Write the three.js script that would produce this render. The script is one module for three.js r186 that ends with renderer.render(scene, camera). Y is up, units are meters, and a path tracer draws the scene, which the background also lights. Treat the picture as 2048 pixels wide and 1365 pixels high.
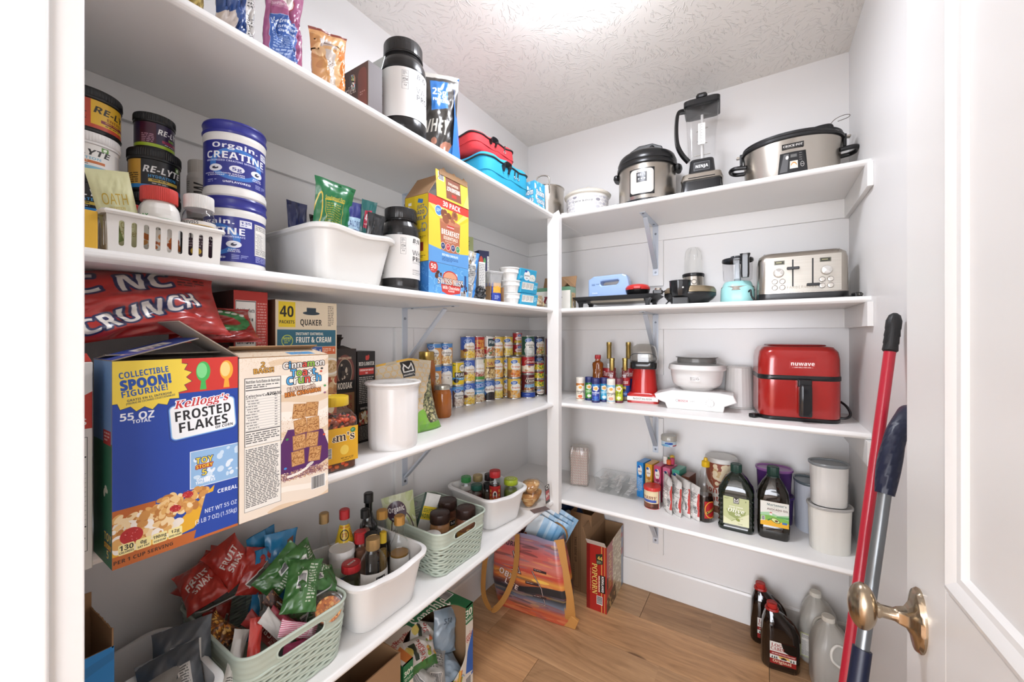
import * as THREE from 'three';
import { RoundedBoxGeometry } from 'three/addons/geometries/RoundedBoxGeometry.js';
import { mergeGeometries, mergeVertices, toCreasedNormals } from 'three/addons/utils/BufferGeometryUtils.js';
import { ImprovedNoise } from 'three/addons/math/ImprovedNoise.js';

// ---------- camera, lights, exposure ----------
const W = 2048, H = 1365, PI = Math.PI;
const scene = new THREE.Scene();
scene.background = new THREE.Color(0x0a0a0b);
const CAMY = 1.415, FOC = 784.7;
const camera = new THREE.PerspectiveCamera(2 * Math.atan(H / 2 / FOC) * 180 / PI, W / H, 0.01, 30);
camera.position.set(0, CAMY, 0);
camera.rotation.y = 32.392 * PI / 180;
camera.setViewOffset(W, H, 0, 10.75, W, H);
camera.updateMatrixWorld();
const renderer = new THREE.WebGLRenderer({ antialias: true });
renderer.toneMapping = THREE.LinearToneMapping;
renderer.toneMappingExposure = 1.0;
renderer.shadowMap.enabled = true;
const LAMP = [-0.5, -1.19], LAMP_POWER = 66, GLOW_POWER = 0.75, HALL_POWER = 0, WINDOW_POWER = 12.5, SIDE_POWER = 5.4;   // lamp x,z and intensities

// room sizes (metres)
const XL = -1.3012, XR = 0.3268, ZB = -2.25, ZF = -0.107, CEIL = 2.664;
const EX = -0.8924, EZ = -1.8335, ST = 0.0229;          // shelf front edges, shelf thickness
const S = [0, 2.0395, 1.5553, 1.0711, 0.5733];           // floor and shelf tops

// ---------- small kit ----------
let seedN = 7;
const rnd = () => { seedN = (seedN * 16807) % 2147483647; return seedN / 2147483647; };
const R = (a, b) => a + (b - a) * rnd();
const perlin = new ImprovedNoise();
const face = (x, z) => Math.atan2(-x, -z);                 // turn that points a thing at the doorway
const V = (x, y, z) => new THREE.Vector3(x, y, z);
const matCache = new Map();
function mat(color, rough = 0.5, metal = 0, extra) {
  const key = [color, rough, metal, extra ? JSON.stringify(extra) : ''].join();
  if (!matCache.has(key)) {
    const m = new THREE.MeshPhysicalMaterial({ color, roughness: rough, metalness: metal, ...(extra || {}) });
    m.side = THREE.DoubleSide; matCache.set(key, m);
  }
  return matCache.get(key);
}
const clearPlastic = (tint = 0xffffff, rough = 0.08) => mat(new THREE.Color(tint).lerp(new THREE.Color(0xffffff), 0.75).getHex(), rough, 0, { transmission: 1, thickness: 0, ior: 1.4 });
const milkyPlastic = (tint, tr = 0.35, rough = 0.5) => mat(tint, rough, 0, { transmission: tr, thickness: 0, ior: 1.45 });
const names = {};
const numbered = (n) => { const k = names[n] = (names[n] ?? -1) + 1; return k ? n + '_' + String(k).padStart(3, '0') : n; };
function tag(o, label, category, group) { o.userData = { label, category }; if (group) o.userData.group = group; return o; }
function thing(name, label, category, [x, y, z], ry = 0, group) {
  const o = new THREE.Group(); o.name = numbered(name); scene.add(o);
  o.position.set(x, y, z); o.rotation.y = ry; return tag(o, label, category, group);
}
function mesh(name, geo, m, parent = scene, label) {
  const o = new THREE.Mesh(geo, m); o.name = parent === scene ? numbered(name) : name; o.castShadow = o.receiveShadow = true;
  if (label) o.userData.label = label;
  parent.add(o); return o;
}
function struct(name, geo, m, parent = scene) { const o = mesh(name, geo, m, parent); if (parent === scene) o.userData.kind = 'structure'; return o; }
// copy of a thing under a name of its own
function dup(root, name, [x, y, z], ry, label, group) {
  const r = root.clone(); r.name = numbered(name); scene.add(r); r.position.set(x, y, z); r.rotation.y = ry;
  r.userData = { ...root.userData, label }; if (group) r.userData.group = group; return r;
}
// print sheets: drawings are packed on canvases and surfaces take their own rectangle
const PAGE = 2048, pages = [];
function cell(w, h, draw) {
  w = Math.round(w); h = Math.round(h);
  let p, c;
  for (const q of pages) {
    for (const row of q.rows) if (h <= row.h && h > row.h * 0.6 && row.x + w + 4 <= PAGE) { p = q; c = row; break; }
    if (c) break;
    if (q.y + h + 4 <= PAGE) { c = { y: q.y, h, x: 0 }; q.rows.push(c); q.y += h + 4; p = q; break; }
  }
  if (!c) {
    const cv = document.createElement('canvas'); cv.width = cv.height = PAGE;
    const tex = new THREE.CanvasTexture(cv); tex.colorSpace = THREE.SRGBColorSpace; tex.anisotropy = 8;
    p = { cv, g: cv.getContext('2d'), tex, rows: [], y: 0, mats: {} }; pages.push(p);
    c = { y: 0, h, x: 0 }; p.rows.push(c); p.y = h + 4;
  }
  const x = c.x, y = c.y; c.x += w + 4;
  const g = p.g; g.save(); g.beginPath(); g.rect(x, y, w, h); g.clip(); g.translate(x, y); draw(g, w, h); g.restore();
  return { page: p, u0: (x + 0.7) / PAGE, u1: (x + w - 0.7) / PAGE, v0: 1 - (y + h - 0.7) / PAGE, v1: 1 - (y + 0.7) / PAGE };
}
const FIN = { paper: [0.55, 0, {}], gloss: [0.28, 0, {}], film: [0.3, 0, { clearcoat: 0.4, clearcoatRoughness: 0.25 }], matte: [0.8, 0, {}], metal: [0.35, 0.5, {}] };
function cmat(c, fin = 'paper') {
  if (c.isMaterial) return c;
  const k = c.page.mats; if (!k[fin]) { const [r, m, e] = FIN[fin]; k[fin] = new THREE.MeshPhysicalMaterial({ map: c.page.tex, roughness: r, metalness: m, side: THREE.DoubleSide, ...e }); }
  return k[fin];
}
function uvTo(geo, c, a = 0, n = geo.attributes.uv.count) {
  const uv = geo.attributes.uv;
  for (let i = a; i < a + n; i++) uv.setXY(i, c.u0 + uv.getX(i) * (c.u1 - c.u0), c.v0 + uv.getY(i) * (c.v1 - c.v0));
  return geo;
}
// box standing on y = 0; faces: f b l r t u (front back left right top under) or a (all): material or printed cell
function boxGeo(w, h, d, faces, fin, rad = 0.0015) {
  rad = Math.min(rad, w / 2.1, h / 2.1, d / 2.1);
  const g = rad > 0.0002 ? new RoundedBoxGeometry(w, h, d, 2, rad) : new THREE.BoxGeometry(w, h, d).toNonIndexed();
  if (g.index) throw 0;
  const p = g.attributes.position, uv = g.attributes.uv, ord = ['r', 'l', 't', 'u', 'f', 'b'], per = p.count / 6, ms = [];
  g.clearGroups();
  ord.forEach((k, i) => {
    const fc = faces[k] ?? faces.a; g.addGroup(i * per, per, i); ms.push(cmat(fc, fin));
    for (let j = i * per; j < (i + 1) * per; j++) {
      const x = p.getX(j) / w + 0.5, y = p.getY(j) / h + 0.5, z = p.getZ(j) / d + 0.5;
      uv.setXY(j, ...(k === 'r' ? [1 - z, y] : k === 'l' ? [z, y] : k === 't' ? [x, 1 - z] : k === 'u' ? [x, z] : k === 'f' ? [x, y] : [1 - x, y]));
    }
    if (!fc.isMaterial) uvTo(g, fc, i * per, per);
  });
  g.translate(0, h / 2, 0);
  const same = ms.every((m) => m === ms[0]); if (same) g.clearGroups();
  return [g, same ? ms[0] : ms];
}
function box(name, w, h, d, faces, parent, o = {}) {
  const [g, m] = boxGeo(w, h, d, faces.isMaterial || faces.page ? { a: faces } : faces, o.fin, o.rad);
  const b = mesh(name, g, m, parent, o.label);
  if (o.at) b.position.set(...o.at); if (o.rot) b.rotation.set(...o.rot); return b;
}
const bx = (x0, x1, y0, y1, z0, z1) => { const g = new THREE.BoxGeometry(x1 - x0, y1 - y0, z1 - z0); g.translate((x0 + x1) / 2, (y0 + y1) / 2, (z0 + z1) / 2); return g; };
// rings of points -> closed skin
const circ = (r, y, n = 40, rib = 0) => Array.from({ length: n }, (_, i) => { const a = i / n * 2 * PI, q = r - (i % 2) * rib; return [Math.sin(a) * q, y, Math.cos(a) * q]; });
const oval = (a, b, y, n = 48, pw = 2) => Array.from({ length: n }, (_, i) => { const t = i / n * 2 * PI, s = Math.sin(t), c = Math.cos(t); return [a * Math.sign(s) * Math.abs(s) ** (2 / pw), y, b * Math.sign(c) * Math.abs(c) ** (2 / pw)]; });
function rrect(hw, hd, r, y, n = 64) {   // rounded rectangle, evenly by length, starting mid front
  r = Math.min(r, hw, hd); const k = [], sx = hw - r, sz = hd - r, q = r * PI / 2, tot = 4 * (sx + sz) + 4 * q;
  for (let i = 0; i < n; i++) {
    let s = i / n * tot; const arc = (cx, cz, a) => k.push([cx + r * Math.sin(a), y, cz + r * Math.cos(a)]);
    if (s < sx) { k.push([s, y, hd]); continue; } s -= sx;
    if (s < q) { arc(sx, sz, s / Math.max(r, 1e-9)); continue; } s -= q;
    if (s < 2 * sz) { k.push([hw, y, sz - s]); continue; } s -= 2 * sz;
    if (s < q) { arc(sx, -sz, PI / 2 + s / Math.max(r, 1e-9)); continue; } s -= q;
    if (s < 2 * sx) { k.push([sx - s, y, -hd]); continue; } s -= 2 * sx;
    if (s < q) { arc(-sx, -sz, PI + s / Math.max(r, 1e-9)); continue; } s -= q;
    if (s < 2 * sz) { k.push([-hw, y, -sz + s]); continue; } s -= 2 * sz;
    if (s < q) { arc(-sx, sz, 1.5 * PI + s / Math.max(r, 1e-9)); continue; } s -= q;
    k.push([-sx + s, y, hd]);
  }
  return k;
}
function loft(rings, o = {}) {
  const n = rings[0].length, pos = [], uv = [], idx = []; let v = 0; const vs = [0];
  for (let j = 1; j < rings.length; j++) { const a = rings[j][0], b = rings[j - 1][0]; v += Math.hypot(a[0] - b[0], a[1] - b[1], a[2] - b[2]) + 1e-6; vs.push(v); }
  rings.forEach((r, j) => { for (let i = 0; i <= n; i++) { pos.push(...r[i % n]); uv.push(i / n, vs[j] / v); } });
  for (let j = 0; j + 1 < rings.length; j++) for (let i = 0; i < n; i++) { const a = j * (n + 1) + i, b = a + 1, c = a + n + 1, d = c + 1; idx.push(a, b, d, a, d, c); }
  const cap = (j, up) => { const r = rings[j], c = pos.length / 3; let m = [0, 0, 0]; r.forEach((p) => { m = m.map((q, i) => q + p[i] / n); }); pos.push(...m); uv.push(0.5, 0.5);
    const b = pos.length / 3; r.forEach((p) => { pos.push(...p); uv.push(0.5, 0.5); });
    for (let i = 0; i < n; i++) up ? idx.push(c, b + i, b + (i + 1) % n) : idx.push(c, b + (i + 1) % n, b + i); };
  if (o.bottom !== false) cap(0, false); if (o.top !== false) cap(rings.length - 1, true);
  let g = new THREE.BufferGeometry(); g.setAttribute('position', new THREE.Float32BufferAttribute(pos, 3)); g.setAttribute('uv', new THREE.Float32BufferAttribute(uv, 2)); g.setIndex(idx);
  return toCreasedNormals(g, o.crease ?? 0.7);
}
const lathe = (prof, seg = 40) => { const g = new THREE.LatheGeometry(prof.map(([r, y]) => new THREE.Vector2(Math.max(r, 1e-5), y)), seg); g.deleteAttribute('normal'); return toCreasedNormals(g, 0.7); };
// smooth profile through points
const soft = (pts, n = 28) => new THREE.CatmullRomCurve3(pts.map(([r, y]) => V(r, y, 0)), false, 'centripetal').getPoints(n).map((p) => [p.x, p.y]);
const band = (r0, y0, y1, span = 2 * PI, c, r1 = r0, seg = 40) => { const g = new THREE.CylinderGeometry(r1, r0, y1 - y0, seg, 1, true, -span / 2, span); g.translate(0, (y0 + y1) / 2, 0); return c ? uvTo(g, c) : g; };
const ribCap = (r, y0, y1, ribs = 60, rib = 0.0007) => loft([circ(r * 0.985, y0, ribs * 2, rib), circ(r, y0 + 0.001, ribs * 2, rib), circ(r * 0.995, y1 - 0.003, ribs * 2, rib), circ(r * 0.97, y1 - 0.0008, ribs * 2), circ(r * 0.9, y1, ribs * 2), circ(r * 0.88, y1 - 0.001, ribs * 2)]);
const tube = (pts, r, seg = 40, closed = false, rs = 8) => new THREE.TubeGeometry(new THREE.CatmullRomCurve3(pts.map((p) => V(...p)), closed, 'centripetal'), seg, r, rs, closed);
function ribbon(pts, side, w, t, seg = 40) {   // flat strap along a curve; side = its width direction
  const c = new THREE.CatmullRomCurve3(pts.map((p) => V(...p)), false, 'centripetal'), s = V(...side).normalize(), rings = [];
  for (let i = 0; i <= seg; i++) { const p = c.getPoint(i / seg), d = c.getTangent(i / seg), n = V().crossVectors(d, s).normalize(), sd = V().crossVectors(n, d).normalize();
    rings.push([[1, 1], [-1, 1], [-1, -1], [1, -1]].map(([a, b]) => [p.x + sd.x * a * w / 2 + n.x * b * t / 2, p.y + sd.y * a * w / 2 + n.y * b * t / 2, p.z + sd.z * a * w / 2 + n.z * b * t / 2])); }
  return loft(rings, { crease: 0.5 });
}
const extr = (pts, depth, bevel = 0, holes = []) => { const sh = new THREE.Shape(pts.map((p) => new THREE.Vector2(...p))); for (const h of holes) sh.holes.push(new THREE.Path(h.map((p) => new THREE.Vector2(...p)))); return new THREE.ExtrudeGeometry(sh, { depth, bevelEnabled: bevel > 0, bevelSize: bevel, bevelThickness: bevel, bevelSegments: 2, curveSegments: 10 }); };
// soft bag: front and back sheets with volume, wrinkles and a crimped seam; warp(p, u, v) bends it
function pouch(name, w, h, t, o, parent) {
  const nx = o.nx ?? 20, ny = o.ny ?? 26, pos = [], uv = [], grp = [], idx = [], sd = o.seed ?? 1, wr = o.wrinkle ?? 0.006, kind = o.kind ?? 'pillow';
  const prof = (v) => kind === 'stand' ? Math.min(1, 0.62 + v * 2.2) * Math.max(0, 1 - v ** (o.vp ?? 2)) ** 0.75 : Math.max(0, 1 - Math.abs(2 * v - 1) ** (o.vp ?? 3.2)) ** 0.8;
  const pt = (s, u, v) => {
    const a = 2 * u - 1, e = Math.max(0, 1 - Math.abs(a) ** 2.4) ** 0.75, b = prof(v), k = e * b;
    const n1 = perlin.noise(u * 3.1 + sd * 7.3, v * 4.3 + sd * 3.1, s * 2.2 + sd), n2 = 1 - Math.abs(perlin.noise(u * 6 + v * 5 + sd * 5.7, v * 7 - u * 4 + sd, s + sd * 2)) * 3.2, n3 = perlin.noise(u * 14 + sd, v * 16 + sd * 4, s * 3);
    const amp = Math.min(1, k * 2.2 + 0.12);
    const p = V(a * w / 2 * (1 - 0.16 * b * t / w * 2) + n1 * wr * 0.5 * (1 - Math.abs(a)), v * h + n1 * wr * 0.6 * k, s * t / 2 * k * (0.88 + 0.3 * n1) + s * wr * amp * (n1 * 0.8 + n2 * 0.55 + n3 * 0.35));
    if (v < 0.045 || v > 0.955) p.z = s * 0.0004 + (kind === 'stand' && v < 0.045 ? s * t / 2 * e * prof(v) : n1 * wr);
    if (o.warp) o.warp(p, u, v, s); return p;
  };
  for (const s of [1, -1]) { const base = pos.length / 3, st = idx.length;
    for (let j = 0; j <= ny; j++) for (let i = 0; i <= nx; i++) { const u = i / nx, v = j / ny, p = pt(s, u, v); pos.push(p.x, p.y, p.z);
      const c = s > 0 ? o.front : (o.back ?? o.front), uu = s > 0 ? u : 1 - u; uv.push(...(c.isMaterial ? [uu, v] : [c.u0 + uu * (c.u1 - c.u0), c.v0 + v * (c.v1 - c.v0)])); }
    for (let j = 0; j < ny; j++) for (let i = 0; i < nx; i++) { const a = base + j * (nx + 1) + i, b = a + 1, c = a + nx + 1, d = c + 1; s > 0 ? idx.push(a, b, d, a, d, c) : idx.push(a, d, b, a, c, d); }
    if (kind === 'stand' && s < 0) for (let i = 0; i < nx; i++) { const a = i, b = i + 1, c = base + i, d = base + i + 1; idx.push(a, c, b, b, c, d); }
    grp.push([st, idx.length - st]);
  }
  let g = new THREE.BufferGeometry(); g.setAttribute('position', new THREE.Float32BufferAttribute(pos, 3)); g.setAttribute('uv', new THREE.Float32BufferAttribute(uv, 2)); g.setIndex(idx);
  const m1 = cmat(o.front, o.fin ?? 'film'), m2 = cmat(o.back ?? o.front, o.fin ?? 'film');
  if (m1 !== m2) grp.forEach(([a, n], i) => g.addGroup(a, n, i));
  g.computeVertexNormals();
  return mesh(name, g, m1 === m2 ? m1 : [m1, m2], parent, o.label);
}
// ---------- drawing helpers for print ----------
const fill = (g, c, x, y, w, h) => { g.fillStyle = c; g.fillRect(x, y, w, h); };
function txt(g, s, x, y, size, c, o = {}) {
  g.save(); g.translate(x, y); if (o.rot) g.rotate(o.rot); if (o.skew) g.transform(1, 0, -o.skew, 1, 0, 0); if (o.sx) g.scale(o.sx, 1);
  g.font = `${o.thin ? '' : 'bold '}${size}px ${o.serif ? 'serif' : o.mono ? 'monospace' : 'sans-serif'}`; g.textAlign = o.al ?? 'center'; g.textBaseline = 'middle'; g.lineJoin = 'round';
  if (o.max) { const m = g.measureText(s).width; if (m > o.max) g.scale(o.max / m, 1); }
  if (o.st) { g.strokeStyle = o.st; g.lineWidth = o.sw ?? size * 0.18; g.strokeText(s, 0, 0); }
  g.fillStyle = c; g.fillText(s, 0, 0); g.restore();
}
// illegible small print
function fine(g, x, y, w, h, n, c, a = 0.8) { g.save(); g.globalAlpha = a; g.fillStyle = c; const lh = h / n; for (let i = 0; i < n; i++) { let q = 0; const end = w * (i === n - 1 ? 0.6 : R(0.88, 1)); while (q < end) { const l = Math.min(R(0.5, 2.2) * lh * 1.4, end - q); g.fillRect(x + q, y + i * lh, l, lh * 0.5); q += l + lh * 0.45; } } g.restore(); }
function bars(g, x, y, w, h, vert) { fill(g, '#f4f2ee', x - 3, y - 3, w + 6, h + 6); g.fillStyle = '#1b1b1b'; let q = 0; const L = vert ? h : w; while (q < L - 2) { const b = Math.max(1, R(0.008, 0.035) * L); vert ? g.fillRect(x, y + q, w, b) : g.fillRect(x + q, y, b, h); q += b + Math.max(1, R(0.01, 0.03) * L); } }
function facts(g, x, y, w, h, title = 'Nutrition Facts', cal) {
  fill(g, '#e9e5dd', x, y, w, h); g.strokeStyle = '#222'; g.lineWidth = 1.5; g.strokeRect(x + 2, y + 2, w - 4, h - 4);
  txt(g, title, x + 6, y + h * 0.045 + 4, Math.min(h * 0.07, w * 0.13), '#1a1a1a', { al: 'left', max: w - 12 });
  fine(g, x + 6, y + h * 0.1, w - 12, h * 0.06, 2, '#333'); fill(g, '#1a1a1a', x + 5, y + h * 0.17, w - 10, Math.max(2, h * 0.012));
  if (cal) { txt(g, 'Calories', x + 6, y + h * 0.225, h * 0.055, '#1a1a1a', { al: 'left', max: w * 0.55 }); txt(g, cal, x + w - 8, y + h * 0.22, h * 0.07, '#1a1a1a', { al: 'right', max: w * 0.38 }); }
  for (let i = 0; i < 12; i++) { const yy = y + h * (0.29 + i * 0.04); fine(g, x + 6 + (i % 3) * w * 0.03, yy, w * 0.5, h * 0.02, 1, '#333'); fine(g, x + w * 0.82, yy, w * 0.13, h * 0.02, 1, '#333'); fill(g, '#777', x + 5, yy + h * 0.028, w - 10, 1); }
  fill(g, '#1a1a1a', x + 5, y + h * 0.775, w - 10, Math.max(2, h * 0.012)); fine(g, x + 6, y + h * 0.81, w - 12, h * 0.16, 5, '#444');
}
const blobs = (g, n, x, y, w, h, cols, r0, r1, sq = 0.7) => { for (let i = 0; i < n; i++) { g.save(); g.translate(x + rnd() * w, y + rnd() * h); g.rotate(rnd() * PI); const r = R(r0, r1); g.fillStyle = cols[Math.floor(rnd() * cols.length)]; g.beginPath(); g.ellipse(0, 0, r, r * R(sq, 1), 0, 0, 2 * PI); g.fill(); g.restore(); } };
const ell = (g, c, x, y, rx, ry, rot = 0, st, sw) => { g.beginPath(); g.ellipse(x, y, rx, ry, rot, 0, 2 * PI); if (c) { g.fillStyle = c; g.fill(); } if (st) { g.strokeStyle = st; g.lineWidth = sw ?? 2; g.stroke(); } };
const poly = (g, c, pts, st, sw) => { g.beginPath(); pts.forEach((p, i) => i ? g.lineTo(...p) : g.moveTo(...p)); g.closePath(); if (c) { g.fillStyle = c; g.fill(); } if (st) { g.strokeStyle = st; g.lineWidth = sw ?? 2; g.stroke(); } };
const plainCell = new Map();
const flat = (c) => { if (!plainCell.has(c)) plainCell.set(c, cell(12, 12, (g) => fill(g, c, 0, 0, 12, 12))); return plainCell.get(c); };
const speckle = (w, h, base, cols, n, r0, r1) => cell(w, h, (g) => { fill(g, base, 0, 0, w, h); blobs(g, n, 0, 0, w, h, cols, r0, r1, 0.3); });

// ---------- room shell ----------
function tex(w, h, draw, rx = 1, ry = 1, color = false) { const c = document.createElement('canvas'); c.width = w; c.height = h; draw(c.getContext('2d'), w, h); const t = new THREE.CanvasTexture(c); t.wrapS = t.wrapT = THREE.RepeatWrapping; t.repeat.set(rx, ry); if (color) t.colorSpace = THREE.SRGBColorSpace; return t; }
function metreUV(g) { const p = g.attributes.position, n = g.attributes.normal, uv = g.attributes.uv; for (let i = 0; i < p.count; i++) { const a = Math.abs(n.getX(i)), b = Math.abs(n.getY(i)); uv.setXY(i, a > 0.5 ? p.getZ(i) : p.getX(i), b > 0.5 ? p.getZ(i) : p.getY(i)); } return g; }
const wallBump = tex(512, 512, (g, w, h) => { fill(g, '#808080', 0, 0, w, h); for (let i = 0; i < 5200; i++) { g.globalAlpha = R(0.05, 0.2); ell(g, rnd() < 0.5 ? '#ffffff' : '#333333', rnd() * w, rnd() * h, R(1, 4), R(1, 4)); } }, 3, 3);
const wallPaint = new THREE.MeshPhysicalMaterial({ color: 0xe9e7e5, roughness: 0.42, bumpMap: wallBump, bumpScale: 0.0004 });
const trimPaint = new THREE.MeshPhysicalMaterial({ color: 0xe9e7e4, roughness: 0.32 });
const shelfPaint = new THREE.MeshPhysicalMaterial({ color: 0xebe9e6, roughness: 0.3, bumpMap: wallBump, bumpScale: 0.00012 });
// skip-trowel plaster: many short curved ridges
const ceilBump = tex(1024, 1024, (g, w, h) => {
  fill(g, '#707070', 0, 0, w, h); g.lineCap = 'round';
  for (let k = 0; k < 2400; k++) {
    const x = rnd() * w, y = rnd() * h, a = perlin.noise(x / 260, y / 260, 3.3) * 5 + R(-0.6, 0.6), L = R(8, 42), c = R(-0.5, 0.5);
    for (const [ox, oy] of [[0, 0], [-w, 0], [0, -h], [w, 0], [0, h]]) {
      g.strokeStyle = rnd() < 0.75 ? '#e8e8e8' : '#303030'; g.globalAlpha = R(0.25, 0.8); g.lineWidth = R(1.2, 4.2); g.beginPath(); g.moveTo(x + ox, y + oy);
      g.quadraticCurveTo(x + ox + Math.cos(a + c) * L * 0.5, y + oy + Math.sin(a + c) * L * 0.5, x + ox + Math.cos(a) * L, y + oy + Math.sin(a) * L); g.stroke();
    }
  }
  g.globalAlpha = 1;
}, 1.1, 1.1);
const ceilPaint = new THREE.MeshPhysicalMaterial({ color: 0xefebe5, roughness: 0.45, bumpMap: ceilBump, bumpScale: 0.005 });
const hallPaint = new THREE.MeshPhysicalMaterial({ color: 0xb4aca2, roughness: 0.6 });
const HX0 = -1.9, HX1 = 1.2, HZ1 = 4.4;                       // the hall behind the doorway
struct('wall_left', metreUV(bx(XL - 0.1, XL, 0, CEIL, ZB - 0.1, ZF)), wallPaint);
struct('wall_back', metreUV(bx(XL, XR, 0, CEIL, ZB - 0.1, ZB)), wallPaint);
struct('wall_right', metreUV(bx(XR, XR + 0.1, 0, CEIL, ZB - 0.1, ZF)), wallPaint);
const DX0 = -0.70, DX1 = 0.285, DH = 2.15;                    // rough doorway
const wf = struct('wall_front', metreUV(bx(HX0, DX0, 0, CEIL, ZF, 0.01)), wallPaint);
struct('panel', metreUV(bx(DX1, HX1, 0, CEIL, ZF, 0.01)), wallPaint, wf);
struct('lintel', metreUV(bx(DX0, DX1, DH, CEIL, ZF, 0.01)), wallPaint, wf);
struct('ceiling', metreUV(bx(HX0 - 0.1, HX1 + 0.1, CEIL, CEIL + 0.1, ZB - 0.1, HZ1 + 0.1)), ceilPaint);
struct('wall_hall_left', bx(HX0 - 0.1, HX0, 0, CEIL, ZF, HZ1), hallPaint);
struct('wall_hall_right', bx(HX1, HX1 + 0.1, 0, CEIL, ZF, HZ1), hallPaint);
struct('wall_hall_back', bx(HX0 - 0.1, HX1 + 0.1, 0, CEIL, HZ1, HZ1 + 0.1), hallPaint);

// plank floor: every plank its own board with its own stretch of grain
const woodTex = tex(2048, 1024, (g, w, h) => {
  const id = g.createImageData(w, h);
  for (let y = 0; y < h; y++) for (let x = 0; x < w; x++) {
    const u = x / w * 8, v = y / h * 4, wob = perlin.noise(u * 0.9, v * 2.2, 1.7) * 0.55;
    const g1 = perlin.noise(u * 0.7, (v + wob * 0.22) * 9, 5.1), g2 = perlin.noise(u * 1.6, (v + wob * 0.1) * 30, 2.3), g3 = perlin.noise(u * 10, v * 130, 8.8), big = perlin.noise(u * 0.35, v * 1.6, 9.4);
    const ring = Math.sin((v * 7 + wob * 5 + g1 * 1.4) * 5) * 0.5 + 0.5;
    let t = 0.58 + big * 0.26 + g1 * 0.22 + g2 * 0.16 + g3 * 0.1 - ring ** 6 * 0.13;
    t = Math.min(1, Math.max(0, t)); const k = (y * w + x) * 4;
    id.data[k] = 138 + 90 * t; id.data[k + 1] = 104 + 82 * t; id.data[k + 2] = 72 + 70 * t; id.data[k + 3] = 255;
  }
  g.putImageData(id, 0, 0);
  for (const [kx, ky] of [[300, 420], [1240, 160], [1700, 720], [800, 880]]) for (let i = 0; i < 26; i++) { g.globalAlpha = 0.1; ell(g, i < 9 ? '#3a2413' : '#6a4a2c', kx + R(-5, 5), ky + R(-3, 3), 40 - i * 1.4, 13 - i * 0.45); }
  g.globalAlpha = 1;
}, 1, 1, true);
const woodMat = [0xffffff, 0xf2ece6, 0xfff4e8, 0xe9e4de].map((c) => new THREE.MeshPhysicalMaterial({ map: woodTex, color: c, roughness: 0.42, bumpMap: woodTex, bumpScale: 0.0004 }));
const floor = struct('floor', bx(HX0, HX1, -0.1, -0.008, ZB, HZ1), mat(0x4a3626, 0.8));
{
  const rows = [[-2.25, -2.0075, [-0.515]], [-2.006, -1.7575, [0.03]], [-1.756, -1.5125, [-1.1]], [-1.511, -1.2665, [-0.822]], [-1.265, -1.02, [-0.2]], [-1.018, -0.774, [-0.66]], [-0.772, -0.528, [0.1]], [-0.526, -0.282, [-0.9]], [-0.28, -0.036, [-0.4]], [-0.034, 0.21, [0.0]], [0.212, 0.456, [-0.6]], [0.458, 0.9, [0.3]], [0.902, 4.4, [-0.5]]];
  let k = 0;
  for (const [z0, z1, cuts] of rows) {
    const xs = [z0 < -0.1 ? XL : HX0, ...cuts, z0 < -0.1 ? XR : HX1];
    for (let i = 0; i + 1 < xs.length; i++) {
      const x0 = xs[i] + (i ? 0.0008 : 0), x1 = xs[i + 1] - 0.0008, [g] = boxGeo(x1 - x0, 0.008, z1 - z0, { a: woodMat[0] }, 'paper', 0.0012), uv = g.attributes.uv, p = g.attributes.position, ox = R(0, 1), oy = R(0, 1);
      for (let q = 0; q < uv.count; q++) uv.setXY(q, p.getX(q) / 2.4 + ox, p.getZ(q) / 1.2 + oy);
      const m = mesh('plank', g, woodMat[k++ % 4], floor); m.position.set((x0 + x1) / 2, -0.008, (z0 + z1) / 2);
    }
  }
}
// baseboards
const base = (name, g) => struct(name, g, trimPaint);
{
  const prof = [[0, 0], [0.013, 0], [0.013, 0.139], [0.009, 0.149], [0, 0.149]];
  const b1 = extr(prof, XR - XL); b1.rotateY(PI / 2); b1.rotateY(PI); b1.rotateY(PI / 2); b1.rotateY(-PI / 2);
  const run = (len) => extr(prof, len);
  let g = run(XR - XL); g.rotateY(-PI / 2); g.translate(XR, 0, ZB); base('baseboard_back', g);         // profile x -> +z
  g = run(-ZB + ZF); g.translate(XL, 0, ZB); base('baseboard_left', g);
  g = run(-ZB + ZF); g.rotateY(PI); g.translate(XR, 0, ZF); base('baseboard_right', g);
}
// shelf boards with a rounded nose; left run and back run at four heights
const nose = (d) => { const p = [[0, 0], [0, ST]]; for (let i = 0; i <= 8; i++) { const a = PI / 2 - i / 8 * PI; p.push([d - ST * 0.45 + Math.cos(a) * ST * 0.45, ST / 2 + Math.sin(a) * ST / 2]); } return p; };
const heights = ['top', 'second', 'third', 'lowest'];
for (let i = 1; i <= 4; i++) {
  let g = toCreasedNormals(extr(nose(EX - XL), -ZB + ZF), 0.5); g.translate(XL, S[i] - ST, ZB);
  tag(mesh('shelf_board', metreUV(g), shelfPaint), `${heights[i - 1]} white painted shelf board along the left wall`, 'shelf');
  g = toCreasedNormals(extr(nose(EZ - ZB), XR - EX), 0.5); g.rotateY(-PI / 2); g.translate(XR, S[i] - ST, ZB);
  tag(mesh('shelf_board', metreUV(g), shelfPaint), `${heights[i - 1]} white painted shelf board along the back wall`, 'shelf');
}
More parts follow.
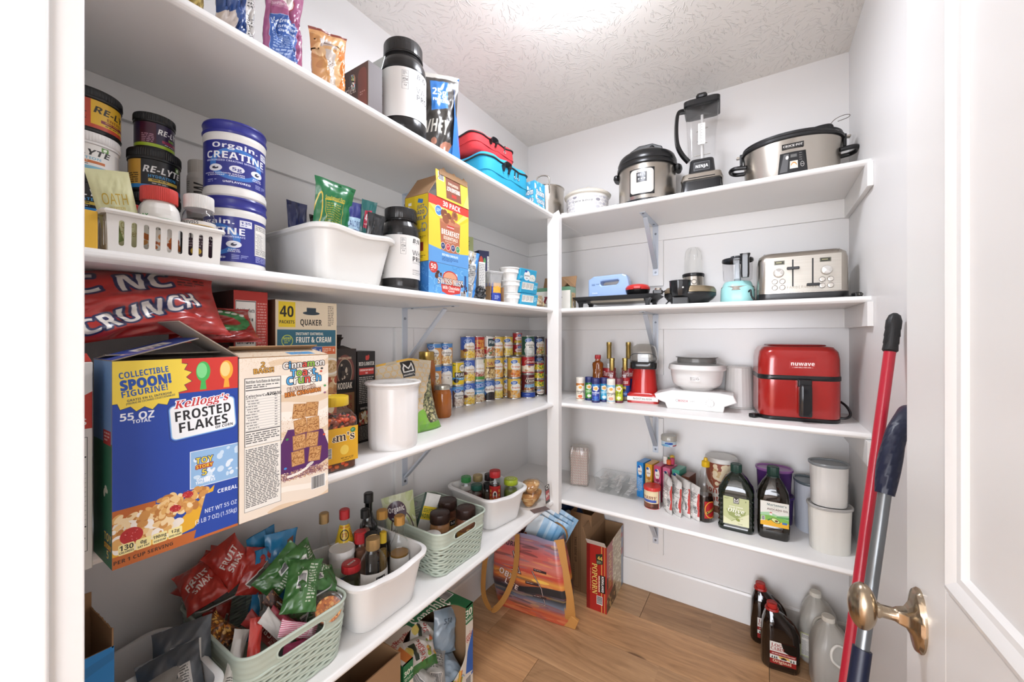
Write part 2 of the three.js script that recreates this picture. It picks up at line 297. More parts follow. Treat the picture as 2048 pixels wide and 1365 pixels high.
// corner post, its ends cut to a slope
{
  const w = 0.032, y0 = 0.512, y1 = 2.05, g = bx(EX - 0.034, EX + w - 0.002, y0, y1, EZ - 0.001, EZ + 0.034), p = g.attributes.position;
  g.translate(0, 0, 0); for (let i = 0; i < p.count; i++) { const near = p.getZ(i) > EZ + 0.01, right = p.getX(i) > EX; if (!(near && right)) { if (p.getY(i) > 1.5) p.setY(i, y1 - (near || right ? 0.03 : 0.034)); else p.setY(i, y0 + (near || right ? 0.02 : 0.034)); } }
  g.computeVertexNormals();
  tag(mesh('shelf_post', g, trimPaint), 'white square post standing at the inner corner where the shelf runs meet', 'post');
}
// cleats under the shelves and the boards behind the brackets
let trims = 0;
const trim = (g) => struct('trim_' + (++trims), g, trimPaint);
const rb = (x0, x1, y0, y1, z0, z1, r = 0.0015) => { const g = new RoundedBoxGeometry(x1 - x0, y1 - y0, z1 - z0, 2, r); g.translate((x0 + x1) / 2, (y0 + y1) / 2, (z0 + z1) / 2); return g; };
const BX = -0.487, BZ = -1.171;
for (let i = 1; i <= 4; i++) {
  const u = S[i] - ST, lo = u - 0.083;
  if (i < 3 || i === 4) trim(rb(XL, XR, lo, u, ZB, ZB + 0.015)); else trim(rb(XL, XR, u - 0.03, u, ZB, ZB + 0.01));
  trim(rb(XL, XL + 0.015, lo, u, ZB, ZF)); trim(rb(XR - 0.017, XR, lo - 0.002, u, ZB, EZ + 0.034));
  trim(rb(BX - 0.04, BX + 0.04, u - 0.33, lo - 0.0005, ZB, ZB + 0.015)); trim(rb(XL, XL + 0.015, u - 0.33, lo - 0.0005, BZ - 0.05, BZ + 0.05));
}
// steel shelf brackets
const steel = mat(0xccd3dc, 0.4, 0.35);
function bracket() {
  const t = new THREE.Group();
  box('wall_leg', 0.03, 0.27, 0.003, steel, t, { at: [0, -0.273, 0.0155], rad: 0.0008 });
  box('shelf_leg', 0.03, 0.003, 0.29, steel, t, { at: [0, -0.003, 0.159], rad: 0.0008 });
  const br = box('brace', 0.022, 0.315, 0.008, steel, t, { at: [0, -0.235, 0.022], rot: [0.78, 0, 0], rad: 0.001 });
  for (const [y, z, r] of [[-0.045, 0.018, PI / 2], [-0.255, 0.018, PI / 2], [-0.004, 0.06, 0], [-0.004, 0.285, 0]]) { const s = mesh('screw', new THREE.CylinderGeometry(0.005, 0.006, 0.003, 14), mat(0x8d949d, 0.3, 0.9), t); s.position.set(0, y, z); s.rotation.x = r; }
  return t;
}
const br0 = bracket();
for (let i = 1; i <= 4; i++) {
  let b = br0.clone(); b.name = numbered('shelf_bracket'); scene.add(b); b.position.set(BX, S[i] - ST, ZB); tag(b, `galvanised steel bracket under the ${heights[i - 1]} shelf on the back wall`, 'bracket');
  b = br0.clone(); b.name = numbered('shelf_bracket'); scene.add(b); b.position.set(XL, S[i] - ST, BZ); b.rotation.y = PI / 2; tag(b, `galvanised steel bracket under the ${heights[i - 1]} shelf on the left wall`, 'bracket');
}
// doorway: jamb with stop and casing on the pantry side
{
  const jl = struct('trim_jamb_left', rb(DX0, -0.68, 0, DH, -0.1222, 0.03, 0.002), trimPaint);
  struct('door_stop', rb(-0.682, -0.669, 0, DH, -0.0933, 0.0, 0.004), trimPaint, jl);
  const jr = struct('trim_jamb_right', rb(0.268, DX1, 0, DH, -0.105, 0.03, 0.002), trimPaint);
  struct('trim_jamb_head', rb(-0.68, 0.268, DH - 0.02, DH, -0.12, 0.03, 0.002), trimPaint);
  struct('trim_casing', rb(DX0 - 0.07, DX0 - 0.004, 0, DH + 0.06, ZF - 0.015, ZF, 0.003), trimPaint);
}
// door, standing open against the right wall: stiles, rails, moulded panels, knob
{
  const d = new THREE.Group(); d.name = 'door_1'; d.userData = { kind: 'structure', label: 'white two panel door standing open on the right' }; scene.add(d);
  const E = [0.228, -1.006], ang = Math.atan2(0.037, 0.9), Wd = 0.9, T = 0.035, Ht = 2.12, st = 0.159;
  d.position.set(E[0], 0.012, E[1]); d.rotation.y = PI / 2 + Math.PI + ang;                  // local +x runs from the free edge to the hinge, local +z faces the room
  const P = (name, x0, x1, y0, y1, z0 = -T, z1 = 0) => mesh(name, rb(x0, x1, y0, y1, z0, z1, 0.002), trimPaint, d);
  P('stile', 0, st, 0, Ht); P('stile', Wd - st, Wd, 0, Ht);
  P('rail', st, Wd - st, 0, 0.24); P('rail', st, Wd - st, 0.83, 1.02); P('rail', st, Wd - st, Ht - 0.15, Ht);
  for (const [y0, y1] of [[0.24, 0.83], [1.02, Ht - 0.15]]) {
    P('panel', st, Wd - st, y0, y1, -0.026, -0.011);
    const w = Wd - 2 * st, h = y1 - y0, at = (o, z) => [[-w / 2 + o, -h / 2 + o], [w / 2 - o, -h / 2 + o], [w / 2 - o, h / 2 - o], [-w / 2 + o, h / 2 - o]].map(([x, y]) => [x, y, z]);
    const rings = [[0, -0.0005], [0.004, -0.001], [0.007, 0.004], [0.014, 0.0055], [0.022, 0.002], [0.028, -0.002], [0.036, -0.0035], [0.04, -0.0105], [0.041, -0.0115]].map(([o, z]) => at(o, z));
    const m = mesh('panel_moulding', loft(rings, { top: false, bottom: false, crease: 0.35 }), trimPaint, d); m.position.set(st + w / 2, (y0 + y1) / 2, 0);
  }
  const brass = mat(0xb3a48e, 0.24, 1), k = new THREE.Group(); k.name = 'door_knob'; d.add(k); k.position.set(0.064, 0.914, 0); k.rotation.x = PI / 2;
  const rose = mesh('rosette', loft([oval(0.033, 0.054, 0), oval(0.034, 0.055, 0.003), oval(0.031, 0.051, 0.008), oval(0.022, 0.03, 0.012), oval(0.016, 0.017, 0.019), oval(0.013, 0.013, 0.03)], { crease: 1.2 }), brass, k);
  mesh('shank', lathe([[0.0125, 0.028], [0.0125, 0.03], [0.0105, 0.034], [0.0105, 0.05], [0.013, 0.054], [0.013, 0.058], [0, 0.059]]), brass, k);
  const kn = mesh('knob', new THREE.SphereGeometry(1, 40, 28), brass, k); kn.scale.set(0.027, 0.021, 0.041); kn.position.set(0, 0.076, 0);
}
// ceiling lamps: a glowing dome and the light it gives
function dome(name, label, x, z, r, power, cat, glow = 0) {
  const t = thing(name, label, cat, [x, CEIL, z]);
  mesh('lamp_base', lathe([[0, 0], [r * 1.06, 0], [r * 1.06, -0.018], [r, -0.022]].reverse()), mat(0xe8e6e2, 0.35), t);
  mesh('lamp_dome', lathe(soft([[0.0001, -0.08], [r * 0.5, -0.072], [r * 0.85, -0.048], [r * 0.98, -0.02]])), new THREE.MeshStandardMaterial({ color: 0xffffff, emissive: 0xfff6ea, emissiveIntensity: 2.2, roughness: 0.5, side: THREE.DoubleSide }), t);
  const L = new THREE.RectAreaLight(0xf1f5ff, power, r * 1.7, r * 1.7); L.name = 'lamp_light'; L.position.set(0, -0.082, 0); L.rotation.x = -PI / 2; if (power > 0) t.add(L);
  const P = new THREE.PointLight(0xf1f5ff, glow); P.name = 'lamp_glow'; P.position.set(0, -0.16, 0); P.castShadow = true; P.shadow.radius = r / 0.02 * 0.7; if (glow > 0) t.add(P);
}
dome('ceiling_lamp', 'round white flush ceiling lamp glowing over the pantry', LAMP[0], LAMP[1], 0.15, LAMP_POWER, 'lamp', GLOW_POWER);
// hall windows: daylight panes in a frame
function hallWindow(n, x, y, z, ry, ww, wh, power) {
  const t = new THREE.Group(); t.name = 'window_' + n; t.userData = { kind: 'structure' }; scene.add(t); t.position.set(x, y, z); t.rotation.y = ry;   // faces local +z
  const fr = (x0, x1, y0, y1) => mesh('window_frame', rb(x0, x1, y0, y1, -0.01, 0.03, 0.003), trimPaint, t);
  fr(-ww / 2 - 0.06, -ww / 2, -0.06, wh + 0.06); fr(ww / 2, ww / 2 + 0.06, -0.06, wh + 0.06); fr(-ww / 2, ww / 2, -0.06, 0); fr(-ww / 2, ww / 2, wh, wh + 0.06); fr(-0.02, 0.02, 0, wh);
  const pm = new THREE.MeshStandardMaterial({ color: 0xffffff, emissive: 0xf4f8ff, emissiveIntensity: 1.5 });
  for (const q of [-1, 1]) mesh('pane', bx(q > 0 ? 0.02 : -ww / 2, q > 0 ? ww / 2 : -0.02, 0, wh, -0.002, 0.002), pm, t);
  const L = new THREE.RectAreaLight(0xeef4ff, power, ww, wh); L.name = 'window_light'; L.position.set(0, wh / 2, 0.035); L.rotation.y = PI; t.add(L);
}
if (WINDOW_POWER > 0) hallWindow(1, -0.3, 0.35, HZ1 - 0.01, PI, 2.4, 2.1, WINDOW_POWER);
if (SIDE_POWER > 0) hallWindow(2, HX1 - 0.01, 0.4, 1.8, -PI / 2, 1.6, 1.9, SIDE_POWER);
if (HALL_POWER > 0) dome('hall_lamp', 'round white flush ceiling lamp in the hall outside the doorway', -0.2, 1.1, 0.2, HALL_POWER, 'lamp');

// ---------- makers shared by many goods ----------
const LF = PI / 2;                                            // goods on the left shelves face +x
const kraft = mat(0x9a7856, 0.8), boardGrey = mat(0x94877a, 0.85), paperWhite = mat(0xe9e6e0, 0.6), foilIn = mat(0xb9bcc0, 0.35, 0.6);
// carton with an open top: five panels, print outside, board inside
function openBox(t, w, h, d, fc, o = {}) {
  const k = o.inner ?? kraft, e = o.e ?? 0.0022, F = (key) => fc[key] ?? fc.a ?? k, n = o.part ?? 'side_panel';
  if (!o.skipFront) box(n, w, h, e, { f: F('f'), a: k }, t, { at: [0, 0, d / 2 - e / 2], rad: 0, fin: o.fin });
  box(n, w, h, e, { b: F('b'), a: k }, t, { at: [0, 0, -d / 2 + e / 2], rad: 0, fin: o.fin });
  box(n, e, h, d - 2 * e, { r: F('r'), a: k }, t, { at: [w / 2 - e / 2, 0, 0], rad: 0, fin: o.fin });
  box(n, e, h, d - 2 * e, { l: F('l'), a: k }, t, { at: [-w / 2 + e / 2, 0, 0], rad: 0, fin: o.fin });
  box('bottom_panel', w - 2 * e, e, d - 2 * e, { a: k }, t, { at: [0, 0.0005, 0], rad: 0 });
}
// flap hinged at a point: long side w along local x, sticking out len; ry turns it about the box, tilt lifts it (0 = flat outward, PI/2 = straight up)
function flap(t, w, len, at, ry, tilt, faces, fin, lab) {
  const g = new THREE.Group(); g.position.set(...at); g.rotation.set(0, ry, 0); g.updateMatrix();
  const [ge, m] = boxGeo(w, 0.0018, len, faces.isMaterial || faces.page ? { a: faces } : faces, fin, 0); ge.translate(0, 0, len / 2); ge.rotateX(-tilt); ge.applyMatrix4(g.matrix);
  return mesh('flap', ge, m, t, lab);
}
const carton = (name, label, cat, at, ry, w, h, d, faces, o = {}) => { const t = thing(name, label, cat, at, ry, o.group); box('carton_body', w, h, d, faces, t, { fin: o.fin, rad: 0.0018 }); return t; };
// upright jar or bottle of revolution: parts body, contents, label, cap
function jar(name, label, cat, at, ry, o) {
  const t = thing(name, label, cat, at, ry, o.group);
  mesh(o.bodyName ?? 'body', lathe(o.prof, o.seg ?? 40), o.mat, t);
  if (o.fillProf) mesh('contents', lathe(o.fillProf), o.fillMat, t);
  if (o.label) { const b = o.label; mesh('label', band(b.r, b.y0, b.y1, b.span ?? 2 * PI, b.cell, b.r1 ?? b.r), cmat(b.cell, b.fin ?? 'gloss'), t).rotation.y = b.rot ?? 0; }
  if (o.cap) { const c = o.cap, m = mesh('cap', c.ribs ? ribCap(c.r, c.y0, c.y1, c.ribs, c.rib) : lathe([[c.r0 ?? c.r, c.y0], [c.r, c.y0 + 0.001], [c.r, c.y1 - 0.003], [c.r - 0.003, c.y1], [0, c.y1]]), c.mat, t); if (c.print) { mesh('lid_print', new THREE.CircleGeometry(c.r * 0.86, 32), cmat(c.print, 'gloss'), m).position.y = c.y1 + 0.0006; m.children[0].rotation.x = -PI / 2; uvTo(m.children[0].geometry, c.print); } }
  return t;
}
const bottleProf = (r, hb, rn, h, sh = 0.35) => [[0, 0.001], [r * 0.9, 0.0005], [r, 0.006], [r, hb], ...soft([[r, hb], [r * 0.93, hb + (h - hb) * sh * 0.5], [rn * 1.5, hb + (h - hb) * sh * 0.95], [rn, hb + (h - hb) * (sh + 0.2)]], 14).slice(1), [rn, h]];
// bin with a rolled rim: soft rounded rectangle, walls with thickness
function binGeo(hw, hd, r, h, o = {}) {
  const ta = o.taper ?? 0.86, th = o.th ?? 0.0025, n = 96, dip = o.dip ?? 0, lip = o.lip ?? 0.012;
  const wave = (p) => { const ex = Math.max(0, Math.abs(p[2]) / hd - 0.75) * 4, c = Math.cos(Math.min(1, Math.abs(p[0]) / (hw * 0.8)) * PI) * 0.5 + 0.5; p[1] -= dip * ex * c; return p; };
  const rr = (k, e, y) => rrect(hw * k + e, hd * k + e, r * (0.7 + 0.3 * k) + e, y, n);
  const top = (k, e, y) => rr(k, e, y).map(wave);
  return loft([rr(ta * 0.96, 0, 0), rr(ta, 0, 0.006), rr(ta + (1 - ta) * 0.5, 0, h * 0.5), top(1, 0, h - 0.016), top(1, lip * 0.8, h - 0.012), top(1, lip, h - 0.014), top(1, lip + 0.0015, h - 0.006), top(1, lip * 0.6, h), top(1, -th * 0.4, h - 0.001), top(1, -th, h - 0.008), rr(ta + (1 - ta) * 0.5, -th, h * 0.5), rr(ta, -th, 0.012), rr(ta * 0.94, -th, 0.005)], { crease: 0.9 });
}
// tub of powder with ribbed lid
function powderTub(name, label, at, ry, r, h, bodyC, lidC, c, o = {}) {
  const lh = h * (o.lid ?? 0.2), t = thing(name, label, 'tub', at, ry, o.group), bm = mat(bodyC, 0.35);
  mesh('body', lathe([[0, 0.001], [r * 0.93, 0], [r * 0.97, 0.004], [r * 0.97, h * 0.05], [r * 0.94, h * 0.07], [r * 0.94, h - lh - h * 0.06], [r * 0.98, h - lh - h * 0.05], [r * 0.98, h - lh], [0, h - lh]]), bm, t);
  mesh('label', band(r * 0.946, h * 0.085, h - lh - h * 0.07, 2 * PI, c), cmat(c, 'gloss'), t);
  mesh('lid', ribCap(r, h - lh + 0.0004, h, o.ribs ?? 70, 0.0008), mat(lidC, o.lidRough ?? 0.4), t); return t;
}
// food can: metal body with rims, paper label around it
const tin = mat(0xc4c4c2, 0.28, 0.9);
function can(label, at, ry, r, h, c, group, brim) {
  const t = thing('food_can', label, 'can', at, ry, group), q = r * 0.972;
  mesh('can_body', lathe([[0, 0.003], [r * 0.9, 0.002], [r * 0.97, 0], [r, 0.001], [r, 0.0035], [q, 0.005], [q, h - 0.005], [r, h - 0.0035], [r, h - 0.001], [r * 0.97, h], [r * 0.93, h - 0.003], [r * 0.8, h - 0.0035], [r * 0.78, h - 0.0028], [0, h - 0.0028]], 32), brim ?? tin, t);
  mesh('label', band(q + 0.0004, 0.0055, h - 0.0055, 2 * PI, c, q + 0.0004, 32), cmat(c, 'gloss'), t); return t;
}

// ---------- left wall, third shelf: cereal, cartons, jars, cans ----------
{
  const y = S[3];
  // far left cereal box, its printed side just past the door jamb
  const pA = cell(130, 780, (g, w, h) => { fill(g, '#dcd8d2', 0, 0, w, h); poly(g, '#c23a2b', [[0, 190], [w, 110], [w, 250], [0, 250]]); txt(g, 's', w - 26, 220, 44, '#eee8e2', { thin: 1 }); facts(g, 8, 280, w - 22, 430, 'Facts'); });
  const tA = thing('cereal_box', 'white and red cereal box at the far left end beside the door jamb', 'box', [-0.885, y, -0.134], LF);
  box('carton_body', 0.048, 0.305, 0.1, { f: pA, a: paperWhite }, tA); flap(tA, 0.046, 0.03, [0, 0.305, 0.048], PI, 0.35, mat(0xb03327, 0.6), 'paper', 'red printed lid flap');
  // frosted flakes
  const ff = cell(520, 960, (g, w, h) => {
    fill(g, '#23459f', 0, 0, w, h); fill(g, '#c9372f', w * 0.42, 0, w * 0.58, h * 0.185);
    const star = []; for (let i = 0; i < 40; i++) { const a = i / 40 * 2 * PI, q = i % 2 ? 1 : 0.86; star.push([w * 0.22 + Math.cos(a) * w * 0.37 * q, h * 0.1 + Math.sin(a) * h * 0.155 * q]); }
    poly(g, '#ecd04b', star, '#26324e', 2); fill(g, '#ecd04b', 0, 0, w * 0.5, h * 0.05);
    txt(g, 'COLLECTIBLE', w * 0.22, h * 0.062, 40, '#2350a8', { rot: -0.12, max: w * 0.36 }); txt(g, 'SPOON!', w * 0.235, h * 0.11, 62, '#2350a8', { rot: -0.12, st: '#2350a8', sw: 5, max: w * 0.37 }); txt(g, 'FIGURINE!', w * 0.225, h * 0.155, 40, '#2350a8', { rot: -0.12, max: w * 0.34 });
    txt(g, 'GRATIS EN EL INTERIOR', w * 0.26, h * 0.186, 15, '#26324e', { rot: -0.12 }); txt(g, '¡FIGURAS DE CUCHARAS COLECCIONABLES!', w * 0.27, h * 0.2, 13, '#26324e', { rot: -0.12, max: w * 0.36 });
    for (const [x, c1, c2] of [[0.68, '#43b155', '#7fd48a'], [0.89, '#efa53a', '#f8cf86']]) { ell(g, c1, w * x, h * 0.075, w * 0.062, h * 0.055); ell(g, c2, w * x - 6, h * 0.07, w * 0.045, h * 0.042); poly(g, c1, [[w * x - 9, h * 0.12], [w * x + 9, h * 0.12], [w * x + 15, h * 0.175], [w * x - 15, h * 0.175]]); }
    txt(g, '55 OZ', w * 0.17, h * 0.275, 48, '#eef0f4'); txt(g, 'TOTAL', w * 0.2, h * 0.303, 23, '#eef0f4');
    g.save(); g.translate(w * 0.69, h * 0.325); g.rotate(-0.07); g.fillStyle = '#eef0f2'; g.strokeStyle = '#7fb0dc'; g.lineWidth = 5; g.beginPath(); g.roundRect(-w * 0.28, -h * 0.085, w * 0.56, h * 0.18, 22); g.fill(); g.stroke(); g.strokeStyle = '#24417f'; g.lineWidth = 3; g.beginPath(); g.roundRect(-w * 0.295, -h * 0.096, w * 0.59, h * 0.202, 28); g.stroke();
    txt(g, "Kellogg's", 0, -h * 0.088, 54, '#c22f33', { serif: 1, skew: 0.3, st: '#eef0f2', sw: 9 }); txt(g, 'FROSTED', 0, -h * 0.025, 70, '#1f1f22', { max: w * 0.5 }); txt(g, 'FLAKES', -4, h * 0.038, 70, '#1f1f22', { max: w * 0.44 }); txt(g, 'OF CORN', w * 0.17, h * 0.075, 20, '#1f1f22'); g.restore();
    fill(g, '#b8632c', 0, h * 0.72, w * 0.3, h * 0.28);
    // film panel without its figure
    fill(g, '#8fb6dc', w * 0.57, h * 0.51, w * 0.43, h * 0.2); blobs(g, 26, w * 0.59, h * 0.52, w * 0.4, h * 0.18, ['#dfe9f2', '#c9dced'], 6, 17, 0.5); g.strokeStyle = '#dfe8f0'; g.lineWidth = 4; g.strokeRect(w * 0.57, h * 0.51, w * 0.44, h * 0.2);
    txt(g, 'TOY', w * 0.69, h * 0.567, 42, '#e9cf3f', { st: '#27407c', sw: 6 }); txt(g, 'STORY', w * 0.69, h * 0.6, 25, '#e9cf3f', { st: '#a62c22', sw: 8 }); txt(g, '5', w * 0.69, h * 0.635, 46, '#e9cf3f', { st: '#27407c', sw: 6 }); txt(g, 'ONLY IN', w * 0.7, h * 0.67, 20, '#f2f4f6'); txt(g, 'THEATERS', w * 0.7, h * 0.688, 19, '#f2f4f6');
    // bowl of flakes
    poly(g, '#e0a92c', [[0, h * 0.9], [w * 0.4, h * 0.9], [w * 0.78, h * 0.72], [w * 0.74, h * 0.83], [w * 0.6, h * 0.925], [0, h * 0.98]]);
    blobs(g, 34, -10, h * 0.8, w * 0.5, h * 0.11, ['#f1ece4', '#e6ded2'], 18, 40); blobs(g, 150, 0, h * 0.76, w * 0.42, h * 0.14, ['#dba862', '#c98f4c', '#e9c58a', '#b97a3c', '#efd6a8', '#f3ede4'], 9, 28, 0.45); blobs(g, 90, w * 0.3, h * 0.72, w * 0.42, h * 0.1, ['#dba862', '#c98f4c', '#e9c58a', '#b97a3c', '#efd6a8'], 9, 26, 0.45);
    for (const [x, yy] of [[0.13, 0.86], [0.45, 0.79], [0.55, 0.735]]) { ell(g, '#b52a2c', w * x, h * yy, x < 0.2 ? 42 : 24, x < 0.2 ? 38 : 17, 0.3); blobs(g, 22, w * x - 25, h * yy - 22, 50, 44, ['#e1898a', '#8e1c20'], 1.5, 2.5); }
    fill(g, '#b8632c', 0, h * 0.955, w, h * 0.05); poly(g, '#b8632c', [[0, h * 0.94], [w * 0.62, h * 0.94], [w * 0.62, h], [0, h]]); poly(g, '#23459f', [[w * 0.7, h * 0.76], [w, h * 0.74], [w, h * 0.985], [w * 0.6, h * 0.985]]);
    txt(g, 'CEREAL', w * 0.9, h * 0.765, 28, '#e9edf3', { al: 'center' }); txt(g, 'NET WT 55 OZ', w * 0.84, h * 0.855, 30, '#e9edf3', { thin: 1, max: w * 0.3 }); txt(g, '(3 LB 7 OZ) (1.55kg)', w * 0.8, h * 0.9, 30, '#e9edf3', { thin: 1, max: w * 0.38 });
    [['130', 'CALORIES'], ['0g', 'SAT FAT'], ['190mg', 'SODIUM'], ['12g', 'ADDED SUGARS']].forEach(([a, b], i) => { const x = w * (0.04 + i * 0.118); g.fillStyle = '#f0e3a0'; g.beginPath(); g.roundRect(x, h * 0.89, w * 0.11, h * 0.052, 7); g.fill(); txt(g, a, x + w * 0.055, h * 0.908, i ? 22 : 34, '#222', { max: w * 0.1 }); txt(g, b, x + w * 0.055, h * 0.93, 12, '#222', { max: w * 0.1 }); });
    txt(g, 'PER 1 CUP SERVING', w * 0.22, h * 0.97, 24, '#33201a');
  });
  const ffS = cell(200, 700, (g, w, h) => { fill(g, '#6f97c6', 0, 0, w, h * 0.4); fill(g, '#27694c', 0, h * 0.4, w, h * 0.6); fill(g, '#b2302c', w * 0.55, h * 0.34, w * 0.4, h * 0.07); fine(g, w * 0.6, h * 0.35, w * 0.3, h * 0.05, 3, '#e6dcd6'); blobs(g, 6, w * 0.6, h * 0.62, 30, 26, ['#e9e2cf'], 8, 14); txt(g, 'TOY', w * 0.78, h * 0.86, 40, '#e9cf3f', { st: '#27407c' }); txt(g, 'STORY', w * 0.78, h * 0.905, 24, '#e9cf3f', { st: '#a62c22' }); txt(g, '5', w * 0.78, h * 0.945, 40, '#e9cf3f', { st: '#27407c' }); });
  const blueP = flat('#2b4492'), tF = thing('cereal_box', 'large blue cereal box with yellow starburst and opened lid flaps', 'box', [-0.85, y, -0.2525], LF);
  openBox(tF, 0.163, 0.306, 0.1, { f: ff, l: ffS, r: blueP, b: blueP }, { inner: boardGrey });
  const topF = cell(240, 120, (g, w, h) => { fill(g, '#2b4492', 0, 0, w, h); fill(g, '#e8e4dc', 70, 40, 110, 50); for (let i = 0; i < 4; i++) fine(g, 76, 46 + i * 10, 98, 9, 1, '#333'); ell(g, null, 60, 40, 40, 14, -0.3, '#d9b0a4', 5); });
  flap(tF, 0.161, 0.06, [0, 0.306, -0.05], 0, 0.12, { t: flat('#2b4492'), a: boardGrey });
  flap(tF, 0.098, 0.11, [-0.0815, 0.306, 0], PI / 2, 0.3, { t: topF, a: boardGrey }, 'paper', 'blue printed side flap folded inward');
  flap(tF, 0.098, 0.105, [0.0815, 0.306, 0], -PI / 2, 0.62, { t: flat('#2b4492'), a: boardGrey }, 'paper', 'raised side flap showing bare brown board');
  mesh('inner_bag', loft([rrect(0.076, 0.044, 0.01, 0.02, 40), rrect(0.077, 0.045, 0.01, 0.28, 40), rrect(0.06, 0.02, 0.01, 0.297, 40).map((p, i) => [p[0], p[1] + 0.006 * Math.sin(i * 1.7), p[2]])], { top: false }), mat(0xc9c6be, 0.4), tF);
  // cinnamon squares cereal
  const ct = cell(520, 960, (g, w, h) => {
    fill(g, '#e7d9c8', 0, 0, w, h);
    for (let i = 0; i < 9; i++) { g.strokeStyle = i % 2 ? '#f0e7db' : '#dcc4a6'; g.lineWidth = R(24, 60); g.beginPath(); const yy = h * (0.05 + i * 0.12); g.moveTo(w * 0.3, yy); g.bezierCurveTo(w * 0.5, yy - 60, w * 0.8, yy + 80, w * 1.05, yy - 30); g.stroke(); }
    blobs(g, 900, w * 0.42, h * 0.4, w * 0.6, h * 0.42, ['#b07b4d', '#c49a6f', '#a8693a'], 0.7, 2.2); blobs(g, 500, 0, 0, w, h * 0.08, ['#cfae88', '#d8bd9c'], 0.7, 2);
    poly(g, '#55265f', [[w * 0.42, h * 0.58], [w * 0.5, h * 0.49], [w * 0.7, h * 0.5], [w * 0.92, h * 0.53], [w, h * 0.66], [w, h * 0.74], [w * 0.8, h * 0.79], [w * 0.6, h * 0.81], [w * 0.42, h * 0.77]], '#3f1b48', 3); fill(g, '#7a4d59', w * 0.42, h * 0.785, w * 0.5, h * 0.035);
    blobs(g, 900, w * 0.4, h * 0.77, w * 0.6, h * 0.06, ['#b88a5e', '#c9a07a', '#8a5d74', '#e7d9c8'], 1, 3.5); for (const [x, yy, c] of [[0.47, 0.74, '#3d8fd4'], [0.9, 0.115, '#c94f34'], [0.91, 0.095, '#333'], [0.95, 0.22, '#4c9c58'], [0.49, 0.55, '#3e8a4a'], [0.94, 0.57, '#c94f34'], [0.95, 0.27, '#8a5d74']]) ell(g, c, w * x, h * yy, 9, 7);
    txt(g, '2', w * 0.23, h * 0.045, 44, '#d09a3e', { st: '#4a3018', sw: 5 }); txt(g, 'BAGS!', w * 0.24, h * 0.083, 40, '#d09a3e', { st: '#4a3018', sw: 5, rot: -0.05 });
    const word = (s, cs, x, yy, z) => { let q = x; g.font = `bold ${z}px sans-serif`; [...s].forEach((ch, i) => { const m = g.measureText(ch).width * 0.92; txt(g, ch, q + m / 2, yy - i * 1.5, z, cs[i % cs.length], { st: '#2c2c34', sw: 8 }); q += m; }); };
    word('Cinnamon', ['#e6e2da', '#4aa0d8', '#e6e2da', '#e6e2da', '#d65140', '#8dbb45', '#e6e2da', '#e6e2da'], w * 0.44, h * 0.062, 58); word('Toast', ['#4aa0d8', '#8dbb45', '#d65140', '#efefe9', '#4aa0d8'], w * 0.53, h * 0.115, 66); word('Crunch', ['#4aa0d8', '#efefe9', '#8dbb45', '#d65140', '#efefe9', '#4aa0d8'], w * 0.48, h * 0.165, 70);
    txt(g, 'BLASTED with', w * 0.66, h * 0.218, 34, '#efe4d6', { st: '#5a2f16', sw: 7, rot: -0.06, max: w * 0.34 }); txt(g, 'REAL CINNAMON', w * 0.68, h * 0.25, 36, '#e08a34', { st: '#5a2f16', sw: 7, rot: -0.06, max: w * 0.44 });
    for (let j = 0; j < 4; j++) for (let i = 0; i < 2; i++) { g.save(); g.translate(w * (0.63 + i * 0.155 + (j % 2) * 0.015 - (j === 3 ? (i ? -0.02 : 0.03) : 0)), h * (0.375 + j * 0.105)); g.rotate(R(-0.12, 0.12)); fill(g, '#a87644', -40, -48, 80, 96); fill(g, '#c4935c', -36, -44, 72, 88); blobs(g, 60, -34, -42, 68, 84, ['#a06a38', '#8a5629', '#d8ac78'], 2, 5); g.strokeStyle = '#8a5629'; g.lineWidth = 4; g.beginPath(); g.moveTo(-36, 10); g.bezierCurveTo(-10, -30, 10, 30, 36, -12); g.stroke(); g.restore(); }
    facts(g, w * 0.05, h * 0.125, w * 0.37, h * 0.42, 'Nutrition Facts/Datos de Nutrición'); txt(g, 'Calories/Calorías', w * 0.06, h * 0.235, 20, '#1a1a1a', { al: 'left' }); txt(g, '170', w * 0.31, h * 0.232, 26, '#1a1a1a'); txt(g, '230', w * 0.385, h * 0.232, 26, '#1a1a1a'); fill(g, '#e9e5dd', w * 0.05, h * 0.55, w * 0.37, h * 0.39); fine(g, w * 0.06, h * 0.56, w * 0.35, h * 0.36, 34, '#333'); g.strokeStyle = '#222'; g.strokeRect(w * 0.05, h * 0.125, w * 0.37, h * 0.815);
    bars(g, w * 0.78, h * 0.85, w * 0.17, h * 0.085); g.strokeStyle = '#efe9e0'; g.lineWidth = 16; g.lineCap = 'round'; g.beginPath(); g.moveTo(w * 0.5, h * 0.8); g.quadraticCurveTo(w * 0.65, h * 0.8, w * 0.74, h * 0.765); g.stroke(); ell(g, '#d8d2c8', w * 0.76, h * 0.755, 26, 11, -0.4);
  });
  const creamS = flat('#dccdb9'), tC = thing('cereal_box', 'cream cereal box printed with cinnamon squares, right of the blue box', 'box', [-0.85, y, -0.4235], LF);
  box('carton_body', 0.174, 0.302, 0.1, { f: ct, a: creamS }, tC);
  const flapC = cell(300, 90, (g, w, h) => { fill(g, '#dcc9b0', 0, 0, w, h); fill(g, '#4d8fc0', 40, 12, 90, 30); blobs(g, 120, 0, 0, w, h, ['#b98a5a', '#c9a27a'], 1, 3); });
  flap(tC, 0.172, 0.075, [0, 0.302, 0.049], PI, 0.16, { t: flapC, a: kraft }); flap(tC, 0.172, 0.06, [0, 0.304, -0.049], 0, 0.3, { t: flapC, a: kraft });
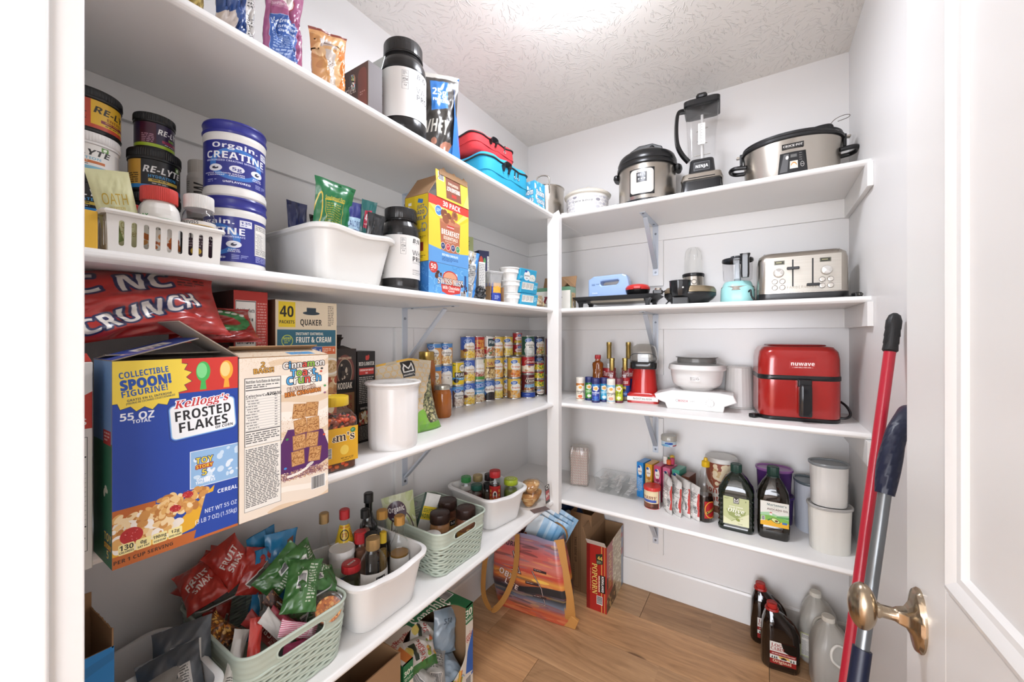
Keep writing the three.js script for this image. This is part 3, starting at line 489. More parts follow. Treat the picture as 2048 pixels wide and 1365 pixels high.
  // tall boxes behind them
  const rb1 = cell(150, 420, (g, w, h) => { fill(g, '#b03028', 0, 0, w, h); facts(g, 8, 22, 88, 390, 'Nutrition Facts', '380'); fine(g, 102, 26, 42, 250, 40, '#d9b0a6'); });
  const rb2 = cell(200, 420, (g, w, h) => { fill(g, '#4a1f1c', 0, 0, w, h); blobs(g, 10, 60, 60, 100, 300, ['#5f2a22', '#3a1715'], 20, 50); ell(g, '#6d564e', 130, 150, 46, 70); fine(g, 95, 120, 70, 40, 4, '#a33a30'); txt(g, 'Sugar', 130, 120, 18, '#b0392f', { serif: 1 }); fine(g, 110, 260, 70, 30, 3, '#b9a9a0'); g.strokeStyle = '#74372a'; g.lineWidth = 4; g.beginPath(); g.moveTo(150, 20); g.lineTo(185, 210); g.stroke(); });
  const tR = carton('cocoa_box', 'tall red box with a nutrition panel on its side behind the cereal', 'box', [-1.08, y, -0.452], LF, 0.074, 0.449, 0.13, { f: rb1, l: rb2, a: flat('#a12d26') });
  const qk = cell(420, 900, (g, w, h) => {
    fill(g, '#dccbaf', 0, 0, w, h); fill(g, '#e3c52b', 20, 10, 105, 135); txt(g, '40', 72, 62, 80, '#22201d'); txt(g, 'PACKETS', 72, 118, 23, '#22201d'); txt(g, 'QUAKER', 230, 118, 46, '#26201c', { max: 150 }); ell(g, '#2c3a44', 232, 66, 58, 10); fill(g, '#2c3a44', 200, 36, 64, 30); fine(g, 350, 20, 44, 120, 12, '#6b6257');
    fill(g, '#2f6478', 12, 158, w - 24, 94); txt(g, 'INSTANT OATMEAL', w * 0.53, 180, 21, '#e6ddcb', { max: 220 }); txt(g, 'FRUIT & CREAM', w * 0.6, 214, 42, '#f0eadc', { max: 250 }); ell(g, null, 74, 218, 34, 30, 0, '#c9d34a', 4); txt(g, 'MORE', 74, 205, 18, '#c9d34a'); fine(g, 54, 216, 40, 20, 2, '#c9d34a');
    ['#c0454a', '#dba52e', '#3a5a9e', '#d3683c'].forEach((c, i) => { fill(g, c, 12 + i * 99, 254, 98, 44); fine(g, 18 + i * 99, 264, 60, 26, 3, '#f3ead8'); txt(g, i ? '8' : '16', 96 + i * 99, 275, 20, '#f3ead8'); });
    for (const [x, yy] of [[80, 370], [370, 370]]) { ell(g, '#efe9df', x, yy, 80, 50); ell(g, '#d4b78c', x, yy, 64, 38); blobs(g, 50, x - 55, yy - 30, 110, 60, ['#e2cba6', '#b9935f', '#c8a878'], 4, 9); } blobs(g, 9, 200, 340, 60, 30, ['#394a78'], 7, 11); poly(g, '#b8402e', [[230, 350], [320, 330], [330, 360], [240, 380]]);
    fill(g, '#b98a5c', 0, 430, w, h); blobs(g, 260, 0, 440, w, 460, ['#d9b98c', '#a06f43', '#c58f58', '#e9d6b4', '#b0563a'], 8, 26); fill(g, '#3a2a22', 0, 650, w, 4);
  });
  carton('oatmeal_box', 'tall tan oatmeal box with blue band behind the cinnamon cereal', 'box', [-1.095, y, -0.5985], LF, 0.17, 0.436, 0.13, { f: qk, a: flat('#6a4a36') });
  // red crunch cereal bag lying across the flakes box
  const cr = cell(420, 260, (g, w, h) => { fill(g, '#a92a24', 0, 0, w, h);
    txt(g, 'CRUNCH', 245, 165, 74, '#e9e3da', { rot: -0.38, skew: 0.15, st: '#2b3157', sw: 12, max: 250 }); txt(g, '& C', 110, 62, 90, '#c9c2ba', { rot: -0.2, st: '#25284a', sw: 14 }); txt(g, 'NC', 262, 48, 80, '#c9c2ba', { rot: -0.2, st: '#25284a', sw: 14 }); fine(g, 330, 30, 70, 34, 3, '#3c1512'); ell(g, '#d9b53a', 30, 215, 62, 44, 0.3); ell(g, '#38427a', 26, 206, 48, 33, 0.3); });
  const tB = thing('cereal_bag', 'red bag of cereal with folded green edged top lying on the cereal boxes', 'bag', [-0.96, 1.389, -0.255], LF);
  pouch('bag', 0.32, 0.17, 0.075, { front: cr, back: flat('#a92a24'), wrinkle: 0.012, seed: 4, nx: 30, ny: 22, warp: (p) => { const yy = p.y; p.y = yy * 0.72 + 0.02 * Math.sin(p.x * 9 + 1) + (p.x + 0.1) * 0.05; p.z = p.z - yy * 0.52 + 0.05; } }, tB).position.set(-0.045, 0.0005, 0.0);
  const edge = cell(240, 180, (g, w, h) => { fill(g, '#9a231f', 0, 0, w, h); g.lineWidth = 30; g.strokeStyle = '#2c7a3b'; g.beginPath(); g.moveTo(0, 60); g.bezierCurveTo(60, 0, 190, 10, 210, 70); g.bezierCurveTo(225, 120, 110, 110, 60, 90); g.stroke(); for (let i = 0; i < 11; i++) { const a = i / 10; ell(g, '#dedad2', 20 + 185 * a, 42 - 26 * Math.sin(a * PI), 9, 6); } });
  pouch('folded_top', 0.17, 0.1, 0.05, { front: edge, back: flat('#9a231f'), wrinkle: 0.012, seed: 17, warp: (p) => { p.z -= p.y * 0.7 - 0.03; p.y *= 0.75; } }, tB).position.set(0.105, 0.012, -0.012);
  // candy jar with yellow lid
  const mm = cell(300, 330, (g, w, h) => { fill(g, '#dba72c', 0, 0, w, h); txt(g, '&', 78, 105, 64, '#3b2618', { st: '#efe6d2', sw: 8 }); txt(g, "m's", 178, 90, 104, '#3b2618', { st: '#efe6d2', sw: 10, serif: 1 }); ell(g, '#2f7d52', 250, 38, 25, 23); fine(g, 236, 28, 28, 20, 3, '#cfe0cf'); bars(g, 14, 180, 36, 90, true); txt(g, 'NET WT 62 OZ', 195, 292, 22, '#3b2618', { max: 120 }); fine(g, 150, 306, 100, 14, 2, '#3b2618'); ell(g, '#e9c95a', 170, 215, 40, 46); });
  {
    const t = thing('candy_jar', 'clear jar of coloured candies with yellow lid beside the cream cereal box', 'jar', [-0.945, y, -0.617], LF - 0.12), n = 48, q = (k, yy, r = 0.014) => rrect(0.046 * k, 0.046 * k, r * k, yy, n);
    mesh('jar_body', loft([q(0.93, 0), q(1, 0.005), q(1, 0.12), q(0.97, 0.132), q(0.82, 0.148, 0.03), q(0.7, 0.156, 0.046), q(0.7, 0.166, 0.046)], { top: false }), clearPlastic(0xf4f4f2), t);
    const cm = [0xc9512e, 0x4a3025, 0xd06a33, 0x35302f, 0x8b4632, 0xc03a30].map((c) => mat(c, 0.25)), sg = new THREE.SphereGeometry(0.0075, 10, 8); sg.scale(1, 0.72, 1);
    const fillM = mesh('candies', loft([q(0.92, 0.003), q(0.92, 0.118)]), mat(0x5b3a2c, 0.5), t); fillM.userData.kind = 'stuff';
    const inst = cm.map((m) => []); for (let k = 0; k < 420; k++) { const side = k % 4, a = R(-0.038, 0.038), yy = k < 300 ? R(0.006, 0.13) : 0.119, d = 0.039; const p = k >= 300 ? [R(-0.036, 0.036), yy + R(0, 0.008), R(-0.036, 0.036)] : [[a, yy, d], [d, yy, a], [-d, yy, a], [a, yy, -d]][side]; const gq = sg.clone(); gq.rotateX(R(0, 3)); gq.rotateY(R(0, 3)); gq.translate(...p); inst[k % 6].push(gq); }
    inst.forEach((l, i) => { mesh('candies', mergeGeometries(l), cm[i], t).userData.kind = 'stuff'; });
    box('label', 0.084, 0.088, 0.0008, { f: mm, a: flat('#dba72c') }, t, { at: [0, 0.022, 0.0466], rad: 0, fin: 'gloss' });
    mesh('lid', ribCap(0.037, 0.162, 0.186, 50), mat(0xe3c02c, 0.35), t);
  }
  // dark boxes
  const ko = cell(260, 640, (g, w, h) => { fill(g, '#2b231f', 0, 0, w, h); ell(g, '#6e3b32', 130, 150, 108, 112); ell(g, '#a98d72', 130, 150, 84, 88); ell(g, '#2b231f', 130, 150, 78, 82); blobs(g, 26, 85, 100, 90, 90, ['#15110f', '#b7a894', '#3a302a'], 8, 22); txt(g, '100% WHOLE GRAINS', 130, 60, 17, '#d8c4a6', { max: 150 }); poly(g, '#171311', [[10, 205], [250, 205], [230, 270], [30, 270]]); txt(g, 'KODIAK', 130, 238, 56, '#e3dacb', { max: 165 }); fill(g, '#84603f', 22, 285, 216, 345); txt(g, 'POWER', 130, 318, 42, '#8d3128', { serif: 1, max: 190 }); txt(g, 'CAKES', 130, 372, 48, '#7a2c25', { serif: 1, max: 190 }); txt(g, 'FLAPJACK &', 130, 420, 24, '#2c211b', { max: 180 }); txt(g, 'WAFFLE MIX', 150, 452, 24, '#2c211b', { max: 160 }); blobs(g, 120, 40, 480, 190, 140, ['#b58c58', '#d7b98a', '#6e4a2c', '#c79f6c'], 6, 24); });
  const tK = thing('pancake_mix_box', 'dark brown baking mix box with round emblem, top torn open', 'box', [-1.115, y, -0.74], LF); openBox(tK, 0.079, 0.303, 0.08, { f: ko, a: flat('#2b231f') }, {});
  flap(tK, 0.075, 0.045, [0, 0.303, -0.04], 0, 1.35, mat(0x2e241f, 0.7)); flap(tK, 0.075, 0.05, [-0.0395, 0.303, 0], PI / 2, 0.75, mat(0x2e241f, 0.7)); flap(tK, 0.04, 0.04, [0, 0.303, 0.04], PI, 0.2, mat(0x2e241f, 0.7));
  const rl = cell(220, 640, (g, w, h) => { fill(g, '#1d1a18', 0, 0, w, h); blobs(g, 5, 85, 30, 50, 30, ['#b03a30'], 8, 18); txt(g, 'RED LOBSTER', 110, 88, 34, '#e6e0d6', { serif: 1, max: 190 }); fill(g, '#b23128', 20, 118, 180, 46); txt(g, 'CHEDDAR BAY BISCUIT', 110, 133, 17, '#eee6dc', { max: 170 }); txt(g, 'MIX', 110, 152, 15, '#eee6dc'); fine(g, 20, 180, 180, 190, 15, '#cfc8bd'); txt(g, 'WANT MORE...', 110, 400, 22, '#cfc8bd'); fill(g, '#7d5a3c', 20, 424, 180, 90); blobs(g, 60, 25, 430, 170, 80, ['#d8bb88', '#a8372d', '#e6dcc6', '#8c5a34'], 8, 20); fine(g, 20, 525, 180, 100, 10, '#b8b0a4'); });
  carton('biscuit_mix_box', 'black biscuit mix box with a red lobster emblem beside the brown mix box', 'box', [-1.12, y, -0.822], LF, 0.068, 0.293, 0.08, { f: rl, a: flat('#1d1a18') });
  // white canister
  {
    const t = thing('canister', 'plain white round canister with sunken lid at the shelf edge', 'canister', [-0.974, y, -0.84], 0), wm = mat(0xe9e6e3, 0.28);
    mesh('body', lathe([[0, 0.001], [0.07, 0], [0.072, 0.004], [0.0745, 0.03], [0.077, 0.185], [0.0765, 0.188], [0, 0.188]], 64), wm, t);
    mesh('lid', lathe([[0, 0.19], [0.066, 0.19], [0.069, 0.199], [0.076, 0.202], [0.084, 0.201], [0.086, 0.197], [0.084, 0.193], [0.079, 0.19], [0.0775, 0.184]].reverse(), 64), mat(0xe4e2df, 0.22), t);
  }
  // two small boxes behind the canister
  const tb = (c) => cell(150, 230, (g, w, h) => { fill(g, c, 0, 0, w, h); facts(g, 8, 10, w - 16, h - 18); });
  carton('taco_shell_box', 'yellow edged small box with nutrition panel behind the white canister', 'box', [-1.165, y, -0.925], LF, 0.055, 0.194, 0.07, { f: tb('#d9a93a'), a: flat('#2c2620') });
  carton('taco_shell_box', 'green edged small box with nutrition panel behind the white canister', 'box', [-1.165, y, -0.985], LF, 0.06, 0.193, 0.07, { f: tb('#a9b93f'), a: flat('#23301c') });
  // seed bag
  const sb = cell(360, 480, (g, w, h) => {
    fill(g, '#cfc2ad', 0, 0, w, h); for (let j = 0; j < 9; j++) for (let i = 0; i < 10; i++) ell(g, null, i * 40 + (j % 2) * 20, 40 + j * 34, 19, 17, 0, '#dcb56a', 3); fill(g, '#dba72e', 0, 0, w, 14);
    fill(g, '#1c1a18', 150, 16, 74, 100); poly(g, null, [[162, 80], [166, 34], [187, 62], [208, 34], [212, 80]], '#e8e4dc', 7); txt(g, "Member's", 187, 98, 15, '#e8e4dc', { max: 66 }); txt(g, 'ROASTED', 120, 150, 22, '#3a2a1a'); txt(g, 'PEPITAS', 130, 185, 40, '#4a3018', { serif: 1, max: 190 });
    poly(g, '#4d4a33', [[360, 70], [330, 150], [270, 240], [250, 330], [262, 420], [300, 460], [360, 470]]); g.save(); g.beginPath(); [[360, 70], [330, 150], [270, 240], [250, 330], [262, 420], [300, 460], [360, 470]].forEach((p, i) => i ? g.lineTo(...p) : g.moveTo(...p)); g.clip(); blobs(g, 420, 240, 60, 130, 420, ['#7d8058', '#99976c', '#b1a878', '#5c6242', '#3a3a28', '#c4b98a'], 6, 13, 0.4); g.restore();
    poly(g, '#7cb13c', [[0, 420], [250, 330], [262, 420], [310, 455], [360, 470], [360, 480], [0, 480]]); fill(g, '#6aa233', 180, 430, 180, 50);
  });
  const tS = thing('seed_bag', 'tan and green bag of seeds with a clear window leaning behind the canister', 'bag', [-1.04, y, -1.0], LF - 0.15);
  pouch('bag', 0.24, 0.262, 0.075, { front: sb, back: flat('#c9bb9f'), kind: 'stand', vp: 2.4, wrinkle: 0.008, seed: 9, warp: (p) => { p.z -= p.y * 0.18; p.x -= 0.04 * Math.sin(p.y * 9) * 0.6; p.y += p.y > 0.2 ? -Math.abs(p.x) * 0.14 : 0; } }, tS);
  // honey jars
  const honeyM = mat(0xb96a2a, 0.12, 0, { transmission: 0.25, thickness: 0.05, attenuationColor: '#c9782c', attenuationDistance: 0.03 }), lidM = mat(0xb9b6a8, 0.3, 0.8), goldM = mat(0xb99a55, 0.3, 0.85);
  const honey = (label, x, z, r, h, lm) => { const t = thing('honey_jar', label, 'jar', [x, y, z]); mesh('jar_body', lathe([[0, 0.002], [r * 0.85, 0.0005], [r, 0.008], [r, h * 0.72], ...soft([[r, h * 0.72], [r * 0.93, h * 0.8], [r * 0.8, h * 0.85]], 8).slice(1), [r * 0.8, h * 0.88], [0, h * 0.88]]), honeyM, t); mesh('lid', ribCap(r * 0.86, h * 0.87, h, 46, 0.0005), lm, t); };
  honey('short jar of amber honey with silver lid at the front edge', -1.139, -1.245, 0.038, 0.135, lidM); honey('tall jar of amber honey with gold lid behind the seed bag', -1.222, -1.236, 0.038, 0.275, goldM);
}

// ---------- cans, stacked in columns along the third left shelf ----------
{
  const y = S[3], CW = 250, CH = 118, G = 'stacked food cans on the third left shelf';
  const gv = (g, x, yy, s = 1) => { ell(g, '#2b57a5', x, yy, 21 * s, 12 * s, -0.15, '#dfe6ee', 2); txt(g, 'Great', x, yy - 3 * s, 9 * s, '#eef2f6', { rot: -0.1 }); txt(g, 'Value', x, yy + 5 * s, 7 * s, '#eef2f6', { rot: -0.1 }); };
  // great value style label: ground colour, logo, white cloud with a name, food at the bottom
  const L = (o) => cell(CW, CH, (g, w, h) => {
    fill(g, o.bg, 0, 0, w, h); if (o.bg2) fill(g, o.bg2, 0, h * (o.at ?? 0.7), w, h); if (o.top) fill(g, o.top, 0, 0, w, h * 0.2);
    fill(g, o.side ?? '#d8cfc0', 8, 4, 62, h - 8); fine(g, 14, 8, 50, h * 0.5, 9, o.sideInk ?? '#4a4036'); bars(g, 24, h * 0.68, 30, h * 0.22);
    if (o.cloud !== null) { ell(g, o.cloud ?? '#ece8df', 135, h * 0.46, 34, h * 0.22); }
    if (o.food) { ell(g, o.bowl ?? '#cfc4b2', 140, h * 0.84, 38, h * 0.26); blobs(g, o.n ?? 90, 106, h * 0.64, 66, h * 0.36, o.food, o.r0 ?? 3, o.r1 ?? 6, 0.6); }
    if (o.logo !== false) gv(g, 122, h * 0.2);
    if (o.name) txt(g, o.name, 137, h * 0.45, o.size ?? 15, o.ink ?? '#a33b2f', { serif: o.serif, max: 62 }); if (o.name2) txt(g, o.name2, 137, h * 0.58, (o.size ?? 15) * 0.8, o.ink2 ?? o.ink ?? '#a33b2f', { max: 62 });
    if (o.more) o.more(g, w, h); });
  const corn = L({ bg: '#3f5fae', bg2: '#b98f4a', at: 0.62, name: 'Whole', name2: 'Kernel Corn', ink: '#b07a2c', food: ['#e3bf3c', '#d4a72c', '#f0d468'], more: (g, w, h) => ell(g, '#6e3a30', 108, h * 0.63, 15, 8) });
  const chick = L({ bg: '#d79a5a', top: '#4d86c0', name: 'Chicken', name2: 'SOUP', ink: '#2b2620', side: '#d79a5a', food: ['#ecd9a8', '#d8b36a', '#c98f3f'] });
  const cream = L({ bg: '#3c69b2', name: 'Cream', ink: '#c9b39a', cloud: '#e9e6dd', side: '#d79a5a', food: ['#eeeade', '#e6e1d2'], bowl: '#2a2c34', r0: 8, r1: 14 });
  const mush = L({ bg: '#7d6458', top: '#5b9bd0', name: 'Mushroom', name2: 'SOUP', ink: '#2b2620', food: ['#d9c9b8', '#b08f7a', '#e9dfd2'] });
  const pea = cell(CW, CH, (g, w, h) => { fill(g, '#e0c022', 0, 0, w, h); blobs(g, 14, 80, 10, 150, 100, ['#3f7a52', '#2d5f8a'], 2, 5); ell(g, '#eae6dc', 152, 30, 22, 20, 0, '#222', 2); fine(g, 138, 22, 28, 16, 3, '#333'); fill(g, '#1c1b1a', 104, 52, 92, 27); txt(g, 'PEARLS', 150, 66, 24, '#f2efe8', { max: 84 }); fill(g, '#4a90c4', 90, 80, 110, 14); ell(g, '#1d1c22', 112, 96, 15, 12); fine(g, 130, 83, 60, 8, 1, '#f2efe8'); });
  const hormel = cell(CW, CH, (g, w, h) => { fill(g, '#b3251e', 0, 0, w, h); txt(g, 'Hormel', 128, 22, 26, '#e8c24a', { serif: 1, max: 78 }); txt(g, 'Chili', 128, 46, 30, '#e8c24a', { serif: 1 }); ell(g, '#d8b35a', 150, 66, 16, 6); ell(g, '#c9b49a', 128, 100, 46, 30); blobs(g, 90, 90, 76, 80, 42, ['#9a4a2c', '#c98a5a', '#7a3020', '#d9b08a'], 3, 7); });
  const teal = cell(CW, CH, (g, w, h) => { fill(g, '#dedbd2', 0, 0, w, h); fill(g, '#1f3f44', 120, 10, 60, 46); txt(g, 'Fire', 150, 32, 26, '#eef0ee'); ell(g, '#b23a34', 162, 12, 10, 6); blobs(g, 90, 85, 62, 90, 50, ['#8a5a3c', '#a8704a', '#c9a27c', '#5b7a4a', '#b0392f'], 3, 8); ell(g, '#b5252f', 98, 88, 13, 13); });
  const fruit = (name, ink, food) => L({ bg: '#dcb84c', bg2: '#9a6a3c', at: 0.62, name, ink, food, r0: 5, r1: 10, n: 40, more: (g, w, h) => { fill(g, '#b03036', 176, 6, 14, 30); fine(g, 100, h * 0.9, 70, 8, 1, '#efe3cc'); } });
  const peach = fruit('Peaches', '#c9683a', ['#e2a64a', '#cf8a32', '#efc070']), pine = fruit('Pineapple', '#c0442f', ['#e9cf58', '#dcb93e', '#f0de86']), orange = fruit('Oranges', '#d2642a', ['#d9792a', '#e69a48', '#c9651e']);
  const snw = cell(CW, CH, (g, w, h) => { fill(g, '#cfae5c', 0, 0, w, h); txt(g, 'S&W', 150, 30, 30, '#8d2430', { serif: 1 }); fill(g, '#4c3a34', 110, 50, 76, 14); fine(g, 116, 53, 60, 7, 1, '#e6d8c0'); ell(g, '#6a4a30', 140, 88, 46, 36); blobs(g, 90, 100, 62, 82, 52, ['#e3cf9c', '#cdb27a', '#b0925a'], 5, 7, 0.8); });
  const white = L({ bg: '#e2dbcb', name: 'Kidney', ink: '#c9a27a', logo: false, food: ['#8a4038', '#a85a4c', '#c98a78'], more: (g, w, h) => { fill(g, '#4f8f3c', 90, h * 0.84, 110, h * 0.16); fill(g, '#4f8f3c', 160, 4, 22, 18); } });
  const cann = L({ bg: '#2f83b8', bg2: '#6fae4a', at: 0.62, name: 'CANNELLINI', name2: 'BEANS', ink: '#f0efe8', cloud: null, size: 18, food: ['#e0cfae', '#c9b088', '#9a6f4a'], more: (g, w, h) => gv(g, 150, h * 0.16) });
  const black = L({ bg: '#3b62a4', bg2: '#9a3a2e', at: 0.86, name: 'Black Beans', ink: '#6d3a34', food: ['#1d1a1c', '#2a2628', '#3a3436'], bowl: '#241f20' });
  const coco = L({ bg: '#1f4f40', name: 'Coconut', name2: 'Milk', ink: '#3a4a44', food: ['#dfe0da', '#c9cdc6', '#b9beb6'], bowl: '#d6d8d2', r0: 6, r1: 14 });
  const broth = L({ bg: '#3a3440', name: 'Chicken', name2: 'Broth', ink: '#c77c3a', food: ['#d9b458', '#7a9a4a', '#c2603a', '#e6d9a8'], bowl: '#d8c48a', more: (g) => fill(g, '#2b3f78', 90, 0, 12, CH) });
  const carn = cell(CW, CH, (g, w, h) => { fill(g, '#a8232a', 0, 0, w, h); ell(g, '#8d1c24', 140, 38, 42, 22, 0, '#e0cfa8', 2); txt(g, 'Carnation', 140, 36, 22, '#efe6d2', { serif: 1, max: 74 }); fill(g, '#28397a', 108, 54, 64, 8); fill(g, '#dccdb4', 0, 66, w, 44); blobs(g, 20, 100, 70, 80, 36, ['#e9e0cc', '#c08a5a', '#f3eee2'], 8, 18); });
  const chunk = cell(CW, CH, (g, w, h) => { fill(g, '#5c1d22', 0, 0, w, h); txt(g, "Campbell's", 150, 24, 15, '#ead9c2', { serif: 1 }); poly(g, '#2a1214', [[108, 32], [192, 32], [198, 46], [184, 62], [116, 62], [102, 46]], '#dccbb2', 3); txt(g, 'CHUNKY', 150, 47, 24, '#efe6d6', { max: 76 }); poly(g, '#8fb8d4', [[100, 72], [210, 64], [210, 92], [96, 96]]); fine(g, 108, 74, 90, 16, 2, '#36506a'); blobs(g, 30, 96, 96, 110, 22, ['#c9a06a', '#8c5a34', '#e0cfae'], 3, 7); });
  const tuna = cell(CW, 50, (g, w, h) => { fill(g, '#24459a', 0, 0, w, h); fine(g, 100, 18, 50, 10, 1, '#9ab4dc'); ell(g, '#c9505c', 186, 16, 7, 7); fine(g, 178, 28, 44, 12, 2, '#d9e0ea'); });
  const chile = cell(CW, 50, (g, w, h) => { fill(g, '#d9bc2c', 0, 0, w, h); fill(g, '#6d2a22', 0, 0, w, 10); ell(g, '#a83a2c', 140, 8, 22, 8); blobs(g, 24, 95, 14, 90, 28, ['#5c8a34', '#7fa844', '#44702a'], 3, 7); });
  const shroomS = cell(CW, 50, (g, w, h) => { fill(g, '#2c211e', 0, 0, w, h); ell(g, '#e6dfd2', 140, 25, 36, 18); txt(g, 'Mushrooms', 140, 27, 12, '#8a4238', { max: 60 }); gv(g, 122, 12, 0.6); fill(g, '#a8803c', 0, 0, w, 4); });
  const pim = cell(CW, 70, (g, w, h) => { fill(g, '#b53036', 0, 0, w, h); ell(g, '#ead9d2', 140, 38, 40, 14); gv(g, 140, 16, 0.8); txt(g, 'Tomato', 140, 38, 13, '#a33b2f'); fill(g, '#cfae3c', 92, 52, 90, 18); });
  const rb = L({ bg: '#7a4632', name: 'Pinto', ink: '#b0392f', food: ['#b07a52', '#d3ab86', '#8f5a3a', '#e3d3bd'], more: (g, w, h) => fill(g, '#2b57a5', 86, 0, 14, h) });
  // columns: x, z, facing turn, then cans from the shelf upward [label, radius, height, print]
  const C = (x, z, ry, list) => { let yy = y; for (const [label, r, h, c] of list) { can(label, [x, yy, z], ry, r, h, c, G); yy += h + 0.0006; } };
  const sr = 0.0335, sh = 0.1035, br = 0.0378, bh = 0.1135, F = LF - 0.9;
  C(-1.262, -1.325, F - 0.3, [['orange soup can at the bottom of the leftmost can stack behind the honey jars', sr, sh, chick], ['orange soup can second in the leftmost can stack', sr, sh, chick], ['orange soup can topmost of the leftmost can stack with bare side panel', sr, sh, chick]]);
  C(-1.258, -1.396, F + 0.1, [['blue and cream soup can at the bottom beside the short honey jar', sr, sh, cream], ['blue and cream soup can second up under the chicken soup can', sr, sh, cream], ['chicken soup can with blue band topmost of its stack', sr, sh, chick]]);
  C(-1.247, -1.466, F + 0.25, [['brown mushroom soup can under the yellow olive can', sr, sh, mush], ['yellow can of olives with black name strip', 0.035, 0.115, pea]]);
  C(-1.24, -1.541, F + 0.1, [['blue corn can lowest of the three corn cans', br, bh, corn], ['blue corn can in the middle of the three corn cans', br, bh, corn], ['blue corn can topmost of the three corn cans', br, bh, corn]]);
  C(-1.239, -1.619, F + 0.15, [['blue and green can of pale beans on the shelf', br, bh, cann], ['cream can with green base under the red chili can', br, bh, white], ['red chili can with gold lettering', br, bh, hormel]]);
  C(-1.229, -1.697, F + 0.1, [['black bean can with blue top on the shelf', br, bh, black], ['tan can of chickpeas with a dark red monogram', br, bh, snw], ['white can with dark teal name patch on top of the chickpeas', br, bh, teal]]);
  C(-1.228, -1.776, F + 0.1, [['yellow pineapple can on the shelf left of the peach can', br, bh, pine], ['yellow peach can in the middle above the pineapple can', br, bh, peach], ['yellow peach can topmost beside the teal patched can', br, bh, peach]]);
  C(-1.149, -1.832, F, [['yellow peach can in front on the shelf beside the flat blue can', br, bh, peach], ['yellow orange segment can standing on the front peach can', br, bh, orange]]);
  C(-1.222, -1.868, F + 0.1, [['yellow peach can behind, lowest in the hidden back stack', br, bh, peach], ['yellow pineapple can behind the orange segment can', br, bh, pine], ['yellow pineapple can topmost with a green leaf, beside the small red cans', br, bh, pine]]);
  C(-1.2, -1.95, F, [['yellow fruit can behind, bottom of the stack under the small red cans', br, bh, peach], ['yellow fruit can behind, second under the small red cans', br, bh, peach], ['small red tomato can, lower of the two small red cans', 0.028, 0.068, pim], ['small red tomato can, topmost can of the whole shelf', 0.028, 0.066, pim]]);
  C(-1.098, -1.898, F, [['flat blue tuna can under the dark red soup can', 0.0415, 0.036, tuna], ['dark red chunky soup can above the blue tuna can', 0.037, 0.096, chunk], ['red evaporated milk can with oval badge', 0.0375, 0.098, carn], ['green and white coconut milk can on the red milk can', 0.0375, 0.112, coco]]);
  C(-1.08, -1.985, F, [['short black mushroom can at the bottom of the small can stack', 0.034, 0.05, shroomS], ['short yellow green chile can, lowest of three', 0.033, 0.047, chile], ['short yellow green chile can, middle of three', 0.033, 0.047, chile], ['short yellow green chile can, topmost of three', 0.033, 0.047, chile]]);
  C(-1.125, -2.065, F + 0.1, [['dark broth can behind, bottom of its stack', br, bh, broth], ['dark broth can behind, middle of its stack', br, bh, broth], ['dark broth can with a bowl of soup, topmost of its stack', br, bh, broth]]);
  C(-1.035, -2.06, F, [['brown bean can on the shelf half hidden by the white post', br, bh, rb], ['brown bean can in the middle half hidden by the post', br, bh, rb], ['brown bean can topmost half hidden by the post', br, bh * 0.9, rb]]);
}

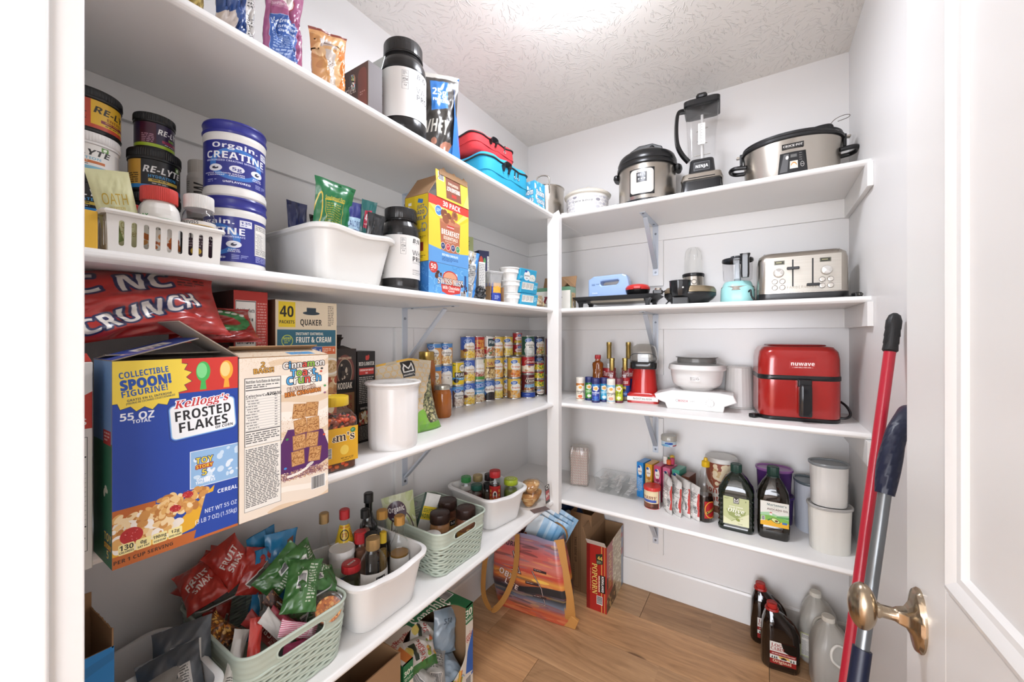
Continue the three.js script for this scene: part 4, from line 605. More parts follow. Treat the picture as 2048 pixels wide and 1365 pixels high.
// ---------- left wall, second shelf: supplement tubs, basket, white bin, drink boxes ----------
{
  const y = S[2], put = (x, z) => [x, y, z];
  const relyte = (bg, ink, side, sideInk, stripe, sub, subInk, o = {}) => cell(560, 130, (g, w, h) => {
    fill(g, bg, 0, 0, w, h); fill(g, side, 150, 0, 74, h); fine(g, 158, 62, 58, 58, 6, sideInk); txt(g, 'RE-LYTE', 305, 42, 42, ink, { skew: 0.2, max: 150 }); txt(g, sub, 300, 72, 18, subInk, { max: 110 });
    fill(g, o.pill ?? subInk, 250, 84, 112, 14); fine(g, 262, 87, 88, 9, 1, bg); fill(g, stripe, 0, h - 18, w, 18); fine(g, 262, 102, 90, 8, 1, ink); fill(g, '#5d8a3a', 352, 4, 22, 22); ell(g, '#e6ead8', 363, 15, 6, 8, 0.5); fill(g, o.panel ?? '#3a3a3c', 400, 18, 62, 88); fine(g, 404, 22, 54, 80, 12, '#a9a9a9'); });
  const A = [-1.105, -0.2], B = [-1.105, -0.302], fa = face(...A), G = 'electrolyte powder tubs on the second shelf';
  const hyd = relyte('#161617', '#ecebe8', '#cf9d3a', '#3a2a10', '#3286c8', 'HYDRATION', '#4aa0d8', { pill: '#d2b54e' }), dark = relyte('#161617', '#ecebe8', '#232325', '#888', '#222224', 'HYDRATION', '#4aa0d8', { pill: '#8a3a78' });
  powderTub('powder_tub', 'black powder tub at the bottom of the left tub stack', put(...A), fa, 0.049, 0.085, 0x151515, 0x171717, dark, { group: G });
  powderTub('powder_tub', 'black powder tub second from the bottom of the left stack, behind the pale pouch', [A[0], y + 0.0855, A[1]], fa - 0.3, 0.049, 0.08, 0x151515, 0x171717, hyd, { group: G });
  powderTub('powder_tub', 'white powder tub with green leaf mark third up in the left stack', [A[0], y + 0.166, A[1]], fa - 0.35, 0.048, 0.077, 0xe2ded8, 0xe2ded8, relyte('#e2ded6', '#26231f', '#d8d4cc', '#777', '#7fb0c0', 'HYDRATION', '#7fb0c0', { pill: '#c06a34', panel: '#cfcdc8' }), { group: G, lid: 0.24 });
  powderTub('powder_tub', 'yellow and red powder tub with black lid topmost of the left stack', [A[0], y + 0.2435, A[1]], fa + 0.75, 0.051, 0.082, 0x141414, 0x161616, relyte('#dcae2c', '#22201c', '#b8452e', '#46160c', '#b8452e', 'ENERGY', '#8a4a1c', { pill: '#7a2a3a' }), { group: G });
  powderTub('powder_tub', 'black powder tub at the bottom of the right tub stack', put(...B), face(...B), 0.044, 0.078, 0x151515, 0x171717, dark, { group: G });
  powderTub('powder_tub', 'black powder tub second up in the right stack, behind the red capped bottle', [B[0], y + 0.0785, B[1]], face(...B), 0.044, 0.078, 0x151515, 0x171717, dark, { group: G });
  powderTub('powder_tub', 'black powder tub with blue stripe and yellow side panel in the right stack', [B[0], y + 0.157, B[1]], face(...B) + 0.1, 0.0445, 0.092, 0x151515, 0x171717, hyd, { group: G });
  powderTub('powder_tub', 'small purple powder tub with lime stripe topmost of the right stack', [B[0], y + 0.2495, B[1]], face(...B) + 0.7, 0.035, 0.077, 0x141414, 0x161616, relyte('#2f2440', '#ecebe8', '#43162c', '#c9a0b0', '#a3bf33', 'kids', '#9acb3a', { pill: '#a02a4a' }), { group: G });
  // white bottle on a black tub
  const Rw = [-1.135, -0.4]; powderTub('powder_tub', 'black tub under the white supplement bottle', put(...Rw), 0, 0.036, 0.135, 0x151515, 0x171717, flat('#1a1a1b'));
  const rawC = cell(300, 200, (g, w, h) => { fill(g, '#d6d2cb', 0, 0, w, h); txt(g, 'RAW', 150, 105, 66, '#2f2b29', { rot: -PI / 2, skew: 0.2 }); fine(g, 95, 20, 16, 160, 14, '#8a857c'); });
  { const t = thing('supplement_bottle', 'white supplement bottle standing on a black tub beside the blue tubs', 'bottle', [Rw[0], y + 0.1355, Rw[1]], face(...Rw) - 0.1); mesh('body', lathe([[0, 0.001], [0.028, 0], [0.031, 0.005], [0.031, 0.1], [0.028, 0.11], [0.026, 0.112], [0, 0.112]]), mat(0xdedad4, 0.35), t); mesh('label', band(0.0314, 0.012, 0.094, 2 * PI, rawC), cmat(rawC, 'gloss'), t); mesh('cap', ribCap(0.0295, 0.108, 0.138, 40), mat(0xdcd8d0, 0.4), t); }
  // two blue creatine tubs
  const cre = cell(700, 330, (g, w, h) => {
    fill(g, '#2a2f83', 0, 0, w, h); ell(g, null, 350, 168, 88, 104, 0, '#3b76c4', 26); txt(g, 'Orgain.', 345, 38, 50, '#f1f1f4'); txt(g, 'CREATINE', 350, 108, 70, '#f3f3f5', { max: 240 }); txt(g, 'MICRONIZED CREATINE MONOHYDRATE', 350, 148, 17, '#cfd3ea', { max: 238 });
    ['', '5g', ''].forEach((s, i) => { ell(g, '#e6e7ee', 272 + i * 78, 202, 27, 26); if (s) txt(g, s, 350, 202, 32, '#2a2f83'); else { ell(g, '#2c2f46', 272 + i * 78, 202, 13, 10, i); ell(g, '#e6e7ee', 276 + i * 78, 196, 6, 5); } }); txt(g, 'MUSCLE SUPPORT', 272, 240, 12, '#e6e7ee'); txt(g, '& RECOVERY', 272, 254, 12, '#e6e7ee'); txt(g, '5 GRAMS', 350, 240, 13, '#e6e7ee'); txt(g, 'CREATINE', 350, 254, 12, '#e6e7ee'); txt(g, 'BRAIN', 428, 240, 13, '#e6e7ee'); txt(g, 'HEALTH', 428, 254, 12, '#e6e7ee'); txt(g, 'UNFLAVORED', 350, 298, 20, '#f1f1f4', { max: 100 }); fine(g, 236, 284, 44, 26, 2, '#aeb4d8'); fine(g, 420, 278, 60, 34, 3, '#aeb4d8');
    fill(g, '#dfe0e8', 448, 20, 46, 50); txt(g, '135', 471, 38, 24, '#2a2f83'); fine(g, 454, 54, 34, 10, 1, '#2a2f83'); facts(g, 505, 26, 110, 240, 'Supplement Facts'); fine(g, 510, 272, 100, 46, 5, '#c9cdea'); facts(g, 70, 30, 100, 200); });
  const blueTub = (label, yy, ry) => { const t = thing('creatine_tub', label, 'tub', [-1.03, yy, -0.425], ry, 'blue creatine tubs'), wm = mat(0xe4e1dc, 0.3), r = 0.061, h = 0.165;
    mesh('body', lathe([[0, 0.001], [r * 0.94, 0], [r, 0.004], [r, 0.014], [r * 0.965, 0.02], [r * 0.965, h - 0.042], [r * 0.99, h - 0.036], [r * 0.99, h - 0.028], [r * 0.95, h - 0.024], [0, h - 0.024]], 56), wm, t); mesh('label', band(r * 0.971, 0.022, h - 0.044, 2 * PI, cre, r * 0.971, 56), cmat(cre, 'gloss'), t); mesh('lid', lathe([[r * 0.96, h - 0.027], [r * 1.0, h - 0.026], [r * 1.02, h - 0.022], [r * 0.985, h - 0.018], [r * 0.985, h - 0.006], [r * 1.01, h - 0.004], [r * 0.99, h], [r * 0.94, h], [r * 0.92, h - 0.003], [0, h - 0.003]], 56), mat(0x2c2f86, 0.35), t); };
  blueTub('blue creatine tub standing on the shelf, lower of the pair', y, face(-1.03, -0.425) - 0.75); blueTub('blue creatine tub stacked on the other blue tub', y + 0.1655, face(-1.03, -0.425) + 0.05);
  // slotted white basket with supplements
  {
    const t = thing('slotted_basket', 'small white plastic basket with vertical slots holding supplement bottles', 'basket', [-0.955, y, -0.272], LF), wm = mat(0xe2ded8, 0.35), hw = 0.084, hd = 0.038, h = 0.072;
    const slotWall = (w, n) => { const hs = []; for (let i = 0; i < n; i++) { const x = -w * 0.4 + w * 0.8 * i / (n - 1), a = 0.0035, p = []; for (let k = 0; k <= 6; k++) p.push([x + a * Math.cos(k / 6 * PI), 0.052 + a * Math.sin(k / 6 * PI)]); for (let k = 0; k <= 6; k++) p.push([x - a * Math.cos(k / 6 * PI), 0.016 - a * Math.sin(k / 6 * PI)]); hs.push(p); } return extr([[-w / 2, 0], [w / 2, 0], [w / 2 + 0.003, h - 0.004], [-w / 2 - 0.003, h - 0.004]], 0.0018, 0, hs); };
    for (const s of [1, -1]) { const g = slotWall(hw * 2 - 0.008, 9); g.rotateX(0.06 * s); g.translate(0, 0.0005, s > 0 ? hd - 0.006 : -hd + 0.004); mesh('side_wall', g, wm, t); const e = slotWall(hd * 2 - 0.012, 5); e.rotateY(PI / 2); e.translate(s > 0 ? hw - 0.005 : -hw + 0.003, 0.0005, 0); mesh('side_wall', e, wm, t); }
    mesh('rim', loft([[hw - 0.004, hd - 0.003, h - 0.006], [hw + 0.004, hd + 0.004, h - 0.008], [hw + 0.006, hd + 0.006, h - 0.004], [hw + 0.004, hd + 0.004, h], [hw - 0.003, hd - 0.003, h], [hw - 0.004, hd - 0.003, h - 0.006]].map(([a, b, q]) => rrect(a, b, 0.008, q, 60)), { top: false, bottom: false }), wm, t); mesh('base', loft([rrect(hw - 0.006, hd - 0.006, 0.008, 0, 40), rrect(hw - 0.004, hd - 0.004, 0.008, 0.003, 40)]), wm, t);
  }
  const pill = (label, x, z, r, h, capC, c, o = {}) => { const t = thing('supplement_bottle', label, 'bottle', [x, y + 0.0045, z], face(x, z) + (o.ry ?? 0)), ch = h * 0.2; mesh('body', lathe([[0, 0.001], [r * 0.92, 0], [r, 0.005], [r, h * 0.62], ...soft([[r, h * 0.62], [r * 0.92, h * 0.72], [r * 0.74, h * 0.79]], 8).slice(1), [r * 0.74, h * 0.82], [0, h * 0.82]]), o.mat ?? mat(0xe6e3dd, 0.3), t); if (o.inner) mesh('contents', lathe([[0, 0.003], [r * 0.9, 0.004], [r * 0.9, h * 0.55], [0, h * 0.56]]), o.inner, t); mesh('label', band(r * 1.008, 0.01, h * 0.6, 2 * PI, c), cmat(c, 'gloss'), t); mesh('cap', ribCap(r * 0.9, h - ch, h, 56, 0.0009), mat(capC, 0.4), t); };
  const usda = cell(360, 150, (g, w, h) => { fill(g, '#e8e5df', 0, 0, w, h); fill(g, '#3f8c4a', 130, 16, 170, 24); txt(g, 'USDA ORGANIC', 215, 28, 20, '#eef3ea', { max: 120 }); fine(g, 140, 48, 80, 24, 2, '#666'); bars(g, 70, 60, 40, 60, true); blobs(g, 20, 120, 90, 120, 50, ['#c9743a', '#d99a5a', '#a8542c'], 6, 14); txt(g, 'DAY', 122, 10, 18, '#3f8c4a'); });
  const mag = cell(360, 150, (g, w, h) => { fill(g, '#3b2633', 0, 0, w, h); fill(g, '#d9d3cc', 0, 0, w, 16); txt(g, 'NEVISS', 150, 9, 17, '#444'); fill(g, '#c9a24a', 0, 16, w, 3); 'MultiActive'.split('').forEach((q, i) => ell(g, ['#d2453a', '#e0a33a', '#5aa04a', '#4a80c0'][i % 4], 105 + i * 14, 34, 5, 6)); txt(g, 'MAGNESIUM', 175, 62, 34, '#efece8', { max: 170 }); fine(g, 120, 84, 110, 30, 3, '#b9a9b0'); fill(g, '#d8d2cc', 255, 40, 60, 96); fine(g, 259, 46, 52, 86, 10, '#555'); ell(g, '#d9b53a', 170, 128, 18, 16); });
  pill('white supplement bottle with ribbed red cap and green band in the slotted basket', -0.956, -0.268, 0.0305, 0.13, 0xcf4038, usda, { ry: 0.2 });
  pill('clear gummy bottle with white cap and dark label in the slotted basket', -0.954, -0.329, 0.0275, 0.134, 0xe2e0dc, mag, { mat: clearPlastic(0xefeeee), inner: mat(0x5b3b4a, 0.5) });
  pill('supplement bottle with red cap behind the pale pouch', -1.022, -0.165, 0.02, 0.105, 0xcf4038, flat('#e3e0da')); pill('supplement bottle with red cap just left of the large red capped bottle', -1.02, -0.243, 0.019, 0.105, 0xcf4038, flat('#e3e0da'));
  pill('small pale pink bottle behind the clear gummy bottle', -1.02, -0.335, 0.013, 0.1, 0xe0c2bd, flat('#e0c8c2'));
  const oath = cell(220, 330, (g, w, h) => { fill(g, '#c9c79a', 0, 0, w, h); txt(g, 'OATH', 110, 120, 60, '#b99a34', { thin: 1, max: 140 }); txt(g, 'NUTRITION', 112, 156, 16, '#b99a34', { thin: 1 }); txt(g, 'Clear', 138, 226, 32, '#8f7d3a', { thin: 1 }); txt(g, 'Protein', 140, 262, 32, '#8f7d3a', { thin: 1 }); poly(g, '#7d8a4a', [[60, 300], [90, 220], [96, 290]]); ell(g, '#8a9a5a', 70, 270, 12, 24, 0.4); });
  const po = thing('drink_pouch', 'pale green flat pouch with gold lettering leaning in the slotted basket', 'pouch', [-0.948, y + 0.005, -0.211], LF - 0.05); pouch('pouch', 0.056, 0.136, 0.016, { front: oath, wrinkle: 0.002, seed: 3, kind: 'stand', fin: 'paper', warp: (p) => { const a = 0.2, x = p.x; p.x = x * Math.cos(a) - p.y * Math.sin(a) + 0.012; p.y = x * Math.sin(a) + p.y * Math.cos(a) + 0.006; } }, po);
  carton('small_box', 'small plain yellow box beside the door jamb on the second shelf', 'box', put(-0.945, -0.155), LF, 0.05, 0.064, 0.05, { a: flat('#d9a930') });
  // white bin with pouches
  const binM = mat(0xe6e4df, 0.32), bt = thing('storage_bin', 'white plastic bin holding snack and powder pouches on the second shelf', 'bin', put(-1.064, -0.685), LF); mesh('bin_body', binGeo(0.118, 0.146, 0.045, 0.146, { taper: 0.83, dip: 0.006, lip: 0.013 }), binM, bt);
  const bag = (name, label, x, z, w, h, t, c, o = {}) => { const q = thing(name, label, 'pouch', [x, y + 0.006 + (o.up ?? 0), z], o.ry ?? LF); pouch('pouch', w, h, t, { front: c, back: o.back ?? c, kind: o.kind ?? 'stand', seed: o.seed ?? 2, wrinkle: o.wr ?? 0.005, warp: (p) => { const a = o.tilt ?? 0; if (a) { const xx = p.x; p.x = xx * Math.cos(a) - p.y * Math.sin(a); p.y = xx * Math.sin(a) + p.y * Math.cos(a); } p.z -= p.y * (o.back2 ?? 0.06); } }, q); return q; };
  const navy = cell(160, 260, (g, w, h) => { fill(g, '#232a55', 0, 0, w, h); fill(g, '#cfcfd4', 10, 100, 130, 160); fine(g, 16, 112, 116, 60, 6, '#3a3a44'); fine(g, 16, 190, 116, 30, 3, '#3a3a44'); });
  const green = cell(260, 300, (g, w, h) => { fill(g, '#166b3c', 0, 0, w, h); g.strokeStyle = '#c9a52c'; g.lineWidth = 3; g.strokeRect(60, 70, 120, 200); txt(g, 'Supplement Facts', 122, 62, 18, '#d9b53a', { max: 130 }); fine(g, 66, 80, 108, 180, 22, '#b59a2c'); ell(g, null, 18, 120, 20, 70, 0.2, '#d9b53a', 6); ell(g, null, 18, 250, 14, 20, 0, '#d9b53a', 5); });
  const cal = cell(180, 300, (g, w, h) => { fill(g, '#2c3274', 0, 0, w, h); fill(g, '#a9c6da', 0, 60, w, 48); txt(g, '0 CALORIE', 92, 85, 32, '#22306a', { thin: 1, max: 150 }); ell(g, '#dfe6ee', 110, 170, 44, 44); txt(g, '30', 110, 168, 48, '#22306a'); });
  const tealP = cell(90, 260, (g, w, h) => { fill(g, '#125a58', 0, 0, w, h); poly(g, '#b02a44', [[22, 36], [66, 30], [66, 96], [22, 90]]); txt(g, '45', 44, 56, 28, '#efe6e6'); fine(g, 28, 76, 32, 8, 1, '#efe6e6'); ell(g, '#cfe0dc', 50, 170, 28, 24); fine(g, 34, 160, 32, 20, 3, '#1a4a48'); });
  const blk = cell(150, 260, (g, w, h) => { fill(g, '#17191b', 0, 0, w, h); fine(g, 10, 130, 110, 70, 7, '#cfd2d4'); g.strokeStyle = '#6a7a80'; g.strokeRect(6, 120, 120, 90); });
  bag('powder_pouch', 'navy pouch with white text panel at the left end of the white bin', -1.12, -0.625, 0.06, 0.24, 0.03, navy, { seed: 5, tilt: 0.0 }); bag('powder_pouch', 'slim navy pouch edge just right of the text panel pouch', -1.16, -0.652, 0.05, 0.235, 0.03, flat('#20284a'), { seed: 6 });
  bag('powder_pouch', 'dark pouch with rounded top behind the green bag', -1.16, -0.715, 0.06, 0.228, 0.04, flat('#1b1d20'), { seed: 8 });
  bag('snack_bag', 'green puffy bag with gold printed facts standing in the white bin', -1.035, -0.655, 0.118, 0.245, 0.045, green, { seed: 11, kind: 'pillow', wr: 0.006, up: 0.04, tilt: -0.06, ry: LF - 0.1, back2: -0.1 }); bag('powder_pouch', 'blue pouch with a pale calorie band beside the green bag', -1.03, -0.728, 0.075, 0.225, 0.03, cal, { seed: 12, up: 0.02, tilt: 0.04, ry: LF - 0.1, back2: -0.1 });
  bag('powder_pouch', 'narrow teal pouch with a red ribbon mark', -1.02, -0.752, 0.045, 0.24, 0.02, tealP, { seed: 13, up: 0.02, tilt: -0.1, ry: LF - 0.4, back2: -0.08 }); bag('powder_pouch', 'black foil pouch with white small print at the right end of the bin', -0.985, -0.757, 0.055, 0.195, 0.022, blk, { seed: 14, up: 0.02, tilt: -0.08, ry: LF - 0.2, back2: -0.1 });
  // protein tub on this shelf and its twin on the top shelf
  const bpn = cell(820, 360, (g, w, h) => { fill(g, '#dbd8d4', 0, 0, w, h); txt(g, 'B:N', 455, 40, 52, '#262424', { al: 'left', skew: 0.15, max: 78 }); fine(g, 456, 66, 70, 6, 1, '#888'); txt(g, 'WHEY', 452, 140, 58, '#2a2626', { thin: 1, al: 'left' }); txt(g, 'PROTEIN', 452, 192, 58, '#2a2626', { al: 'left', max: 210 }); fill(g, '#2a2626', 455, 226, 180, 2); fine(g, 456, 218, 150, 5, 1, '#555'); g.strokeStyle = '#6a4a4a'; g.strokeRect(455, 282, 130, 14); fine(g, 460, 285, 118, 9, 1, '#555'); txt(g, '27 SERVINGS', 455, 308, 17, '#555', { al: 'left', thin: 1 }); fine(g, 455, 320, 120, 8, 1, '#666'); g.strokeStyle = '#3a3838'; for (const yy of [24, 70, 116]) g.strokeRect(372, yy, 34, 44); txt(g, '25g', 389, 86, 18, '#333'); txt(g, '12', 389, 132, 16, '#333'); fine(g, 376, 30, 26, 32, 4, '#777'); fine(g, 376, 98, 26, 10, 2, '#555'); for (let i = 0; i < 5; i++) fine(g, 130, 40 + i * 62, 120, 44, 5, '#4a4646'); });
  const whey = (label, x, yy, z, r, h, ry) => { const t = thing('protein_tub', label, 'tub', [x, yy, z], ry, 'black and white protein tubs'), bm = mat(0x1d1c1c, 0.25);
    mesh('body', lathe([[0, 0.002], [r * 0.9, 0], [r * 0.98, 0.006], [r, 0.02], [r, h * 0.13], [r * 0.985, h * 0.14], [r * 0.985, h * 0.66], [r, h * 0.67], ...soft([[r, h * 0.67], [r * 0.95, h * 0.76], [r * 0.8, h * 0.83]], 10).slice(1), [r * 0.8, h * 0.86], [0, h * 0.86]], 56), bm, t); mesh('label', band(r * 1.001, h * 0.145, h * 0.655, 2 * PI, bpn, r * 1.001, 56), cmat(bpn, 'paper'), t); mesh('lid', ribCap(r * 0.84, h * 0.865, h, 70, 0.0007), mat(0x262525, 0.22), t); mesh('lid_ring', lathe([[r * 0.8, h * 0.845], [r * 0.85, h * 0.848], [r * 0.86, h * 0.856], [r * 0.82, h * 0.862]]), mat(0x262525, 0.22), t); };
  whey('black and white protein tub beside the white bin on the second shelf', -0.98, y, -0.876, 0.06, 0.262, face(-0.98, -0.9) + 0.3); whey('black and white protein tub on the top shelf', -0.968, S[1], -0.875, 0.072, 0.293, face(-0.968, -0.875) + 0.24);
  // cocoa box and the breakfast drink box on it
  const sm = cell(420, 230, (g, w, h) => { fill(g, '#5a9ad0', 0, 0, w, h); for (let i = 0; i < 16; i++) { g.strokeStyle = i % 2 ? '#7fb6e0' : '#4585c0'; g.lineWidth = 5; g.beginPath(); g.arc(R(0, w), R(0, h), R(14, 36), R(0, 3), R(3, 6)); g.stroke(); } ell(g, '#c23a34', 46, 36, 42, 44); txt(g, '50', 46, 34, 48, '#f1ebe2'); fine(g, 22, 60, 48, 8, 1, '#f1ebe2'); fill(g, '#e8e4da', 150, 60, 140, 22); ell(g, '#d69a7a', 215, 100, 74, 50, 0, '#c23a34', 9); poly(g, '#c23a34', [[120, 150], [330, 150], [320, 205], [200, 228], [130, 205]]); txt(g, 'SWISS MISS', 222, 128, 60, '#f0ece4', { serif: 1, st: '#5c2a20', sw: 8, max: 270 }); txt(g, 'Milk Chocolate', 226, 172, 32, '#f0e6dc', { max: 180 }); txt(g, 'FLAVOR', 226, 196, 18, '#f0e6dc'); bars(g, 330, 190, 58, 34); blobs(g, 6, 60, 60, 60, 60, ['#4a2a1e', '#5c3424'], 10, 18); blobs(g, 6, 340, 140, 60, 50, ['#4a2a1e', '#5c3424'], 8, 16); fill(g, '#28457a', 370, 60, 22, 110); });
  const smS = cell(200, 230, (g, w, h) => { fill(g, '#2f6eb0', 0, 0, w, h); for (let i = 0; i < 26; i++) { g.strokeStyle = '#5c96cc'; g.lineWidth = 3; g.beginPath(); g.arc(R(0, w), R(0, h), R(8, 30), R(0, 3), R(3, 6)); g.stroke(); } blobs(g, 3, 80, 80, 40, 30, ['#3a2018'], 14, 20); });
  carton('cocoa_box', 'blue hot cocoa box with red banner under the yellow drink box', 'box', put(-0.977, -1.045), LF, 0.208, 0.107, 0.112, { f: sm, l: smS, a: flat('#3f7fbe') });
  const glass = (g, x, yy, s) => { poly(g, '#a8664a', [[x - 80 * s, yy], [x + 80 * s, yy], [x + 66 * s, yy + 260 * s], [x - 62 * s, yy + 260 * s]]); ell(g, '#b87858', x, yy, 82 * s, 14 * s); blobs(g, 12, x - 70 * s, yy - 50 * s, 140 * s, 40 * s, ['#7a452c', '#9a5c3e', '#8a5034'], 10 * s, 26 * s); };
  const be = cell(420, 450, (g, w, h) => { fill(g, '#e4c43c', 0, 0, w, h); for (let i = 0; i < 9; i++) poly(g, i % 2 ? '#ecd668' : '#dcb82c', [[210, 200], [i * 60 - 60, 60], [i * 60, 60]]); fill(g, '#c23a30', 0, 0, w, 62); txt(g, '30 PACK', 230, 32, 48, '#f1ebe0'); ell(g, '#4a80c0', 96, 92, 34, 34, 0, '#e9eef4', 4); fine(g, 76, 80, 40, 24, 3, '#eef2f6'); glass(g, 215, 150, 1.35); fill(g, '#b8362c', 180, 170, 74, 26); txt(g, 'Carnation', 217, 183, 16, '#f3ece2'); txt(g, 'BREAKFAST', 217, 226, 52, '#f3ece2', { max: 190 }); txt(g, 'ESSENTIALS', 220, 264, 32, '#f0e2d2', { max: 150 }); fine(g, 160, 284, 120, 12, 2, '#e6d2c0'); ['#2f3f6a', '#c23a40', '#3a3f6e', '#3f8a5c'].forEach((c, i) => { ell(g, c, 140 + i * 52, 326, 22, 24, 0, '#efe6da', 3); fine(g, 128 + i * 52, 318, 24, 14, 2, '#efe6da'); }); poly(g, '#5f97cf', [[0, 340], [210, 366], [w, 346], [w, h], [0, h]]); txt(g, 'RICH MILK CHOCOLATE', 215, 385, 21, '#eef2f6', { max: 170 }); fine(g, 130, 402, 170, 30, 3, '#24467c'); });
  const beS = cell(240, 450, (g, w, h) => { fill(g, '#ddc023', 0, 0, w, h); fill(g, '#d2b41c', 0, 0, 100, h); txt(g, 'JUST', 165, 80, 34, '#2c4a86'); txt(g, 'ADD', 165, 118, 38, '#2c4a86'); txt(g, 'MILK', 165, 158, 38, '#2c4a86'); poly(g, '#3f74b8', [[140, 22], [190, 34], [182, 60], [132, 48]]); g.strokeStyle = '#3f74b8'; g.lineWidth = 6; g.beginPath(); g.arc(196, 120, 34, -1.4, 1.6); g.stroke(); txt(g, 'OR', 180, 196, 16, '#2c4a86'); txt(g, 'WATER', 160, 240, 30, '#2c4a86'); ell(g, null, 200, 220, 24, 26, 0, '#3f74b8', 5); fine(g, 130, 280, 96, 20, 2, '#5c4a16'); fill(g, '#7a2a20', 140, 320, 50, 60); fine(g, 130, 410, 90, 20, 2, '#5c4a16'); fill(g, '#e9e6dc', 34, 40, 34, 20); });
  const beT = cell(300, 150, (g, w, h) => { fill(g, '#dcc042', 0, 0, w, h); poly(g, '#ecd668', [[0, 0], [60, 0], [0, 90]]); fill(g, '#7d4a38', 75, 12, 140, 138); fill(g, '#b8362c', 120, 28, 44, 18); txt(g, 'BREAKFAST', 145, 70, 34, '#f0e8dc', { max: 124 }); txt(g, 'ESSENTIALS', 145, 98, 20, '#e8d8c4', { max: 96 }); bars(g, 232, 100, 44, 40); });
  const tb = thing('drink_mix_box', 'yellow and brown breakfast drink box with raised lid flap', 'box', [-0.977, y + 0.1075, -1.045], LF); openBox(tb, 0.208, 0.222, 0.112, { f: be, l: beS, a: flat('#d9bc2c') });
  flap(tb, 0.17, 0.095, [0.018, 0.222, 0.056], PI, 1.5, { t: beT, u: beT, a: kraft }, 'paper', 'raised printed lid flap with a torn edge'); flap(tb, 0.108, 0.1, [-0.104, 0.222, 0], PI / 2, 0.95, kraft); { const p = []; for (let i = 0; i <= 14; i++) p.push([-0.07 + i * 0.0107, 0.004 * Math.abs(Math.sin(i * 2.3)) + (i % 5 === 2 ? 0.008 : 0)]); const g = extr([[-0.07, -0.012], ...p.map(([a, b]) => [a, b + 0.004]), [0.08, -0.012]], 0.0018); g.translate(0.02, 0.316, 0.052); mesh('torn_edge', g, kraft, tb); }
  // boxes, sachets and rice cups toward the corner
  const gb = cell(90, 300, (g, w, h) => { fill(g, '#a9b27c', 0, 0, w, h); for (let i = 0; i < 14; i++) fine(g, 10, 20 + i * 19, 70, 8, 1, '#5c6240'); }); carton('cracker_box', 'tall pale green carton behind the yellow drink box', 'box', put(-1.13, -1.38), LF - 0.35, 0.05, 0.3, 0.075, { a: gb });
  const nb = cell(130, 300, (g, w, h) => { fill(g, '#2a2b4c', 0, 0, w, h); ell(g, '#c2503c', 30, 70, 26, 38); ell(g, '#5a9a5c', 72, 60, 14, 20); blobs(g, 14, 10, 190, 100, 60, ['#d9c9a0', '#b8442c', '#d98a3c'], 7, 15); ell(g, '#dcd8cc', 56, 276, 24, 36); ell(g, '#d9b53a', 50, 268, 8, 10); fill(g, '#e2e0da', 104, 30, 26, 240); fine(g, 107, 36, 20, 226, 26, '#555'); }); carton('tea_box', 'navy patterned carton with round motifs behind the cup stack', 'box', put(-1.105, -1.465), LF - 0.4, 0.055, 0.25, 0.07, { f: nb, a: flat('#20234a') });
  const fb = cell(70, 200, (g, w, h) => { fill(g, '#d9d7d2', 0, 0, w, h); fine(g, 6, 10, 58, 178, 22, '#666'); }); carton('slim_box', 'slim carton with a white facts panel in front of the navy carton', 'box', put(-1.015, -1.335), LF - 0.3, 0.034, 0.17, 0.05, { f: fb, a: flat('#8f9298') });
  const sbg = cell(100, 220, (g, w, h) => { fill(g, '#a6a6a4', 0, 0, w, h); fill(g, '#3f86cc', 72, 0, 28, h); fine(g, 12, 70, 52, 60, 7, '#555'); bars(g, 20, 160, 40, 34); blobs(g, 10, 0, 0, 70, 60, ['#5a4c44', '#c9b68a'], 6, 14); }); bag('snack_pouch', 'silver and blue foil pouch beside the cocoa box', -0.965, -1.2, 0.06, 0.19, 0.03, sbg, { seed: 22, tilt: -0.18, ry: LF - 0.3, wr: 0.008 });
  bag('coffee_pouch', 'crumpled black pouch low in front of the slim carton', -0.935, -1.245, 0.05, 0.05, 0.03, flat('#1f1f22'), { seed: 24, kind: 'pillow', wr: 0.01 });
  const tray = thing('sachet_box', 'open cardboard tray of orange and blue sachets under the clear cups', 'box', put(-1.02, -1.435), LF - 0.3); openBox(tray, 0.075, 0.075, 0.09, { a: kraft }, { skipFront: true }); const sa = cell(90, 120, (g, w, h) => { fill(g, '#28409a', 0, 0, w, h); poly(g, '#dfa23a', [[20, 0], [90, 0], [90, 60], [10, 60]]); fine(g, 24, 76, 50, 24, 3, '#dfe4f0'); });
  for (let i = 0; i < 3; i++) { const q = thing('drink_sachet', ['front blue and orange sachet in the cardboard tray', 'middle blue and orange sachet in the cardboard tray', 'back blue and orange sachet in the cardboard tray'][i], 'sachet', [-0.99 - i * 0.02, y + 0.004, -1.43 - i * 0.004], LF - 0.3 + i * 0.05); pouch('sachet', 0.055, 0.09, 0.01, { front: sa, seed: 31 + i, nx: 10, ny: 12, wrinkle: 0.002 }, q); }
  const cupT = thing('plastic_cup_stack', 'clear plastic container standing on the sachet tray', 'container', [-1.02, y + 0.076, -1.435], LF - 0.3); mesh('container_body', loft([rrect(0.03, 0.034, 0.01, 0, 40), rrect(0.036, 0.042, 0.012, 0.055, 40), rrect(0.039, 0.045, 0.012, 0.057, 40), rrect(0.039, 0.045, 0.012, 0.062, 40)], { top: false }), milkyPlastic(0xf1f1f0, 0.75, 0.15), cupT); mesh('lid', loft([rrect(0.04, 0.046, 0.012, 0.0625, 40), rrect(0.04, 0.046, 0.012, 0.066, 40)]), milkyPlastic(0xf1f1f0, 0.5, 0.2), cupT);
